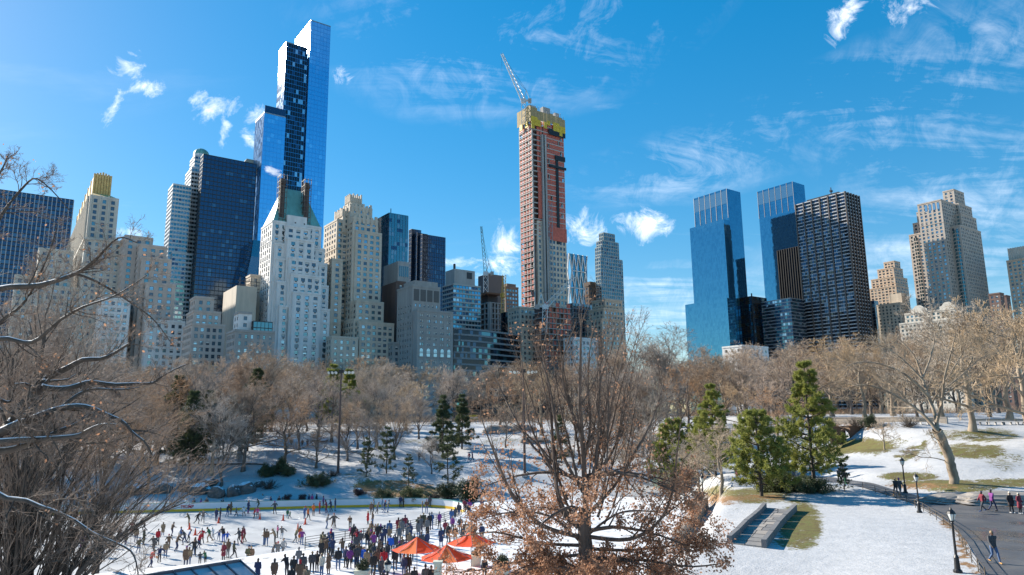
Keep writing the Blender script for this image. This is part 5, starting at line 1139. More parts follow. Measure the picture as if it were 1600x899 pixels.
def background_trees():
    V = {'round': [bare_tree(21, 18, 'round', .14, .27, BARK_GREY, TWIG_TAN, (13, 8, 6, 6), .02), bare_tree(22, 18, 'round', .16, .3, BARK_GREY, TWIG_GREY, (13, 8, 6, 6), .02)],
         'upright': [bare_tree(23, 18, 'vase', .12, .28, BARK_GREY, TWIG_GREY, (12, 8, 6, 6), .019), bare_tree(24, 18, 'vase', .12, .27, BARK_TAN, TWIG_TAN, (12, 8, 6, 6), .02)],
         'wide': [bare_tree(25, 16, 'spread', .16, .30, BARK_TAN, TWIG_RED, (12, 7, 6, 6), .02), bare_tree(26, 16, 'spread', .2, .32, BARK_PALE, TWIG_PALE, (12, 7, 6, 6), .021)]}
    tone = {('round', 0): 'tan', ('round', 1): 'grey', ('upright', 0): 'grey', ('upright', 1): 'tan', ('wide', 0): 'russet', ('wide', 1): 'pale'}
    H0 = {'round': 18, 'upright': 18, 'wide': 16}; rnd = random.Random(5); items = []
    def put(x, y, H, form, v, row):
        H *= 1.16
        px, py = proj((x, y, gz(x, y))); sc = H / H0[form] / 1.0
        e = plant('bare_tree', None, V[form][v], (x, y, gz(x, y) - .1), rnd.uniform(0, 6.28), sc * rnd.uniform(1.15, 1.4), 'leafless park trees', sz=sc)
        items.append((e, f'{tone[(form, v)]} {form} bare tree {row} {landmark(px)}', px))
    # street row
    for x in np.arange(-215, 185, 6.6):
        y = rnd.uniform(262, 318); form = rnd.choice(('round', 'round', 'upright', 'wide')); put(x + rnd.uniform(-3, 3), y, rnd.uniform(18, 23), form, rnd.randrange(2), 'far back below')
    for x in np.arange(-160, 130, 7.5):
        y = rnd.uniform(212, 250); px, _ = proj((x, y, 10))
        if 560 < px < 880 and y < 245: continue
        put(x + rnd.uniform(-4, 4), y, rnd.uniform(15, 20), rnd.choice(('round', 'upright', 'wide')), rnd.randrange(2), 'midway below')
    # trees on the bank above the rink: px of the foot, depth, height
    for (px, dep, H, form, v) in ((305, 138, 15, 'upright', 0), (352, 122, 11.5, 'upright', 0), (385, 131, 14, 'round', 1), (270, 150, 17, 'round', 0), (230, 135, 15, 'wide', 0), (180, 150, 17, 'round', 1), (120, 140, 17, 'upright', 0), (60, 150, 18, 'round', 0), (0, 135, 17, 'wide', 0),
                                  (398, 182, 18, 'upright', 0), (425, 196, 18, 'upright', 1), (497, 134, 8.5, 'wide', 0), (560, 150, 11, 'round', 1), (470, 150, 12, 'upright', 0), (545, 140, 10, 'round', 0), (578, 134, 9, 'wide', 0), (618, 140, 10, 'upright', 1), (520, 162, 13, 'wide', 0), (655, 165, 9, 'round', 1), (500, 178, 14, 'round', 1), (448, 138, 11, 'wide', 0), (635, 190, 12, 'wide', 1), (480, 200, 15, 'upright', 0), (590, 180, 12, 'round', 1), (675, 128, 6, 'round', 1), (590, 150, 10, 'wide', 1), (600, 228, 17, 'upright', 1), (380, 190, 19, 'round', 0), (330, 175, 18, 'wide', 0),
                                  (790, 150, 8, 'round', 1), (780, 190, 15, 'wide', 0), (845, 175, 15, 'wide', 1), (900, 160, 15, 'upright', 0), (945, 150, 13, 'round', 0), (1000, 140, 14, 'round', 1), (985, 190, 20, 'upright', 0), (1040, 170, 19, 'upright', 0), (1075, 150, 14, 'wide', 0), (1110, 180, 17, 'round', 0),
                                  (1120, 92, 8.5, 'wide', 1), (1085, 100, 8, 'wide', 1), (975, 118, 9, 'upright', 1), (930, 128, 9, 'wide', 0), (1010, 122, 8, 'round', 1)):
        d = ray(px, 640); x = d.x / d.y * dep; put(x, dep, H, form, v, 'on the bank below')
    for k in range(34):
        px = rnd.uniform(-40, 430); dep = rnd.uniform(128, 205)
        if px > 560: continue
        d = ray(px, 640); put(d.x / d.y * dep, dep, rnd.uniform(11, 17), rnd.choice(('round', 'upright', 'wide', 'wide')), rnd.randrange(2), 'on the bank below')
    for k in range(16):
        px = rnd.uniform(900, 1230); dep = rnd.uniform(125, 200); d = ray(px, 640); put(d.x / d.y * dep, dep, rnd.uniform(9, 15), rnd.choice(('round', 'upright', 'wide')), rnd.randrange(2), 'on the bank below')
    # big pale trees on the right-hand slope
    for (px, dep, H, form, v) in ((1240, 150, 16, 'round', 0), (1300, 165, 17, 'wide', 1), (1350, 150, 15, 'wide', 1), (1395, 170, 18, 'wide', 1), (1432, 140, 15, 'upright', 1), (1470, 150, 17, 'wide', 1), (1515, 108, 19, 'wide', 1), (1545, 150, 18, 'upright', 1), (1575, 132, 18, 'wide', 1), (1602, 98, 18, 'wide', 1), (1640, 120, 19, 'wide', 1),
                                  (1330, 200, 19, 'round', 0), (1270, 210, 19, 'round', 1), (1200, 190, 18, 'wide', 0), (1440, 200, 19, 'round', 0), (1500, 190, 19, 'wide', 1), (1560, 200, 20, 'round', 0), (1165, 165, 15, 'upright', 1), (1410, 128, 6, 'wide', 1), (1376, 103, 4.2, 'wide', 1)):
        d = ray(px, 640); x = d.x / d.y * dep; put(x, dep, H, form, v, 'on the slope below')
    unique_labels(items)
background_trees()

def custom_tree(name, label, loc, limbs, trunk_mat, twig_mat, seed, levels, leaves=None, snow=0.0, cat='tree', snow_min=.05, group=None):
    """limbs: list of (world points, r0, r1); levels: list of spawn kwargs; everything relative to loc"""
    rng = np.random.default_rng(seed); T = Geo(); C = Geo(); S = Geo(); L0 = Vector(loc); all1 = []
    N = 25
    def snowcap(P, Rr, S_):
        keep = Rr.mean(1) > snow_min
        if keep.any():
            P2 = P[keep] + np.array([0, 0, 1]) * Rr[keep][..., None] * .8; V, F = tubes(P2, Rr[keep] * .42 * snow, 5); S.add(V, F)
    for lm in limbs:
        pts, r0, r1 = lm[:3]
        P, Rr = polytube([Vector(p) - L0 for p in pts], r0, r1, 24, min(.25 * r1, .03), rng)
        t = np.linspace(0, 1, N); f = t * (P.shape[1] - 1); i = np.minimum(f.astype(int), P.shape[1] - 2); w = (f - i)
        Q = (P[0, i] * (1 - w)[:, None] + P[0, i + 1] * w[:, None])[None]; QR = (Rr[0, i] * (1 - w) + Rr[0, i + 1] * w)[None]
        V, F = tubes(Q, QR, 8); T.add(V, F)
        if len(lm) < 4: all1.append((Q, QR))
        elif snow: snowcap(Q, QR, S)
    P = np.concatenate([a for a, _ in all1]); Rr = np.concatenate([b for _, b in all1])
    if snow: snowcap(P, Rr, S)
    tips = []
    for j, kw in enumerate(levels):
        kw = dict(kw); sides = kw.pop('sides', 3)
        P, Rr = spawn(rng, P, Rr, **kw); V, F = tubes(P, Rr, sides); (T if j == 0 else C).add(V, F); tips.append((P, Rr))
        if snow and j == 0: snowcap(P, Rr, S)
    e = empty(name, loc); tag(e, label, cat, group); linkobj('trunk', T.mesh('trunk', [trunk_mat], True), e); linkobj('crown', C.mesh('crown', [twig_mat]), e)
    if snow and S.V: linkobj('snow_cap', S.mesh('snow_cap', [SNOW], True), e)
    if leaves:
        for (lvl, cnt, per, size, weight, m) in leaves:
            P, Rr = tips[lvl]; bi = rng.integers(0, len(P), cnt); p, _, d = interp(P, Rr, bi, rng.uniform(.2, 1, cnt)); w = weight(p + np.array(loc)); k = rng.random(len(p)) < w
            V, F = leafcards(rng, p[k], d[k], per, size); G = Geo(); G.add(V, F); tag(linkobj('foliage', G.mesh('foliage', [m]), e), kind='stuff')
    return e
def pxl(lst, dep, sc=1.0, ox=0, oy=0, drift=0.0):
    n = len(lst); return [at(ox + x / sc, oy + y / sc, dep + drift * i / max(1, n - 1)) for i, (x, y) in enumerate(lst)]

def oak():
    D = 35.0; sc, ox, oy = 2.146, 680, 480; rnd = random.Random(3); base = at(918, 899, D); base = Vector((base.x, base.y, gz(base.x, base.y)))
    fork = at(914, 846, D)
    limbs = [([base - Vector((0, 0, .3)), base + Vector((0, 0, 1.5)), at(918, 890, D), fork, at(913, 800, D)], .42, .30, 1)]
    L = [([(505, 690), (500, 560), (492, 430), (485, 300), (488, 180), (490, 40)], .24, .03), ([(480, 740), (425, 680), (402, 560), (392, 420), (385, 300), (362, 160), (352, 70)], .19, .025), ([(495, 620), (430, 500), (402, 380), (380, 250), (330, 120)], .15, .02),
         ([(500, 660), (530, 560), (556, 420), (542, 330), (560, 220), (590, 140), (604, 60)], .19, .02), ([(505, 700), (600, 600), (680, 470), (730, 370), (765, 260)], .17, .02), ([(512, 770), (640, 780), (735, 735), (790, 640), (810, 500), (822, 390)], .16, .02),
         ([(485, 770), (370, 738), (270, 650), (230, 570), (190, 470), (150, 360)], .17, .02), ([(495, 600), (340, 480), (255, 350), (200, 225)], .13, .015), ([(490, 430), (440, 300), (428, 180), (470, 60)], .12, .015), ([(498, 520), (520, 400), (512, 260), (520, 130), (540, 40)], .12, .012), ([(540, 560), (620, 440), (660, 330), (700, 200)], .10, .012), ([(400, 560), (320, 400), (300, 280), (290, 160)], .09, .012),
         ([(490, 800), (350, 790), (200, 755), (80, 770)], .14, .02), ([(510, 810), (650, 815), (800, 800), (950, 785)], .14, .02), ([(490, 830), (300, 850), (160, 880), (60, 890)], .13, .02), ([(515, 840), (700, 850), (850, 870), (960, 860)], .13, .02), ([(490, 790), (380, 700), (240, 690), (130, 720)], .11, .015), ([(505, 770), (620, 690), (760, 690), (880, 720)], .11, .015),
         ([(500, 850), (420, 900), (330, 940), (200, 960)], .12, .02), ([(510, 850), (600, 900), (740, 940), (880, 950)], .12, .02)]
    for k, (pl, a, b) in enumerate(L):
        dr = rnd.uniform(-5.5, 5.5); limbs.append((pxl(pl, D, sc, ox, oy, dr), a * .64, b))
    for k in range(16):                                                   # thin upright branches of the crown
        x0 = rnd.uniform(400, 640); y0 = rnd.uniform(420, 640); x1 = x0 + (x0 - 505) * rnd.uniform(.5, 1.4) + rnd.uniform(-40, 40); y1 = rnd.uniform(20, 190); limbs.append((pxl([(x0 * .6 + 202, y0 + 90), (x0, y0), ((x0 + x1) / 2 + rnd.uniform(-12, 12), (y0 + y1) / 2), (x1, y1)], D + rnd.uniform(-2.5, 2.5), sc, ox, oy, rnd.uniform(-2, 2)), .07, .01))
    for k in range(12):                                                   # low drooping limbs all round the trunk
        a = 6.283 * k / 12 + rnd.uniform(-.2, .2); p0 = base + Vector((0, 0, rnd.uniform(2.2, 4.4))); q = Vector((math.cos(a), math.sin(a), 0)); l_ = rnd.uniform(3.5, 6); limbs.append(([p0, p0 + q * l_ * .3 + Vector((0, 0, .5)), p0 + q * l_ * .65 + Vector((0, 0, .5)), p0 + q * l_ + Vector((0, 0, 0))], .10, .02))
    for k in range(7):                                                    # limbs towards and away from the viewer, low down
        a = rnd.uniform(0, 6.28); p0 = fork + Vector((0, 0, rnd.uniform(-.3, 3))); q = Vector((math.cos(a) * 1.0, math.sin(a), 0)); limbs.append(([p0, p0 + q * 1.6 + Vector((0, 0, .3)), p0 + q * 3.4 + Vector((0, 0, .1)), p0 + q * 5.4 + Vector((0, 0, -.5))], .11, .02))
    def wt(p):
        z = p[:, 2]; r = np.hypot(p[:, 0] - base.x, p[:, 1] - base.y)
        return np.clip((13.4 - z) / 4.8, .0, 1) ** 1.4 * .85 * np.clip((10.0 - r) / 2.0, .3, 1) * np.clip((p[:, 0] + 3.6) / 1.4, .03, 1) * (.25 + .75 * (np.sin(p[:, 0] * 2.1 + 1) * np.sin(p[:, 2] * 2.6) * np.sin(p[:, 1] * 1.9 + .5) > -.12)) + .012
    return custom_tree('oak_tree', 'large oak still holding brown dead leaves low down, centre of the foreground', base, limbs, BARK_OAK, mat('twig_oak', (.12, .083, .064), .9), 31,
        [dict(k=10, tr=(.2, 1), ang=(18, 48), ln=(.2, .38), up=.16, wig=.12, P=5, rfac=.5, rmin=.012, sides=4), dict(k=6, tr=(.2, 1), ang=(22, 55), ln=(.35, .6), up=.08, wig=.18, P=4, rfac=.6, rmin=.007), dict(k=3, tr=(.2, 1), ang=(25, 60), ln=(.4, .7), up=.03, wig=.2, P=3, rfac=.7, rmin=.005)],
        leaves=[(2, 36000, 3, .15, wt, LEAF_BR), (1, 9000, 3, .15, wt, LEAF_BR)], snow=.0)
oak()

def left_trees():
    # snow-lined limbs of a tree standing just outside the frame
    sc, D = 5.0, 19.0; O = (0, 560); b = at(-210, 900, D); base = Vector((b.x, b.y, gz(b.x, b.y)))
    j = at(-90, 690, D)
    limbs = [([base - Vector((0, 0, .3)), base + Vector((.2, 0, 3)), at(-150, 780, D), j, at(-60, 640, D), at(-55, 540, D), at(-70, 440, D), at(-75, 330, D)], .42, .14, 1)]
    P = lambda l, a, c, dr=0.0, o=O: limbs.append((pxl(l, D, sc, o[0], o[1], dr), a, c))
    P([(-450, 650), (-200, 640), (0, 625), (60, 530), (190, 350), (330, 220), (345, 180), (380, 148), (520, 80), (640, 18), (780, 5), (900, -40), (1020, -120)], .17, .03, 1)
    P([(325, 225), (400, 240), (530, 238), (680, 192), (750, 190), (900, 210), (1080, 200), (1190, 195), (1240, 160), (1340, 100), (1480, 40)], .085, .015, 1.5)
    P([(-450, 650), (-200, 630), (0, 582), (100, 530), (230, 488), (350, 435), (470, 395), (600, 376), (720, 390), (870, 460), (960, 490), (1040, 590), (1130, 650), (1190, 760)], .13, .015, -1)
    P([(470, 395), (560, 320), (650, 265), (750, 240), (960, 245), (1090, 225)], .06, .01, .8)
    P([(-450, 660), (-100, 660), (180, 642), (400, 630), (600, 608), (690, 560), (800, 515), (910, 518)], .10, .012, -2)
    P([(-450, 700), (0, 728), (200, 682), (300, 655), (430, 580), (560, 530), (640, 480), (740, 420)], .10, .012, -1); P([(540, 640), (640, 665), (760, 665), (880, 650), (1000, 610), (1090, 590)], .04, .008)
    P([(-450, 700), (-200, 860), (0, 1085), (180, 1105), (300, 1155), (440, 1200), (590, 1270), (730, 1370), (870, 1430), (1010, 1490), (1060, 1580), (1080, 1700)], .075, .012, -2)
    P([(-450, 400), (-100, 300), (70, 345), (110, 240), (200, 130), (330, 20)], .05, .01, 1)
    for (l, a, c) in (([(-75, 480), (0, 452), (62, 446), (118, 428), (150, 405), (185, 372), (215, 380)], .09, .012), ([(-70, 430), (-20, 380), (0, 340), (30, 300), (60, 280), (110, 330)], .07, .01), ([(-75, 380), (-30, 310), (0, 270), (14, 240)], .06, .01), ([(-60, 560), (0, 530), (50, 535), (95, 500), (130, 480), (180, 462), (230, 430)], .07, .01), ([(-60, 580), (0, 505), (40, 470), (75, 400), (90, 350)], .06, .01), ([(118, 428), (150, 440), (200, 470), (240, 500), (270, 540)], .04, .008)):
        limbs.append((pxl(l, D, 1, 0, 0, random.Random(len(l)).uniform(-2, 2)), a, c))
    def wt(p): return np.full(len(p), .25)
    custom_tree('plane_tree', 'grey tree at the left edge reaching snow-lined limbs across the view', base, limbs, BARK_DARK, TWIG_NEAR, 41,
        [dict(k=17, tr=(.2, 1), ang=(25, 65), ln=(.10, .24), up=.12, wig=.2, P=5, rfac=.45, rmin=.009, sides=4), dict(k=9, tr=(.15, 1), ang=(25, 65), ln=(.4, .7), up=.05, wig=.25, P=4, rfac=.6, rmin=.006), dict(k=5, tr=(.2, 1), ang=(25, 65), ln=(.4, .7), up=.02, wig=.25, P=3, rfac=.7, rmin=.0045)],
        leaves=[(2, 1500, 1, .10, wt, LEAF_BR)], snow=1.0, snow_min=.028)
    # fan of dark upswept stems in the lower left corner
    D = 29.0; b = at(30, 960, D); base = Vector((b.x, b.y, gz(b.x, b.y))); rnd = random.Random(8); limbs = []
    for k in range(30):
        t = k / 29; bx = -70 + 150 * rnd.random(); ang = R(-8 + 66 * t + rnd.uniform(-6, 6)); Ln = rnd.uniform(300, 440) * (1.0 - .15 * t); dd = rnd.uniform(-3.5, 3.5)
        p = [(bx, 1000)]; a = ang * .55
        for s in range(6): p.append((p[-1][0] + math.sin(a) * Ln / 6, p[-1][1] - math.cos(a) * Ln / 6)); a += ang * .12 + rnd.uniform(-.05, .05)
        limbs.append((pxl(p, D, 1, 0, 0, dd), rnd.uniform(.06, .15), .015))
    limbs.append(([base - Vector((0, 0, .4)), at(36, 900, D), at(40, 800, D), at(44, 700, D), at(60, 600, D), at(70, 520, D)], .30, .05)); limbs.append(([base - Vector((0, 0, .4)), at(14, 900, D), at(20, 780, D), at(14, 660, D), at(20, 560, D)], .22, .04))
    custom_tree('fan_stemmed_tree', 'dark many-stemmed tree fanning up from the lower left corner', base, limbs, BARK_DARK, TWIG_NEAR, 43,
        [dict(k=17, tr=(.15, 1), ang=(12, 36), ln=(.25, .5), up=.22, wig=.09, P=5, rfac=.5, rmin=.012, sides=4), dict(k=6, tr=(.2, 1), ang=(15, 40), ln=(.35, .65), up=.14, wig=.14, P=4, rfac=.6, rmin=.007), dict(k=3, tr=(.2, 1), ang=(20, 50), ln=(.4, .7), up=.1, wig=.2, P=3, rfac=.7, rmin=.0055)])
    # two trees behind them whose crowns fill the left third
    V = bare_tree(51, 20, 'round', .3, .36, BARK_DARK, mat('twig_mid', (.36, .26, .19), .9, rnd=.2), (13, 9, 7, 6), .012); V2 = bare_tree(52, 20, 'vase', .25, .34, BARK_DARK, mat('twig_mid', (.30, .215, .16), .9), (12, 9, 7, 6), .012)
    for (px, dep, H, v, l) in ((-55, 44, 23, V, 'tall tan leafless tree behind the snow-lined limbs, left edge'), (70, 50, 21.5, V2, 'tall grey leafless tree rising above the rink corner, lower left'), (170, 62, 18.5, V, 'tan leafless tree with a broad crown left of the dark conifers'), (240, 118, 17, V2, 'grey leafless tree between the fan of stems and the dark conifers'), (15, 60, 24.5, V2, 'grey leafless tree behind the others at the left edge')):
        d = ray(px, 640); x = d.x / d.y * dep
        plant('bare_tree', l, v, (x, dep, gz(x, dep) - .1), px * .01, H / 20, 'leafless park trees')
left_trees()

def right_plane():
    D = 78.6; rt = at(1490, 752, D); base = Vector((rt.x, rt.y, gz(rt.x, rt.y)))
    L = [([(1491, 760), (1489, 740), (1482, 712), (1472, 688), (1464, 672)], .78, .5), ([(1466, 675), (1446, 652), (1430, 638), (1405, 622), (1372, 606), (1340, 602), (1318, 612)], .34, .05), ([(1466, 675), (1460, 645), (1448, 612), (1440, 588), (1428, 556), (1405, 530)], .38, .05),
         ([(1464, 660), (1472, 625), (1476, 590), (1486, 550), (1494, 520)], .28, .04), ([(1452, 622), (1420, 590), (1385, 572), (1350, 566), (1322, 572)], .2, .03), ([(1444, 596), (1408, 560), (1376, 540), (1348, 534)], .17, .03), ([(1442, 590), (1456, 552), (1462, 520), (1470, 496)], .17, .03), ([(1474, 610), (1504, 585), (1530, 562), (1552, 552)], .17, .03), ([(1484, 715), (1474, 700), (1466, 688), (1456, 683)], .11, .03), ([(1484, 722), (1460, 716), (1438, 714), (1416, 706)], .09, .02), ([(1478, 595), (1505, 550), (1520, 520)], .14, .03), ([(1420, 630), (1392, 600), (1368, 585)], .12, .02)]
    rnd = random.Random(2); limbs = [(pxl(l, D, 1, 0, 0, 0 if i == 0 else rnd.uniform(-5, 5)), a * .62, b) + ((1,) if i == 0 else ()) for i, (l, a, b) in enumerate(L)]
    custom_tree('plane_tree', 'pale barked leaning tree with a forked trunk on the lawn above the path', base, limbs, BARK_PALE, TWIG_PALE, 61,
        [dict(k=12, tr=(.25, 1), ang=(25, 60), ln=(.25, .5), up=.12, wig=.18, P=5, rfac=.5, rmin=.02, sides=4), dict(k=8, tr=(.2, 1), ang=(25, 60), ln=(.35, .65), up=.08, wig=.2, P=4, rfac=.6, rmin=.012), dict(k=5, tr=(.2, 1), ang=(25, 60), ln=(.4, .7), up=.05, wig=.22, P=3, rfac=.7, rmin=.01)])
right_plane()

def conifers():
    pine = [conifer(71, 14, 4.6, 15, 6, .14, .24, NEEDLE, BARK_DARK, 9, 9, .42, .045, .10, .08, .06, .75), conifer(72, 9, 4.2, 11, 6, .12, .2, NEEDLE, BARK_DARK, 10, 9, .42, .045, .12, .08, .06, .6)]
    dark = [conifer(73, 14, 4.2, 16, 6, .16, .26, NEEDLE_DK, BARK_DARK, 8, 8, .42, .05, .06, .1, .12, .7), conifer(74, 9, 2.6, 14, 5, .1, .16, NEEDLE_DK, BARK_DARK, 8, 8, .36, .045, .08, .12, .14, .9)]
    thin = conifer(75, 8, 2.4, 11, 5, .1, .12, NEEDLE_DK, BARK_DARK, 5, 6, .34, .04, .1, .25, .12, .9)
    D = lambda px, dep: (ray(px, 640).x / ray(px, 640).y * dep, dep)
    for (px, dep, H, m, h0, l) in ((1262, 80.5, 14.4, pine[0], 14, 'tall sunlit pine beside the path bend'), (1180, 78, 9.3, pine[1], 9, 'short bushy sunlit pine left of the tall one'), (1112, 106, 13.5, pine[0], 14, 'green pine below the left twin tower'), (1048, 116, 11.5, pine[1], 9, 'pine half hidden behind the oak branches, right side'), (1092, 112, 9, pine[1], 9, 'lower pine crown just left of the green pine'), (1308, 79, 3.6, thin, 8, 'thin young pine beside the path railing'),
                                   (302, 129, 15, dark[0], 14, 'dark conifer at the left end of the picket fence'), (278, 138, 17, dark[0], 14, 'dark conifer behind the left end of the picket fence'), (325, 140, 14, dark[0], 14, 'dark conifer above the middle of the picket fence'), (400, 165, 17, dark[0], 14, 'dark conifer between the grey trees below the white hotel tower'), (520, 190, 18, pine[0], 14, 'yellow-green pine behind the floodlight mast'), (545, 196, 17, pine[0], 14, 'second yellow-green pine right of the floodlight mast'), (692, 142, 12.5, dark[1], 9, 'narrow conifer standing alone on the snow field'), (722, 150, 11.5, dark[1], 9, 'slim conifer right of the lone narrow conifer'),
                                   (606, 127, 8.5, thin, 8, 'loose young conifer at the rink bank, left of the shrubs'), (700, 122, 9.5, thin, 8, 'loose young conifer above the far board'), (575, 124, 7, thin, 8, 'small loose conifer right of the floodlight mast foot'), (640, 121, 5.5, thin, 8, 'low drooping conifer behind the far board'), (390, 150, 12, dark[0], 14, 'dark conifer behind the right end of the picket fence'), (1215, 97, 5.5, dark[1], 9, 'small dark conifer behind the path between the sunlit pines'), (875, 135, 9, dark[1], 9, 'dark conifer seen through the middle of the oak')):
        x, y = D(px, dep); s = H / h0; plant('pine_tree' if m in pine else 'conifer_tree', l, m, (x, y, gz(x, y) - .1), px * .013, s, 'evergreen park trees')
    b1 = bush(81, 3.6, 2.6, 3.0, 2600, .22, NEEDLE_DK, 22); b2 = bush(82, 3.4, 2.4, 2.2, 2200, .2, NEEDLE_DK, 24); b3 = bush(83, 1.3, 1.3, 1.3, 900, .12, mat('russet_leaves', (.10, .045, .04), .8, var=.3, scale=3), 16); b4 = bush(84, 3.4, 3.0, 3.4, 3000, .2, LEAF_BUSH, 24)
    bb = bush(85, 2.2, 2.0, 1.6, 10, .05, LEAF_BUSH, 40)
    for (px, py, m, s, l) in ((440, 742, b1, 1.0, 'dark evergreen bush on the snowy bank, left one'), (415, 744, b1, .75, 'smaller dark evergreen bush left of the large one'), (495, 760, b2, 1.0, 'snow-dusted spreading evergreen bush beside the floodlight mast'), (447, 781, b3, .8, 'clipped russet shrub behind the far board, left of two'), (470, 781, b3, .8, 'clipped russet shrub behind the far board, right of two'), (735, 785, b4, 1.15, 'large dark rhododendron bush behind the rounded rink end'), (700, 780, b4, .8, 'dark bush left of the large rhododendron'), (600, 782, b2, .8, 'low dark shrub behind the far board middle'),
                              (645, 781, b2, .9, 'dark drooping shrub behind the far board'), (560, 775, b3, 1.0, 'russet shrub above the far board'), (1235, 768, b2, .95, 'snow-dusted low juniper left of the tall pine foot'), (1275, 770, b2, .8, 'snow-dusted low juniper right of the tall pine foot'), (1205, 768, b2, .9, 'snow-dusted juniper beside the short pine'), (1360, 668, b4, .7, 'brown-green bush by the road wall')):
        p = onground(px, py); plant('evergreen_bush', l, m, (p.x, p.y, p.z - .15), px * .02, s, 'bushes', 'bush', ('stem', 'foliage'))
    for (px, py, s, l) in ((310, 760, 1.1, 'bare twiggy shrub on the rocks, left'), (420, 765, 1.2, 'bare twiggy shrub right of the boulders'), (1340, 672, 1.6, 'bare brown shrub below the road wall'), (1300, 675, 1.5, 'bare brown shrub behind the tall pine'), (680, 782, 1.0, 'bare twiggy shrub behind the far board'), (1420, 668, 1.3, 'bare brown shrub right of the small tree'), (520, 745, .9, 'bare twiggy shrub beside the floodlight mast')):
        p = onground(px, py); plant('bare_shrub', l, bb, (p.x, p.y, p.z - .1), px * .03, s, 'bushes', 'bush', ('stem', 'foliage'))
conifers()

def undergrowth():
    """low brown brush along the park edge, nobody could count its stems"""
    rng = np.random.default_rng(99); n = 15000; x = rng.uniform(-230, 190, n); y = rng.uniform(236, 338, n); z = ground_h(x, y); p = np.stack([x, y, z - .1], 1); h = rng.uniform(1.0, 3.4, n); d = np.stack([rng.normal(0, .35, n), rng.normal(0, .35, n), np.ones(n)], 1); d = unit(d)
    P = np.stack([p, p + d * h[:, None] * .5 + rng.normal(size=(n, 3)) * .1, p + d * h[:, None] + rng.normal(size=(n, 3)) * .25], 1); Rr = np.tile([.05, .035, .015], (n, 1)); G = Geo(); V, F = tubes(P, Rr, 3); G.add(V, F)
    tag(linkobj('undergrowth', G.mesh('undergrowth', [TWIG_RED])), 'low brown brush along the far park edge', kind='stuff')
undergrowth()

# ------------------------------------------------------------------ rink fittings and park furniture
WHITE_PL = mat('white_plastic', (.72, .73, .75), .45, var=.05, scale=2); YELLOW_PL = mat('yellow_plastic', (.78, .46, .02), .5); GREENCAP = mat('teal_cap', (.10, .30, .28), .5); REDTXT = mat('red_lettering', (.5, .03, .05), .6)
BLACKP = mat('black_paint', (.02, .02, .022), .45, .2, var=.2, scale=5); ROCKM = None
def seg_len(pl): return [math.hypot(b[0] - a[0], b[1] - a[1]) for a, b in zip(pl, pl[1:])]
def walk(pl, step):
    out = []; carry = 0.0
    for a, b in zip(pl, pl[1:]):
        L = math.hypot(b[0] - a[0], b[1] - a[1]); s = carry
        while s < L: out.append((a[0] + (b[0] - a[0]) * s / L, a[1] + (b[1] - a[1]) * s / L)); s += step
        carry = s - L
    return out
def rink_board():
    line = [(-125, 101), (-48, 108.8), (-29, 111), (-17, 111.6), (-14, 111.2), (-11.5, 110), (-9.5, 108.4), (-8, 106.2), (-7, 103.6), (-6.5, 100.6), (-6.3, 97)]
    S = walk([tuple(p)[:2] for p in smoothline([(x, y, 0) for x, y in line], 8)], 2.4)[::-1]
    root = empty('rink_board', (-29, 111, 0)); tag(root, 'white rink board with a yellow kick strip along the far edge', 'board')
    pan = MB(); pan.box(0, .99, -.05, .05, .36, 1.22); pm = pan.mesh('panel', [WHITE_PL]); ks = MB(); ks.box(0, 1, -.075, .05, .01, .36); km = ks.mesh('kick_strip', [YELLOW_PL]); cp = MB(); cp.box(0, 1, -.09, .09, 1.22, 1.29); cm = cp.mesh('cap_rail', [GREENCAP])
    for a, b in zip(S, S[1:]):
        L = math.hypot(b[0] - a[0], b[1] - a[1]); an = math.atan2(b[1] - a[1], b[0] - a[0])
        for n_, m in (('panel', pm), ('kick_strip', km), ('cap_rail', cm)):
            o = linkobj(n_, m, root, (a[0] + 29, a[1] - 111, 0), an); o.scale = (L, -1 if an > math.pi / 2 or an < -math.pi / 2 else 1, 1)
    p = onz(292, 792, .45); q = onz(312, 791.5, .45); yb = np.interp(p.x, [-125, -48, -29], [101, 108.8, 111])
    cu = bpy.data.curves.new('board_lettering', 'FONT'); cu.body = 'TRUMP'; cu.size = .62; cu.extrude = .004; cu.shear = .12; cu.offset = .012
    t = bpy.data.objects.new('tmp_text', cu); COL.objects.link(t); me = bpy.data.meshes.new_from_object(t.evaluated_get(bpy.context.evaluated_depsgraph_get())); bpy.data.objects.remove(t); me.materials.clear(); me.materials.append(REDTXT)
    o = linkobj('board_lettering', me, root); o.location = (p.x + 29, yb - 111 - .085, .5); o.rotation_euler = (math.pi / 2, 0, math.atan2(7.8, 77)); o.scale = (.95, 1, 1)
rink_board()
def railing(name, label, line, step, h, bars, z0=None, r=.03, mat_=None, hc=True):
    pts = walk(line, step); z = [(z0 if z0 is not None else gz(*p)) for p in pts]; root = empty(name, (*pts[0], z[0])); tag(root, label, 'railing'); b = MB(); b.box(-r, r, -r, r, -.1, h); pm = b.mesh('post', [mat_ or BLACKP]); P0 = Vector((*pts[0], z[0]))
    for p, zz in zip(pts, z): linkobj('post', pm, root, Vector((*p, zz)) - P0)
    for k in range(bars):
        b = MB(); hh = h * (k + 1) / bars - .03
        for i in range(len(pts) - 1): b.beam(Vector((*pts[i], z[i] + hh)) - P0, Vector((*pts[i + 1], z[i + 1] + hh)) - P0, r * 1.3)
        b.build('rail', [mat_ or BLACKP], root)
    return root
railing('rink_railing', 'dark metal railing between the spectators and the ice', [(x + .25, y - .5) for x, y in RIM[4:]], 2.2, 1.15, 5, TERR_Z)
p0, p1 = onground(284, 728), onground(414, 727)
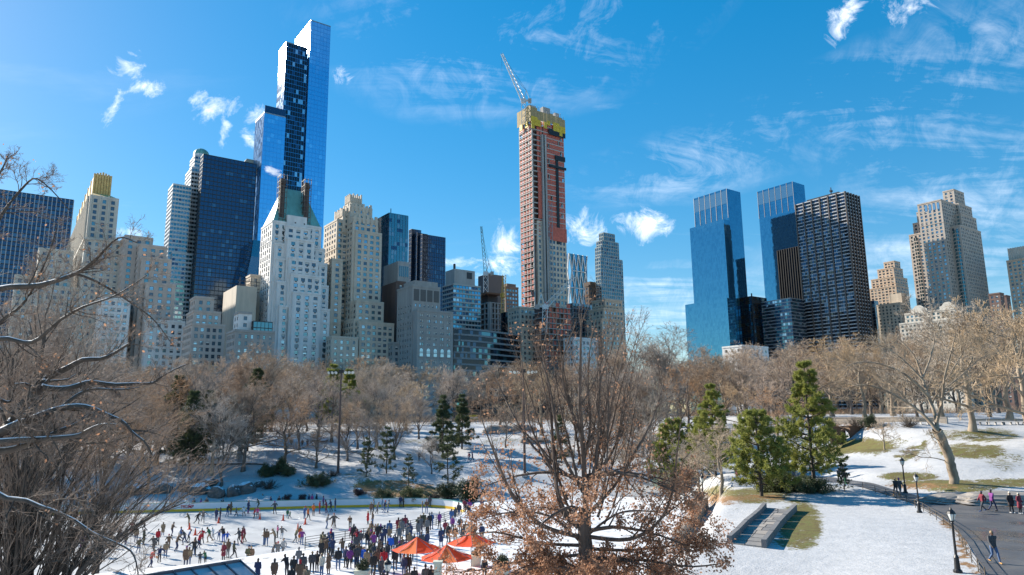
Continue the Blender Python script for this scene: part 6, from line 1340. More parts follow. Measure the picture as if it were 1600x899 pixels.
def picket_fence():
    a = Vector((p0.x, p0.y)); b = Vector((p1.x, p1.y)); n = 12; root = empty('picket_fence', (a.x, a.y, gz(*a))); tag(root, 'pale metal picket fence among the trees above the rink', 'fence'); O = Vector((a.x, a.y, gz(*a))); M_ = mat('pale_fence_paint', (.52, .56, .62), .5)
    pts = [a + (b - a) * i / n for i in range(n + 1)]; pb = MB(); pb.box(-.06, .06, -.06, .06, -.2, 2.35); pm = pb.mesh('post', [M_]); pk = MB()
    for i, p in enumerate(pts):
        z = gz(*p); linkobj('post', pm, root, Vector((*p, z)) - O)
        if i < n:
            q = pts[i + 1]; zq = gz(*q)
            for h, w, nm, mm in ((2.25, .09, 'top_rail', M_), (.35, .08, 'bottom_rail', M_)): MB().beam(Vector((*p, z + h)) - O, Vector((*q, zq + h)) - O, w).build(nm, [mm], root)
            MB().beam(Vector((*p, z + .06)) - O, Vector((*q, zq + .06)) - O, .3, .28).build('base_beam', [BARK_DARK], root)
            for k in range(1, 8): r = p + (q - p) * k / 8; zr = z + (zq - z) * k / 8; pk.beam(Vector((*r, zr + .3)) - O, Vector((*r, zr + 2.3)) - O, .045)
    tag(pk.build('pickets', [M_], root), kind='stuff')
picket_fence()
def cone(px, py, label):
    p = onz(px, py, 0.0); root = empty('traffic_cone', p); tag(root, label, 'cone', 'orange cones on the ice'); OR = mat('cone_orange', (.75, .07, .02), .5)
    b = MB(); b.box(-.2, .2, -.2, .2, 0, .04); b.build('base', [OR], root); MB().lathe([(.16, .04), (.15, .08), (.045, .78), (.03, .8)], 12).build('body', [OR], root, smooth=True)
for zx, zy, l in ((80, 540, 'orange cone at the far left of the ice'), (308, 490, 'orange cone second from the left, beside navy skaters'), (632, 460, 'orange cone right of the red and pink girls'), (815, 470, 'orange cone left of the two small children in green'), (988, 500, 'orange cone beside the skater in orange'), (930, 545, 'orange cone behind the plaid skaters, mid-rink'), (125, 585, 'orange cone above the two red jackets')):
    cone(280 + zx / 5.02, 720 + zy / 5.02, l)
def umbrella(px, py, label, rz):
    z = TERR_Z + .03; ap = onz(px, py, z + 3.05); root = empty('cafe_umbrella', (ap.x, ap.y, z), rz); tag(root, label, 'umbrella', 'orange umbrellas on the terrace'); n = 8; Rr = 1.95; zr = 2.1; OR = [mat('orange_canvas', (.90, .085, .015), .7, var=.06, scale=1.5, transl=.35), mat('pale_orange_canvas', (.90, .20, .05), .7, var=.06, scale=1.5, transl=.35)]
    for k in range(n):                                     # each gore of the canopy is a panel of its own
        a0, a1 = 2 * math.pi * k / n, 2 * math.pi * (k + 1) / n; b = MB(); R0, R1 = Vector((math.cos(a0), math.sin(a0), 0)), Vector((math.cos(a1), math.sin(a1), 0)); m_ = ((R0 + R1) / 2)
        prev = None
        for j in range(6):
            t = j / 5; zz = 3.0 - (3.0 - zr) * t - .12 * math.sin(math.pi * t); row = [R0 * (Rr * t + .02) + Vector((0, 0, zz)), m_ * (Rr * t + .02) * .985 + Vector((0, 0, zz - .04 * t)), R1 * (Rr * t + .02) + Vector((0, 0, zz))]
            if prev: b.quad(prev[0], row[0], row[1], prev[1]); b.quad(prev[1], row[1], row[2], prev[2])
            prev = row
        b.build('canopy_panel', [OR[k % 2 if k in (1, 5) else 0]], root)
        MB().beam(Vector((0, 0, 2.93)), R0 * Rr + Vector((0, 0, zr - .03)), .03).build('rib', [STEEL], root)
    MB().lathe([(.03, 0), (.03, 3.0), (.06, 3.02), (.02, 3.14)], 8).build('pole', [STEEL], root); MB().lathe([(.35, 0), (.35, .08), (.08, .14)], 12).build('base', [BLACKM], root)
umbrella(652, 838, 'orange cafe umbrella, left one of the three', .1); umbrella(698, 850, 'orange cafe umbrella, nearest and middle one of the three', .5); umbrella(736, 829, 'orange cafe umbrella, right one partly behind the oak leaves', .9)
GLASS_L = mat('lamp_glass', (.72, .72, .66), .25)
def lamp(pos, H, label):
    root = empty('lamp_post', pos); tag(root, label, 'lamp post', 'cast iron park lamps'); s = H / 3.6
    MB().lathe([(.24 * s, 0), (.24 * s, .12), (.16 * s, .2), (.13 * s, .75), (.15 * s, .8), (.08 * s, .95)], 10).build('base', [BLACKP], root); MB().lathe([(.075 * s, .95 * s), (.06 * s, 2.7 * s), (.09 * s, 2.74 * s), (.055 * s, 2.8 * s)], 8).build('post', [BLACKP], root)
    l = MB().lathe([(.09 * s, 2.8 * s), (.15 * s, 2.86 * s), (.06 * s, 2.84 * s)], 8).build('lantern', [BLACKP], root)
    MB().lathe([(.12 * s, 2.86 * s), (.24 * s, 3.2 * s), (.22 * s, 3.26 * s)], 8).build('glass', [GLASS_L], l); MB().lathe([(.25 * s, 3.25 * s), (.2 * s, 3.38 * s), (.09 * s, 3.48 * s), (.03 * s, 3.6 * s), (.005, 3.66 * s)], 8).build('cap', [BLACKP], l)
    b = MB()
    for k in range(4): a = k * math.pi / 2; b.beam((.13 * s * math.cos(a), .13 * s * math.sin(a), 2.86 * s), (.25 * s * math.cos(a), .25 * s * math.sin(a), 3.24 * s), .025)
    b.build('cage', [BLACKP], l)
for (px, py, top, l) in ((1497, 896, 806, 'black park lamp nearest the camera, at the path edge'), (1437, 802, 746, 'black park lamp in the middle, beside the low railing'), (1415, 771, 720, 'black park lamp furthest up the path, behind the walkers'), (1100, 801, 744, 'black park lamp at the end of the stone wall')):
    p = onground(px, py); s = FPX / p.y; lamp(p, max(3.2, min(4.6, (py - top) / s * 1.03)), l)
q = onz(606, 872, TERR_Z + 3.7); lamp((q.x, q.y, TERR_Z), 3.7, 'black park lamp standing among the spectators')
def floodlight(px, py, top, label):
    p = onground(px, py); H = (py - top) * p.y / FPX * .985; root = empty('floodlight_mast', p); tag(root, label, 'floodlight', 'rink floodlight masts'); MB().lathe([(.32, -.2), (.3, .4), (.24, .5), (.13, H)], 10).build('pole', [mat('mast_brown', (.10, .06, .05), .6)], root); MB().box(-.5, .5, -.5, .5, -.1, .25).build('footing', [CONC], root)
    MB().beam((-2.1, 0, H - .15), (2.1, 0, H - .15), .12).build('crossarm', [BLACKP], root); MB().box(-.4, .4, -.3, .3, H - .3, H + .3).build('junction_box', [BLACKP], root)
    for x in (-2.0, -1.4, -.8, .8, 1.4, 2.0):
        b = MB(); b.lathe([(.12, 0), (.3, .35), (.32, .42)], 10); o = b.build('floodlight_head', [BLACKP], root, (x, 0, H - .05)); o.rotation_euler = (R(118), 0, x * .25); MB().lathe([(.3, .425), (.29, .44)], 10).build('lens', [GLASS_L], o)
floodlight(528, 742, 584, 'tall brown floodlight mast left of the snow field'); floodlight(820, 745, 584, 'tall brown floodlight mast behind the oak')
railing('path_railing', 'low wire railing along the path beside the snowy lawn', [(24.6, 39), (27.5, 45), (30.4, 50.5), (33.0, 56), (35.4, 62.5), (36.6, 66), (37.8, 71), (38.5, 77), (38.4, 82)], 2.6, .75, 3, None, .022, mat('railing_brown', (.09, .07, .05), .6))
def boulder_mesh(seed, sub=3):
    bm = bmesh.new(); bmesh.ops.create_icosphere(bm, subdivisions=sub, radius=1); rng = np.random.default_rng(seed); D_ = unit(rng.normal(size=(14, 3))); A_ = rng.uniform(.62, .98, 14)
    for v in bm.verts:
        d = np.array(v.co); d = d / np.linalg.norm(d); k = 1.0
        for n_, a in zip(D_, A_):
            c = d @ n_
            if c > .05: k = min(k, a / c)
        k *= 1 + .05 * math.sin(9 * d[0] + seed) * math.sin(8 * d[1]) + .03 * math.sin(17 * d[2] + 3 * d[0]); v.co = d * k
    me = bpy.data.meshes.new('boulder'); bm.to_mesh(me); bm.free(); me.materials.append(rockmat()); return me
def rockmat():
    global ROCKM
    if ROCKM: return ROCKM
    m, nt, p = nodemat('snowy_rock'); tc = nt.nodes.new('ShaderNodeTexCoord'); v = tc.outputs['Object']; g = nt.nodes.new('ShaderNodeNewGeometry'); sp = nt.nodes.new('ShaderNodeSeparateXYZ'); nt.links.new(g.outputs['Normal'], sp.inputs[0]); n = tnoise(nt, v, 2.5, 7, .65)
    rock = ramp(nt, n, [(.3, (.05, .048, .047)), (.55, (.12, .112, .105)), (.75, (.19, .175, .16))]); f = nmath(nt, 'MULTIPLY', nmath(nt, 'SUBTRACT', nmath(nt, 'ADD', sp.outputs[2], nmath(nt, 'MULTIPLY', n, .5)), .98), 8.0, True)
    nt.links.new(mixc(nt, f, rock, (.74, .75, .78)), p.inputs['Base Color']); p.inputs['Roughness'].default_value = .8; b = nt.nodes.new('ShaderNodeBump'); b.inputs['Strength'].default_value = .6; nt.links.new(n, b.inputs['Height']); nt.links.new(b.outputs[0], p.inputs['Normal']); ROCKM = m; return m
def bare_rock():
    return mat('bare_schist', (.17, .155, .14), .8, color2=(.36, .325, .29), scale=1.2, bump=.6, bscale=3)
BM = [boulder_mesh(s) for s in (1, 2, 3)]
for i, (px, py, sx, sy, sz, l) in enumerate(((340, 776, 1.7, 1.4, 1.3, 'rounded snow-capped boulder behind the far board, left of the tree foot'), (365, 774, 1.5, 1.3, 1.5, 'snow-capped boulder right of the tree foot'), (312, 772, 2.2, 1.6, 1.6, 'dark broad boulder at the left behind the board'), (385, 770, 2.0, 1.5, 1.4, 'dark boulder under the bare shrub'), (292, 765, 1.8, 1.5, 1.7, 'boulder at the left end of the rocks'), (325, 758, 2.0, 1.2, .9, 'flat snowy rock above the boulders'), (405, 760, 1.2, 1, .7, 'small rock uphill of the boulders'), (250, 770, 2.2, 1.6, 1.6, 'dark boulder behind the fan-stemmed twigs'), (215, 772, 1.8, 1.6, 1.4, 'boulder left of the dark boulder, behind twigs'), (560, 770, 1.4, 1, .6, 'low rock on the bank right of the bushes'), (500, 690, 1.8, 1.2, .7, 'snowy rock below the floodlight mast top'))):
    p = onground(px, py); o = linkobj('boulder', BM[i % 3], None, (p.x, p.y, p.z + sz * .25), i * 1.3, (sx, sy, sz)); tag(o, l, 'boulder', 'boulders by the rink')
BR_ = boulder_mesh(7, 4); BR_.materials.clear(); BR_.materials.append(bare_rock())
for (px, py, sx, sy, sz, rz, l) in ((1500, 783, 5.2, 3.0, .6, .2, 'smooth grey rock outcrop beside the path, left part'), (1575, 785, 6.5, 3.4, .8, -.1, 'smooth grey rock outcrop beside the path, right part'), (778, 675, 6, 4, 1.6, .2, 'dark bare rock in the snow field'), (810, 672, 5, 4, 1.3, .4, 'brown bare rock right of the dark one in the snow field'), (830, 690, 4, 3, .9, 0, 'low brown rock near the second floodlight mast'), (640, 742, 1.5, 1, .5, 0, 'small rock on the bank below the snow field')):
    p = onground(px, py); o = linkobj('rock_outcrop', BR_, None, (p.x, p.y + sy * .3, p.z + .05), rz, (sx, sy, sz)); tag(o, l, 'rock', 'bare rocks')
def stone_wall(name, label, a, b, z0, z1, courses, bl, th, m, coping=True):
    root = empty(name, (*a, z0)); tag(root, label, 'wall'); A, B = Vector(a), Vector(b); L = (B - A).length; d = (B - A) / L; an = math.atan2(d.y, d.x); root.rotation_euler = (0, 0, an); h = (z1 - z0) / courses; rnd = random.Random(len(label)); vs = []
    for i in range(3):
        q = MB(); e = .015 + .01 * i; q.box(e, 1 - e, -.5, .5, .03, .97); vs.append(q.mesh('stone', [m]))
    for c in range(courses):
        x = 0
        while x < L - .2:
            w = min(bl * rnd.uniform(.7, 1.3), L - x); o = linkobj('stone', rnd.choice(vs), root, (x, rnd.uniform(-.03, .03), c * h)); o.scale = (w, th * rnd.uniform(.94, 1.04), h); x += w
    MB().box(0, L, -th * .42, th * .42, -.4, z1 - z0 - .03).build('mortar', [CONC], root)
    if coping:
        x = 0
        while x < L - .3: w = min(1.8, L - x); MB().box(x + .01, x + w - .01, -th * .62, th * .62, z1 - z0 + .002, z1 - z0 + .14).build('coping', [m], root); x += w
WALLST = stone('wall_stone', (.33, .28, .23))
stone_wall('retaining_wall', 'low tan stone retaining wall between the terrace and the lawn', (14.2, 65.5), (24.8, 94.6), 1.2, 2.9, 3, 1.1, .55, WALLST)
a_, b_ = onground(1296, 664), onground(1425, 662)
stone_wall('road_parapet', 'long low stone parapet along the road behind the slope', (a_.x, a_.y), (b_.x + 6, b_.y), a_.z - .2, a_.z + 1.2, 2, 1.6, .5, WALLST)
def portal():
    p = onground(1322, 692); root = empty('underpass_arch', (p.x, p.y, p.z), R(20)); tag(root, 'small red-brown stone underpass arch below the road', 'arch'); m = stone('redbrown_stone', (.13, .075, .05)); n = 11; root.scale = (.6, .6, .6)
    for k in range(n):
        a0, a1 = math.pi * k / n, math.pi * (k + .94) / n; b = MB(); r0, r1 = 1.7, 2.3; vs = []
        for y in (-.3, .3): vs += [(r0 * math.cos(a0), y, 1.6 + r0 * math.sin(a0)), (r1 * math.cos(a0), y, 1.6 + r1 * math.sin(a0)), (r1 * math.cos(a1), y, 1.6 + r1 * math.sin(a1)), (r0 * math.cos(a1), y, 1.6 + r0 * math.sin(a1))]
        b.add(vs, [(0, 1, 2, 3), (7, 6, 5, 4), (0, 4, 5, 1), (1, 5, 6, 2), (2, 6, 7, 3), (3, 7, 4, 0)]); b.build('voussoir', [m], root)
    for s in (-1, 1):
        MB().box(min(1.72 * s, 5.5 * s), max(1.72 * s, 5.5 * s), -.2, .25, -.5, 4.2).build('wing_wall', [m], root)
    MB().box(-5.5, 5.5, -.25, .3, 4.2, 4.5).build('coping', [m], root); MB().box(-1.7, 1.7, 1.5, 1.7, -.5, 4).build('tunnel_shade', [mat('tunnel_shade_black', (.02, .02, .02), .9)], root)  # near-black sheet in the opening stands in for the tunnel's shade
portal()
def ramp_slab():
    BL, BR, TR, TL = [Vector((x, y)) for x, y in ((15.0, 51.7), (16.9, 50.2), (25.9, 67.6), (23.6, 69.0))]; root = empty('stone_slab_steps', (BL.x, BL.y, gz(*BL))); tag(root, 'long bluestone paved slab between low stone kerbs set into the lawn', 'paving'); O = Vector((BL.x, BL.y, gz(*BL))); rnd = random.Random(4); ms = [stone('bluestone_a', (.22, .21, .20)), stone('bluestone_b', (.30, .27, .24)), stone('bluestone_c', (.17, .165, .165))]; n = 13
    g = lambda p: max(gz(p.x, p.y), 4.35) + .10
    for i in range(n):
        for j, (s0, s1) in enumerate(((0, rnd.uniform(.4, .6)), (None, 1))):
            if j == 0: split = s1
            else: s0 = split
            t0, t1 = i / n + .004, (i + 1) / n - .004; P = [BL.lerp(BR, s).lerp(TL.lerp(TR, s), t) for s, t in ((s0 + .012, t0), (s1 - .012, t0), (s1 - .012, t1), (s0 + .012, t1))]; z = rnd.uniform(-.012, .012); b = MB(); vs = [Vector((p.x, p.y, g(p) + z)) - O for p in P]
            b.add([tuple(v - Vector((0, 0, .15))) for v in vs] + [tuple(v) for v in vs], [(3, 2, 1, 0), (4, 5, 6, 7), (0, 1, 5, 4), (1, 2, 6, 5), (2, 3, 7, 6), (3, 0, 4, 7)]); b.build('paver', [rnd.choice(ms)], root)
    for (A, B) in ((BL, TL), (BR, TR)):
        for i in range(5):
            p, q = A.lerp(B, i / 5 + .004), A.lerp(B, (i + 1) / 5 - .004); MB().beam(Vector((p.x, p.y, g(p) + .15)) - O, Vector((q.x, q.y, g(q) + .15)) - O, .34, .62).build('kerb', [ms[2]], root)
ramp_slab()
def kiosk():
    p = onground(1048, 758); root = empty('kiosk', p, R(12)); tag(root, 'green kiosk with a snowy white roof behind the oak branches', 'kiosk'); GR = mat('kiosk_green', (.13, .19, .16), .6); MB().box(-2.6, 2.6, -1.4, 1.4, -.3, 2.3).build('wall', [GR], root); rf = MB(); rf.frustum(-3.0, 3.0, -1.9, 1.9, 2.3, 2.9, .6, 1.2); rf.build('roof', [SNOW], root); MB().box(-3.05, 3.05, -1.95, 1.95, 2.18, 2.3).build('fascia', [WHITE_PL], root)
    for x in (-1.9, -.4, 1.1): MB().box(x, x + 1.1, -1.45, -1.38, .9, 1.9).build('window', [WIN_MATS[0]], root)
kiosk()
def work_truck():
    p = onground(735, 659); root = empty('work_truck', p, R(8)); tag(root, 'small yellow work truck parked at the back of the snow field', 'truck'); YE = mat('truck_yellow', (.65, .38, .02), .4)
    MB().box(-.2, 2.6, -.95, .95, .6, 2.5).build('cargo_body', [YE], root); c = MB(); c.frustum(-2.0, -.25, -.92, .92, .55, 2.2, .25, .08); c = c.build('cab', [YE], root); MB().box(-1.75, -.5, -.9, -.84, 1.4, 2.0).build('window', [WIN_MATS[0]], c)
    for x in (-1.3, 1.8):
        for s in (-1, 1):
            w = MB(); w.tube([(x, s * .75, .42), (x, s * 1.0, .42)], .42, 12); w = w.build('wheel', [BLACKM], root); MB().tube([(x, s * 1.0, .42), (x, s * 1.02, .42)], .2, 8).build('rim', [STEEL], w)
    MB().box(-.2, 2.6, -.97, -.955, 1.2, 1.5).build('stripe', [WHITE_PL], root)
work_truck()
def bench(px, py, label):
    p = onground(px, py); root = empty('park_bench', p, R(-4)); tag(root, label, 'bench', 'benches along the upper road'); W = mat('bench_wood', (.30, .26, .21), .7)
    for i in range(3): MB().box(-1.2, 1.2, -.25 + .17 * i, -.11 + .17 * i, .42, .46).build('seat_slat', [W], root)
    for i in range(3): MB().box(-1.2, 1.2, .28, .32, .55 + .15 * i, .67 + .15 * i).build('back_slat', [W], root)
    for x in (-1.1, 0, 1.1): MB().box(x - .04, x + .04, -.25, .32, 0, .42).build('leg', [CONC], root)
for i, px in enumerate((1532, 1556, 1580, 1600, 1450)): bench(px, 664, ['pale bench right of the twin-trunked tree, first of the row', 'pale bench second in the row by the road', 'pale bench third in the row by the road', 'pale bench at the right edge of the row', 'pale bench left of the twin-trunked tree'][i])
def pavilion():
    A = onz(150, 915, 4.3); B = onz(376, 878, 4.3); d = (B - A).normalized(); nrm = Vector((d.y, -d.x, 0)); root = empty('rink_pavilion', (A.x, A.y, TERR_Z), math.atan2(d.y, d.x)); tag(root, 'low pavilion with a snowy standing-seam metal roof at the bottom left', 'pavilion'); L = (B - A).length; RF = mat('roof_metal_snow', (.50, .51, .53), .9, var=.12, scale=.8, bump=.2); zr = 4.3 - TERR_Z
    b = MB(); b.add([(0, 0, zr), (L, 0, zr), (L, -5, zr - 1.3), (0, -5, zr - 1.3), (0, .0, zr - .16), (L, 0, zr - .16), (L, -5, zr - 1.46), (0, -5, zr - 1.46)], [(3, 2, 1, 0), (4, 5, 6, 7), (0, 1, 5, 4), (1, 2, 6, 5), (2, 3, 7, 6), (3, 0, 4, 7)]); rf = b.build('roof', [RF], root)
    n = int(L / 1.05)
    for i in range(n + 1): MB().beam((L * i / n, .02, zr + .05), (L * i / n, -5, zr - 1.25), .07, .12).build('seam', [mat('seam_metal', (.10, .12, .15), .4, .5)], rf)
    MB().beam((0, .06, zr + .06), (L, .06, zr + .06), .2, .2).build('ridge_cap', [mat('seam_metal', (.10, .12, .15), .4, .5)], rf); MB().box(.3, L - .3, -4.6, -.1, -.2, zr - 1.4).build('wall', [CONC], root)
pavilion()
def planter(px, py, w, label, shrub):
    p = onz(px, py, TERR_Z + .03); root = empty('planter', p); tag(root, label, 'planter', 'planters on the terrace'); b = MB(); b.frustum(-w / 2 * .8, w / 2 * .8, -w / 2 * .8, w / 2 * .8, 0, .75, -w * .1, -w * .1); b.build('tub', [mat('cream_paint', (.55, .56, .45), .6, var=.1, scale=3)], root); MB().box(-w * .53, w * .53, -w * .53, w * .53, .75, .83).build('rim', [mat('cream_paint', (.55, .56, .45), .6)], root)
    for n_, m in zip(('stem', 'foliage'), shrub): o = linkobj(n_, m, root, (0, 0, .7)); o.scale = (w * .5, w * .5, w * .55)
PSH = bush(91, 1.2, 1.2, 1.5, 1400, .16, LEAF_BUSH, 20)
planter(744, 884, .9, 'cream planter with an evergreen right of the umbrellas', PSH); planter(783, 904, 1.3, 'large cream planter with a bush in front of the oak leaves', PSH); planter(566, 908, 1.1, 'planter with a bush among the spectators', PSH)
def gate_pier():
    p = onz(684, 930, TERR_Z); root = empty('gate_pier', p); tag(root, 'cream square pier standing under the nearest umbrella', 'pier'); m = mat('cream_paint', (.55, .56, .45), .6); MB().box(-.25, .25, -.25, .25, 0, 2.1).build('shaft', [m], root); MB().box(-.33, .33, -.33, .33, 2.1, 2.25).build('cap', [m], root)
gate_pier()
# ---- cranes
def lattice(b, p, q, w, n, t=.25, taper=1.0):
    p, q = Vector(p), Vector(q); d = (q - p).normalized(); up = Vector((0, 0, 1)) if abs(d.z) < .9 else Vector((1, 0, 0)); r = d.cross(up).normalized(); u = r.cross(d)
    C = lambda s, k: p + (q - p) * s + (r * (1, 1, -1, -1)[k] + u * (1, -1, -1, 1)[k]) * w / 2 * (1 + (taper - 1) * s)
    for k in range(4): b.beam(C(0, k), C(1, k), t)
    for i in range(n):
        for k in range(4): b.beam(C(i / n, k), C((i + 1) / n, (k + 1) % 4), t * .7)
def crane(name, label, D, foot, hinge, tip, mast_w, jib_w, mast_mat, jib_mat, tail=None, head=None):
    F = at(*foot, D); root = empty(name, F); tag(root, label, 'crane', 'construction cranes'); H = at(*hinge, D) - F; T = at(*tip, D) - F
    b = MB(); lattice(b, (0, 0, -8), H, mast_w, max(3, int((H.length + 8) / mast_w / 1.3)), .35); b.build('mast', [mast_mat], root); b = MB(); lattice(b, H, T, jib_w, max(6, int((T - H).length / jib_w / 1.2)), .3, .5); b.build('jib', [jib_mat], root)
    side = -1 if T.x < 0 else 1; back = H + Vector((-side * 5, 0, .5)); MB().box(H.x - 2, H.x + 2, H.y - 1.5, H.y + 1.5, H.z - 1.5, H.z + 1.5).build('cab', [WHITEP], root); MB().beam(H, back, 1.6, 1.0).build('counter_jib', [mast_mat], root); MB().box(back.x - 1.3, back.x + 1.3, back.y - 1.5, back.y + 1.5, back.z - 2, back.z + 1).build('counterweight', [CONC], root)
    ap = H + Vector((-side * 2.5, 0, 9)); b = MB(); b.beam(H, ap, .5); b.beam(back, ap, .4); b.build('a_frame', [mast_mat], root); b = MB(); b.beam(ap, H.lerp(T, .55), .16); b.beam(ap, H.lerp(T, .95), .14); b.build('stay_cable', [DKMETAL], root)
    MB().beam(T, T - Vector((0, 0, (T - H).length * .35)), .14).build('hoist_cable', [DKMETAL], root)
CRW = mat('crane_white', (.60, .62, .62), .5); CRY = mat('crane_yellow', (.60, .33, .05), .5); CRG = mat('crane_green', (.10, .20, .17), .5)
crane('tower_crane', 'white luffing crane perched on the formwork crown of the unfinished tower', 527, (818, 180), (818, 158), (784, 84), 3.2, 3.0, CRW, CRW); crane('tower_crane', 'tall green and white crane above the half-built concrete block', 545, (759, 480), (759, 428), (752, 354), 3.6, 2.6, CRW, CRG)
crane('crawler_crane', 'white crane with raised lattice boom in front of the unfinished tower base', 452, (850, 500), (852, 480), (898, 432), 3.0, 2.8, CRW, CRW)
def hoist_mast():
    F = at(785, 478, 505); root = empty('yellow_mast', F); tag(root, 'yellow lattice hoist mast right of the half-built block', 'crane', 'construction cranes'); b = MB(); lattice(b, (0, 0, -6), at(788, 430, 505) - F, 2.4, 12, .4); b.build('mast', [CRY], root); MB().box(-1.4, 1.4, -1.4, 1.4, 6, 9).build('hoist_car', [CRY], root)
hoist_mast()

# ---- steam from rooftops
def steam(px, py, D, w, h, rz, label, seed):
    m = bpy.data.materials.new('steam_%d' % seed); m.use_nodes = True; nt = m.node_tree; nt.nodes.clear(); o_ = nt.nodes.new('ShaderNodeOutputMaterial'); pv = nt.nodes.new('ShaderNodeVolumePrincipled'); pv.inputs['Color'].default_value = (.97, .97, .98, 1); pv.inputs['Anisotropy'].default_value = .2
    tc = nt.nodes.new('ShaderNodeTexCoord'); n = nt.nodes.new('ShaderNodeTexNoise'); n.inputs['Scale'].default_value = 2.1; n.inputs['Detail'].default_value = 4; mp = nt.nodes.new('ShaderNodeMapping'); mp.inputs['Location'].default_value = (seed, seed * 2, 0); nt.links.new(tc.outputs['Object'], mp.inputs[0]); nt.links.new(mp.outputs[0], n.inputs['Vector'])
    ln = nt.nodes.new('ShaderNodeVectorMath'); ln.operation = 'LENGTH'; nt.links.new(tc.outputs['Object'], ln.inputs[0]); f_ = nmath(nt, 'SUBTRACT', nmath(nt, 'MULTIPLY', n.outputs[0], 1.9), nmath(nt, 'ADD', ln.outputs['Value'], .18)); nt.links.new(nmath(nt, 'MULTIPLY', f_, .5, True), pv.inputs['Density']); nt.links.new(pv.outputs[0], o_.inputs['Volume'])
    b = MB(); b.ellipsoid((0, 0, 0), (1, 1, 1), 14, 10); p = at(px, py, D); k = D / FPX; o = b.build('steam_plume', [m]); o.location = p; o.scale = (w * k, h * k, h * k); o.rotation_euler = (0, R(rz), 0); tag(o, label, 'steam', kind='stuff')
steam(426, 268, 396, 22, 9, 24, 'white steam plume drifting from the left chimney of the hotel tower', 1)

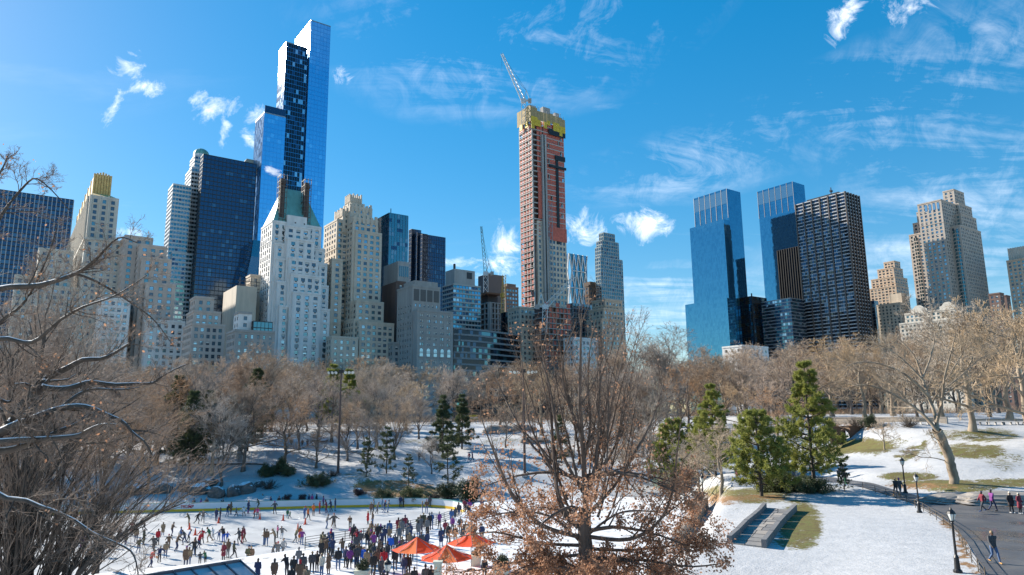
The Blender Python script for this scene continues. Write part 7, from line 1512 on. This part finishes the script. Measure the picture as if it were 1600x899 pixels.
# ------------------------------------------------------------------ people
ZONES = ('jacket', 'trousers', 'skin', 'hair', 'shoes')
def person_mesh(name, pose, coat=0.0, hat=False, hair_long=False):
    """one continuous body: limbs with taper laid out by joints, fused by a voxel remesh; faces take the zone of the nearest limb"""
    J = dict(pelvis=(0, 0, .95), waist=(0, 0, 1.08), chest=(0, .0, 1.32), neck=(0, 0, 1.48), head=(0, .03, 1.64), shl=(-.19, 0, 1.43), shr=(.19, 0, 1.43), ell=(-.25, -.03, 1.16), elr=(.25, -.03, 1.16), wrl=(-.24, .08, .92), wrr=(.24, .08, .92),
             hil=(-.1, 0, .92), hir=(.1, 0, .92), knl=(-.11, .02, .5), knr=(.11, .02, .5), anl=(-.12, -.02, .09), anr=(.12, -.02, .09))
    J.update(pose); J = {k: Vector(v) for k, v in J.items()}
    segs = []; b = MB()
    def seg(a, c, r0, r1, zone, n=8, sub=4):
        a, c = Vector(a), Vector(c); b.tube([a.lerp(c, i / sub) for i in range(sub + 1)], [r0 + (r1 - r0) * i / sub for i in range(sub + 1)], n); segs.append((a, c, r0, r1, zone))
        b.ellipsoid(a, (r0, r0, r0), 8, 6); b.ellipsoid(c, (r1, r1, r1), 8, 6)
    def blob(c, r, zone, q=None):
        b.ellipsoid(c, r, 12, 8); m = sum(r) / 3; segs.append((Vector(c), Vector(c), m, m, zone))
    P, W, C, N, H = J['pelvis'], J['waist'], J['chest'], J['neck'], J['head']
    # torso as side-by-side columns so that it is wider than deep
    for s in (-1, 1):
        seg(C + Vector((s * .085, 0, .05)), W + Vector((s * .07, 0, 0)), .125, .115, 0); seg(W + Vector((s * .07, 0, 0)), P + Vector((s * .07, 0, -.02)), .115, .125, 0)
        seg(C + Vector((s * .06, 0, .08)), J['shl' if s < 0 else 'shr'], .09, .08, 0)
    if coat:
        K = (J['knl'] + J['knr']) / 2
        for s in (-1, 1): seg(P + Vector((s * .07, 0, -.02)), P.lerp(K, coat) + Vector((s * .08, 0, 0)), .135, .16, 0)
    for s, L in ((-1, 'l'), (1, 'r')):
        seg(J['sh' + L], J['el' + L], .075, .062, 0); seg(J['el' + L], J['wr' + L], .062, .048, 0); d = (J['wr' + L] - J['el' + L]).normalized(); hnd = J['wr' + L]
        seg(hnd, hnd + d * .09, .036, .032, 2, 6, 2); sd = d.cross(Vector((0, 1, .3))).normalized()
        for k in range(4): seg(hnd + d * .08 + sd * (.027 - .018 * k), hnd + d * (.155 - .008 * abs(k - 1)) + sd * (.03 - .019 * k) + Vector((0, .015, 0)), .011, .009, 2, 6, 2)
        seg(hnd + d * .03 - sd * .03, hnd + d * .085 - sd * .055 + Vector((0, .02, 0)), .012, .01, 2, 6, 2)
        seg(J['hi' + L], J['kn' + L], .10, .068, 1); seg(J['kn' + L], J['an' + L], .066, .048, 1); f = pose.get('toe' + L, (0, 1, 0)); f = Vector(f).normalized(); a = J['an' + L]
        seg(a + Vector((0, 0, -.02)) - f * .03, a + f * .15 + Vector((0, 0, -.045)), .05, .04, 4)
    seg(N, H - Vector((0, .01, .06)), .062, .055, 2, 8, 2); seg(N - Vector((0, .02, .04)), N + Vector((0, 0, .03)), .085, .075, 0, 8, 2)
    blob(H, (.08, .098, .118), 2); blob(H + Vector((0, .095, -.015)), (.016, .02, .026), 2); blob(H + Vector((0, .07, -.075)), (.04, .035, .035), 2)
    for s in (-1, 1): blob(H + Vector((s * .082, 0, -.01)), (.012, .022, .03), 2)
    blob(H + Vector((0, -.022, .035)), (.094, .1, .108), 3)
    if hat: blob(H + Vector((0, -.005, .075)), (.1, .108, .085), 3); blob(H + Vector((0, -.01, .17)), (.035, .035, .035), 3)
    if hair_long: blob(H + Vector((0, -.06, -.09)), (.09, .055, .13), 3)
    me = bpy.data.meshes.new(name); me.from_pydata(b.v, [], b.f); o = bpy.data.objects.new(name, me); COL.objects.link(o)
    m = o.modifiers.new('r', 'REMESH'); m.mode = 'VOXEL'; m.voxel_size = .0185; s_ = o.modifiers.new('s', 'SMOOTH'); s_.factor = .5; s_.iterations = 2; d_ = o.modifiers.new('d', 'DECIMATE'); d_.ratio = .42
    dg = bpy.context.evaluated_depsgraph_get(); ev = o.evaluated_get(dg); out = bpy.data.meshes.new_from_object(ev); out.name = name; bpy.data.objects.remove(o)
    n = len(out.polygons); cen = np.empty(n * 3); out.polygons.foreach_get('center', cen); cen = cen.reshape(-1, 3); best = np.full(n, 1e9); zone = np.zeros(n, np.int32)
    for (a, c, r0, r1, z) in segs:
        a, c = np.array(a), np.array(c); d = c - a; L = d @ d; t = np.clip(((cen - a) @ d) / L, 0, 1) if L > 1e-9 else np.zeros(n); dist = np.linalg.norm(cen - a - t[:, None] * d, axis=1) - (r0 + (r1 - r0) * t); k = dist < best; best[k] = dist[k]; zone[k] = z
    hz = cen - np.array(H); face = (zone == 3) & (hz[:, 1] > .055) & (hz[:, 2] < (.03 if hat else .06)); zone[face] = 2
    out.materials.clear()
    for z in ZONES: out.materials.append(mat('cloth_default', (.1, .1, .1)))
    out.polygons.foreach_set('material_index', zone); out.polygons.foreach_set('use_smooth', np.ones(n, bool)); out.update()
    return out
def walkpose(s=1):
    return dict(knl=(-.1, .2 * s, .52), anl=(-.1, .3 * s, .10), knr=(.1, .02, .5), anr=(.1, -.32 * s, .16), ell=(-.24, -.16 * s, 1.18), wrl=(-.23, -.12 * s, .95), elr=(.24, .1 * s, 1.17), wrr=(.22, .25 * s, .98))
POSES = {
    'standing': person_mesh('person_standing', {}, 0, False), 'standing_hat': person_mesh('person_standing_hat', dict(wrl=(-.12, .2, 1.05), ell=(-.27, -.02, 1.15), wrr=(.12, .2, 1.05), elr=(.27, -.02, 1.15), anl=(-.14, .05, .09)), 0, True),
    'walking': person_mesh('person_walking', walkpose(1)), 'walking_hat': person_mesh('person_walking_hat', walkpose(-1), .0, True),
    'long_coat': person_mesh('person_long_coat', dict(wrl=(-.2, .14, 1.0), wrr=(.2, .14, 1.0)), .75, False, True), 'long_coat_hat': person_mesh('person_coat_hat', dict(anl=(-.1, .1, .09)), .55, True, True),
    'skating': person_mesh('person_skating', dict(waist=(0, .05, 1.06), chest=(0, .16, 1.27), neck=(0, .22, 1.42), head=(0, .30, 1.55), shl=(-.19, .17, 1.38), shr=(.19, .17, 1.38), ell=(-.42, .16, 1.2), elr=(.42, .1, 1.2), wrl=(-.6, .3, 1.1), wrr=(.58, .02, 1.08), knl=(-.12, .2, .52), anl=(-.14, .1, .1), knr=(.16, -.06, .52), anr=(.24, -.36, .2))),
    'gliding': person_mesh('person_gliding', dict(waist=(0, .04, 1.06), chest=(0, .1, 1.29), neck=(0, .14, 1.45), head=(0, .19, 1.6), shl=(-.19, .1, 1.4), shr=(.19, .1, 1.4), ell=(-.34, .12, 1.2), elr=(.34, .1, 1.18), wrl=(-.42, .3, 1.1), wrr=(.36, .32, 1.1), knl=(-.11, .14, .52), anl=(-.12, .05, .09), knr=(.12, .05, .52), anr=(.2, -.16, .1)), 0, True),
    'leaning': person_mesh('person_leaning', dict(waist=(0, .05, 1.06), chest=(0, .16, 1.28), neck=(0, .22, 1.43), head=(0, .29, 1.56), shl=(-.19, .16, 1.38), shr=(.19, .16, 1.38), ell=(-.24, .34, 1.2), elr=(.24, .34, 1.2), wrl=(-.14, .52, 1.15), wrr=(.14, .52, 1.15)), 0, False),
    'photographing': person_mesh('person_photographing', dict(ell=(-.26, .18, 1.28), elr=(.26, .18, 1.28), wrl=(-.07, .3, 1.52), wrr=(.07, .3, 1.52)), 0, True)}
DOING = {'standing': 'standing', 'standing_hat': 'standing', 'walking': 'walking', 'walking_hat': 'walking', 'long_coat': 'standing', 'long_coat_hat': 'standing', 'skating': 'skating', 'gliding': 'gliding', 'leaning': 'leaning', 'photographing': 'photographing'}
CLOTH = {'black': (.028, .028, .031), 'charcoal': (.075, .075, .082), 'navy': (.03, .045, .11), 'grey': (.16, .16, .165), 'pale grey': (.42, .42, .42), 'brown': (.16, .10, .065), 'tan': (.30, .21, .13), 'olive': (.09, .09, .05), 'green': (.04, .16, .08), 'red': (.48, .02, .03), 'maroon': (.22, .03, .05), 'pink': (.62, .09, .25), 'purple': (.20, .045, .22), 'royal blue': (.02, .12, .55), 'blue': (.05, .12, .28), 'orange': (.62, .15, .03), 'cream': (.55, .50, .42), 'white': (.68, .68, .68), 'teal': (.05, .22, .24), 'denim': (.09, .15, .28)}
def cloth(c): return mat('cloth_' + c.replace(' ', '_'), CLOTH[c], .85, var=.18, scale=9)
SKINS = [mat('skin_a', (.45, .28, .20), .6), mat('skin_b', (.33, .19, .13), .6), mat('skin_c', (.16, .085, .055), .6)]; HAIRS = [mat('hair_dark', (.02, .015, .012), .6), mat('hair_brown', (.09, .05, .03), .6), mat('hair_blond', (.32, .22, .11), .6)]; SHOE = [mat('shoe_black', (.02, .02, .02), .6), mat('shoe_brown', (.10, .055, .03), .6), mat('skate_white', (.5, .5, .5), .5), mat('skate_blue', (.05, .12, .3), .5)]
PR = random.Random(17); PITEMS = []
def person(pos, face, pose, jacket, trousers, where, h=1.72, hat=None, shoe=None, group='people', extra=None):
    o = linkobj('person', POSES[pose], None, pos, face); s = h / 1.76; o.scale = (s * PR.uniform(.95, 1.08), s * PR.uniform(.95, 1.05), s)
    hm = cloth(hat) if hat else (PR.choice(HAIRS) if 'hat' not in pose and pose not in ('gliding', 'photographing') else cloth(PR.choice(('black', 'charcoal', 'grey', 'red', 'navy', 'cream', 'purple'))))
    ms = [cloth(jacket), cloth(trousers), PR.choice(SKINS), hm, shoe or PR.choice(SHOE)]
    for sl, m in zip(o.material_slots, ms): sl.link = 'OBJECT'; sl.material = m
    kind = 'child' if h < 1.45 else 'person'; gar = 'coat' if 'coat' in pose else 'jacket'; tag(o, None, 'person', group); px, _ = proj(pos)
    PITEMS.append((o, f"{kind} in {jacket} {gar} and {trousers} trousers {DOING[pose]} {where}", px)); return o
JK = ['black', 'black', 'charcoal', 'navy', 'navy', 'grey', 'brown', 'brown', 'olive', 'maroon', 'tan', 'blue', 'charcoal', 'purple']; TR = ['black', 'black', 'denim', 'denim', 'navy', 'charcoal', 'charcoal', 'brown']
def where_rink(px, py):
    if px < 285: return 'behind the left twigs'
    if py < 803: return 'along the far board'
    if py < 822: return 'among the cones'
    if px > 640: return 'near the umbrellas'
    if py < 856: return 'in mid-rink'
    return 'on the near ice'
def skaters():
    Z2 = [(75, 515, 'olive', 'tan', 'leaning'), (140, 500, 'black', 'black', 'skating'), (185, 490, 'grey', 'grey', 'skating'), (110, 395, 'black', 'black', 'standing_hat'), (165, 395, 'purple', 'black', 'standing'), (210, 385, 'charcoal', 'olive', 'standing'), (50, 395, 'white', 'navy', 'standing'), (288, 475, 'navy', 'navy', 'standing'), (320, 470, 'charcoal', 'navy', 'standing_hat'), (340, 390, 'black', 'black', 'photographing'), (375, 440, 'black', 'denim', 'gliding'), (403, 420, 'brown', 'brown', 'long_coat'), (445, 440, 'grey', 'black', 'walking', 1.25), (505, 440, 'white', 'black', 'skating', 1.4), (540, 415, 'navy', 'purple', 'long_coat'), (585, 455, 'red', 'black', 'gliding', 1.4), (613, 445, 'pink', 'black', 'gliding', 1.4), (625, 385, 'olive', 'olive', 'skating'), (660, 345, 'navy', 'black', 'leaning'), (715, 380, 'navy', 'navy', 'standing'), (748, 420, 'charcoal', 'black', 'gliding'), (780, 375, 'black', 'black', 'standing_hat'),
          (848, 455, 'green', 'teal', 'walking', 1.25), (868, 455, 'green', 'black', 'walking', 1.0), (980, 460, 'blue', 'denim', 'gliding'), (1008, 470, 'orange', 'charcoal', 'walking'), (1052, 435, 'orange', 'brown', 'standing_hat'), (1100, 415, 'red', 'maroon', 'standing'), (1015, 360, 'navy', 'black', 'standing'), (1040, 352, 'pink', 'black', 'standing_hat'), (1075, 352, 'black', 'black', 'standing'), (1130, 372, 'purple', 'black', 'standing_hat'), (1155, 410, 'maroon', 'maroon', 'gliding'), (1190, 400, 'navy', 'black', 'gliding'), (1222, 395, 'navy', 'denim', 'standing'), (1155, 535, 'grey', 'denim', 'gliding'), (1210, 530, 'charcoal', 'brown', 'skating'), (1340, 540, 'brown', 'grey', 'leaning'), (1345, 610, 'pink', 'black', 'gliding', 1.35), (1382, 612, 'pink', 'charcoal', 'gliding', 1.4),
          (40, 660, 'charcoal', 'navy', 'skating'), (70, 640, 'blue', 'black', 'skating', 1.4), (120, 740, 'brown', 'denim', 'standing'), (150, 690, 'red', 'navy', 'gliding'), (175, 652, 'red', 'black', 'gliding'), (235, 640, 'green', 'tan', 'skating'), (265, 625, 'white', 'pale grey', 'gliding', 1.4), (310, 630, 'blue', 'denim', 'skating', 1.3), (345, 640, 'black', 'royal blue', 'leaning'), (375, 640, 'royal blue', 'blue', 'gliding', 1.15), (470, 655, 'charcoal', 'charcoal', 'gliding'), (490, 650, 'maroon', 'red', 'standing'), (512, 640, 'maroon', 'brown', 'gliding'), (664, 668, 'brown', 'denim', 'standing_hat'), (682, 668, 'brown', 'denim', 'standing'), (750, 660, 'tan', 'charcoal', 'leaning'), (770, 605, 'pink', 'black', 'standing', 1.4), (805, 625, 'grey', 'white', 'skating'), (730, 772, 'charcoal', 'grey', 'skating'), (770, 770, 'grey', 'grey', 'gliding'), (815, 752, 'pale grey', 'grey', 'walking'), (910, 652, 'olive', 'grey', 'skating'), (945, 640, 'orange', 'brown', 'long_coat'), (962, 660, 'purple', 'blue', 'gliding'), (1120, 690, 'olive', 'tan', 'standing_hat'), (1162, 705, 'cream', 'white', 'long_coat'),
          (50, 832, 'brown', 'navy', 'long_coat_hat'), (72, 830, 'tan', 'denim', 'standing'), (115, 748, 'black', 'black', 'skating'), (345, 790, 'maroon', 'charcoal', 'long_coat'), (380, 762, 'brown', 'grey', 'standing'), (425, 768, 'olive', 'black', 'walking'), (540, 825, 'olive', 'denim', 'standing_hat'), (560, 824, 'brown', 'denim', 'standing'), (160, 818, 'charcoal', 'charcoal', 'leaning', 1.2), (203, 810, 'green', 'black', 'leaning', 1.3)]
    Z3 = [(10, 530, 'charcoal', 'grey', 'gliding'), (275, 500, 'red', 'black', 'long_coat'), (312, 512, 'brown', 'denim', 'standing'), (345, 420, 'charcoal', 'charcoal', 'skating'), (300, 425, 'brown', 'black', 'standing'), (320, 400, 'grey', 'black', 'standing_hat'), (385, 385, 'blue', 'denim', 'standing'), (430, 405, 'grey', 'denim', 'gliding'), (402, 410, 'navy', 'denim', 'gliding'), (530, 365, 'navy', 'black', 'standing'), (552, 367, 'black', 'black', 'standing'), (703, 412, 'charcoal', 'denim', 'standing'), (735, 410, 'brown', 'denim', 'standing_hat'), (760, 367, 'charcoal', 'black', 'standing'), (662, 540, 'charcoal', 'charcoal', 'gliding', 1.4), (690, 542, 'black', 'grey', 'leaning'), (712, 545, 'grey', 'pale grey', 'gliding'), (728, 545, 'cream', 'cream', 'standing'), (763, 568, 'grey', 'white', 'gliding', 1.2), (985, 430, 'charcoal', 'charcoal', 'long_coat'), (1050, 440, 'brown', 'blue', 'standing'), (300, 605, 'brown', 'black', 'standing'), (337, 612, 'tan', 'black', 'skating'), (250, 640, 'black', 'black', 'skating', 1.3), (282, 638, 'maroon', 'charcoal', 'gliding', 1.4), (1075, 440, 'red', 'black', 'standing')]
    for (ox, L) in ((280, Z2), (520, Z3)):
        for t in L:
            zx, zy, j, tr, po = t[:5]; h = t[5] if len(t) > 5 else PR.uniform(1.64, 1.84); px, py = ox + zx / 5.02, 720 + zy / 5.02; p = onz(px, py, .0); person(p, R(PR.choice((-100, -80, -60, 80, 100, 180, 200, 160, -20, 30))), po, j, tr, where_rink(px, py), h, group='skaters on the rink')
    for (px, py) in ((196, 852), (186, 846), (212, 848), (224, 852), (206, 838), (240, 864), (246, 852), (258, 872), (275, 862), (235, 888), (268, 838), (254, 838), (172, 856), (150, 848), (128, 862), (225, 832), (282, 846), (105, 850), (180, 835), (140, 832), (248, 880), (90, 868), (60, 850), (263, 858), (216, 864), (160, 870), (120, 842), (74, 836)):
        p = onz(px, py, 0); person(p, R(PR.uniform(0, 360)), PR.choice(('skating', 'gliding', 'standing', 'walking', 'long_coat')), PR.choice(JK + ['pink', 'red', 'tan']), PR.choice(TR), where_rink(px, py), PR.uniform(1.5, 1.82), group='skaters on the rink')
skaters()
def crowd():
    H2 = [(620, 775, 'navy', 'black', 'long_coat'), (750, 780, 'brown', 'charcoal', 'long_coat_hat'), (850, 735, 'black', 'charcoal', 'leaning'), (900, 755, 'black', 'black', 'standing'), (940, 690, 'grey', 'denim', 'standing_hat'), (975, 735, 'charcoal', 'black', 'standing'), (880, 840, 'black', 'black', 'standing_hat'), (950, 790, 'brown', 'brown', 'long_coat_hat'), (1000, 835, 'tan', 'brown', 'long_coat'), (1045, 720, 'charcoal', 'black', 'standing'), (1085, 715, 'black', 'black', 'standing'), (1122, 735, 'cream', 'denim', 'standing'), (1175, 730, 'brown', 'brown', 'long_coat'), (1250, 690, 'black', 'denim', 'standing'), (1340, 690, 'purple', 'black', 'standing_hat'), (1392, 672, 'charcoal', 'navy', 'standing'), (1310, 680, 'navy', 'black', 'standing'), (1355, 640, 'black', 'black', 'photographing')]
    H3 = [(195, 672, 'charcoal', 'black', 'standing'), (245, 682, 'royal blue', 'denim', 'standing'), (212, 655, 'brown', 'black', 'standing'), (320, 732, 'black', 'black', 'standing'), (385, 765, 'charcoal', 'black', 'long_coat_hat'), (330, 652, 'charcoal', 'charcoal', 'leaning'), (390, 662, 'black', 'black', 'standing_hat'), (402, 700, 'red', 'black', 'standing'), (455, 592, 'royal blue', 'black', 'standing'), (370, 622, 'brown', 'black', 'standing'), (300, 642, 'olive', 'denim', 'standing_hat'), (490, 582, 'charcoal', 'navy', 'photographing'), (490, 692, 'black', 'charcoal', 'standing'), (545, 602, 'brown', 'denim', 'standing'), (520, 640, 'charcoal', 'black', 'standing_hat'), (575, 620, 'navy', 'black', 'standing'), (605, 572, 'tan', 'brown', 'long_coat'), (640, 582, 'charcoal', 'black', 'standing'), (560, 745, 'navy', 'denim', 'standing'), (592, 738, 'black', 'black', 'standing'), (695, 567, 'charcoal', 'black', 'standing'), (740, 562, 'navy', 'charcoal', 'standing'), (850, 532, 'navy', 'denim', 'long_coat'), (907, 500, 'black', 'black', 'standing'), (885, 472, 'maroon', 'black', 'standing_hat'), (940, 440, 'purple', 'black', 'standing'), (960, 512, 'black', 'charcoal', 'standing'), (1000, 445, 'charcoal', 'black', 'standing_hat'), (1040, 482, 'brown', 'denim', 'standing'), (1020, 520, 'charcoal', 'black', 'standing'), (1062, 500, 'cream', 'brown', 'standing_hat'), (1112, 500, 'brown', 'black', 'long_coat'), (1170, 502, 'navy', 'black', 'standing'), (640, 842, 'black', 'black', 'standing'), (728, 826, 'charcoal', 'black', 'standing_hat'), (772, 832, 'black', 'denim', 'standing'), (582, 862, 'brown', 'black', 'standing'), (325, 880, 'navy', 'black', 'standing'), (402, 872, 'black', 'charcoal', 'standing_hat'), (1190, 762, 'black', 'black', 'standing'), (1085, 470, 'grey', 'black', 'standing'), (480, 885, 'grey', 'black', 'standing_hat'), (430, 640, 'charcoal', 'denim', 'standing'), (350, 690, 'brown', 'black', 'standing'), (165, 650, 'black', 'black', 'standing_hat'), (270, 700, 'tan', 'brown', 'long_coat'), (620, 640, 'black', 'black', 'standing')]
    for (ox, L) in ((280, H2), (520, H3)):
        for (zx, zy, j, tr, po) in L:
            px, py = ox + zx / 5.02, 720 + zy / 5.02; h = PR.uniform(1.62, 1.82); p = onz(px, py, TERR_Z + .03 + h * .95); p = Vector((p.x, p.y, TERR_Z + .03))
            w = 'left of the lamp' if px < 560 else ('beside the blue coats' if px < 612 else ('by the left umbrella' if px < 680 else ('below the nearest umbrella' if py > 875 else 'behind the umbrellas')))
            if inside(np.array([p.x]), np.array([p.y]), RINK)[0]: p.z = .0
            person(p, R(PR.choice((0, 10, 20, 30, -15, 60, 150, 40, 15, 25))), po, j, tr, w, h, group='spectators on the terrace')
    for k in range(70):                                # the thick of the crowd along the rail
        t = PR.random(); x = -24 + 17 * t + PR.uniform(-1, 4); q = np.interp(x, [-27, -20, -13.5, -9, -7.2, -6.3], [63.5, 70, 77, 84, 90, 97]); y = q - PR.uniform(.8, 10); px, py = proj((x, y, TERR_Z + 1.6))
        if not inside(np.array([x]), np.array([y]), TERRACE)[0] or px < 500: continue
        w = 'left of the lamp' if px < 560 else ('beside the blue coats' if px < 612 else ('by the left umbrella' if px < 680 else 'behind the umbrellas'))
        person((x, y, TERR_Z + .03), R(PR.choice((0, 15, 30, -15, 45))), PR.choice(('standing', 'standing_hat', 'long_coat', 'leaning', 'photographing', 'long_coat_hat')), PR.choice(JK), PR.choice(TR), w, PR.uniform(1.58, 1.84), group='spectators on the terrace')
crowd()
def walkers():
    for (px, py, face, po, j, tr, w, h, hat, sh) in ((1555, 882, 180, 'walking', 'charcoal', 'denim', 'towards the camera', 1.8, None, mat('shoe_tan', (.5, .26, .06), .6)), (1537, 801, 95, 'walking', 'maroon', 'charcoal', 'across the path in front of the rock', 1.7, 'navy', None), (1552, 800, 95, 'walking_hat', 'purple', 'navy', 'across the path by the rock', 1.78, 'charcoal', None), (1581, 803, 185, 'long_coat_hat', 'black', 'black', 'on the path by the rock', 1.72, 'cream', None), (1595, 805, 200, 'long_coat', 'maroon', 'black', 'at the right edge of the path', 1.7, 'cream', None),
            (1401, 776, 0, 'walking', 'black', 'black', 'away below the far lamp', 1.78, None, mat('shoe_tan', (.5, .26, .06), .6)), (1407, 775, 0, 'walking_hat', 'charcoal', 'grey', 'away beside the far lamp', 1.7, None, None), (1312, 757, 190, 'walking', 'charcoal', 'black', 'down the path at the bend', 1.75, None, None), (1322, 760, 185, 'walking_hat', 'black', 'green', 'down the path at the bend', 1.72, None, None), (1317, 749, 180, 'standing', 'grey', 'navy', 'on the path at the bend', 1.78, None, None), (1241, 746, 180, 'standing', 'black', 'black', 'behind the tall pine foot', 1.75, None, None), (1254, 746, 170, 'walking', 'brown', 'black', 'behind the tall pine trunk', 1.7, None, None), (1266, 742, 180, 'walking_hat', 'tan', 'teal', 'right of the tall pine trunk', 1.7, None, None),
            (1231, 730, 180, 'standing', 'charcoal', 'navy', 'between the two sunlit pines', 1.75, None, None), (1236, 722, 190, 'standing_hat', 'black', 'black', 'between the two sunlit pines', 1.75, None, None), (1152, 752, 120, 'standing', 'pink', 'black', 'beside the short pine trunk', 1.3, 'pink', None), (1288, 702, 180, 'standing', 'pink', 'black', 'in front of the underpass', 1.6, None, None), (1062, 770, 180, 'standing', 'royal blue', 'black', 'at the kiosk', 1.7, None, None), (1056, 768, 160, 'standing_hat', 'white', 'navy', 'at the kiosk', 1.7, None, None), (1066, 806, 90, 'standing', 'brown', 'black', 'beside the stone wall', 1.7, None, None),
            (455, 699, 180, 'standing', 'black', 'black', 'on the upper bank path', 1.75, None, None), (472, 700, 170, 'walking', 'brown', 'black', 'on the upper bank path', 1.75, None, None), (480, 700, 180, 'standing_hat', 'charcoal', 'navy', 'on the upper bank path', 1.75, None, None), (733, 722, 120, 'walking', 'maroon', 'navy', 'on the snow below the lone conifers', 1.75, None, None), (738, 722, 120, 'walking_hat', 'navy', 'black', 'on the snow below the lone conifers', 1.7, None, None), (655, 722, 180, 'standing', 'charcoal', 'black', 'on the snow above the shrubs', 1.75, None, None)):
        p = onground(px, py); 
        person((p.x, p.y, gz(p.x, p.y) + .05), R(face), po, j, tr, w, h, hat, sh, 'people walking in the park')
walkers()
unique_labels(PITEMS)
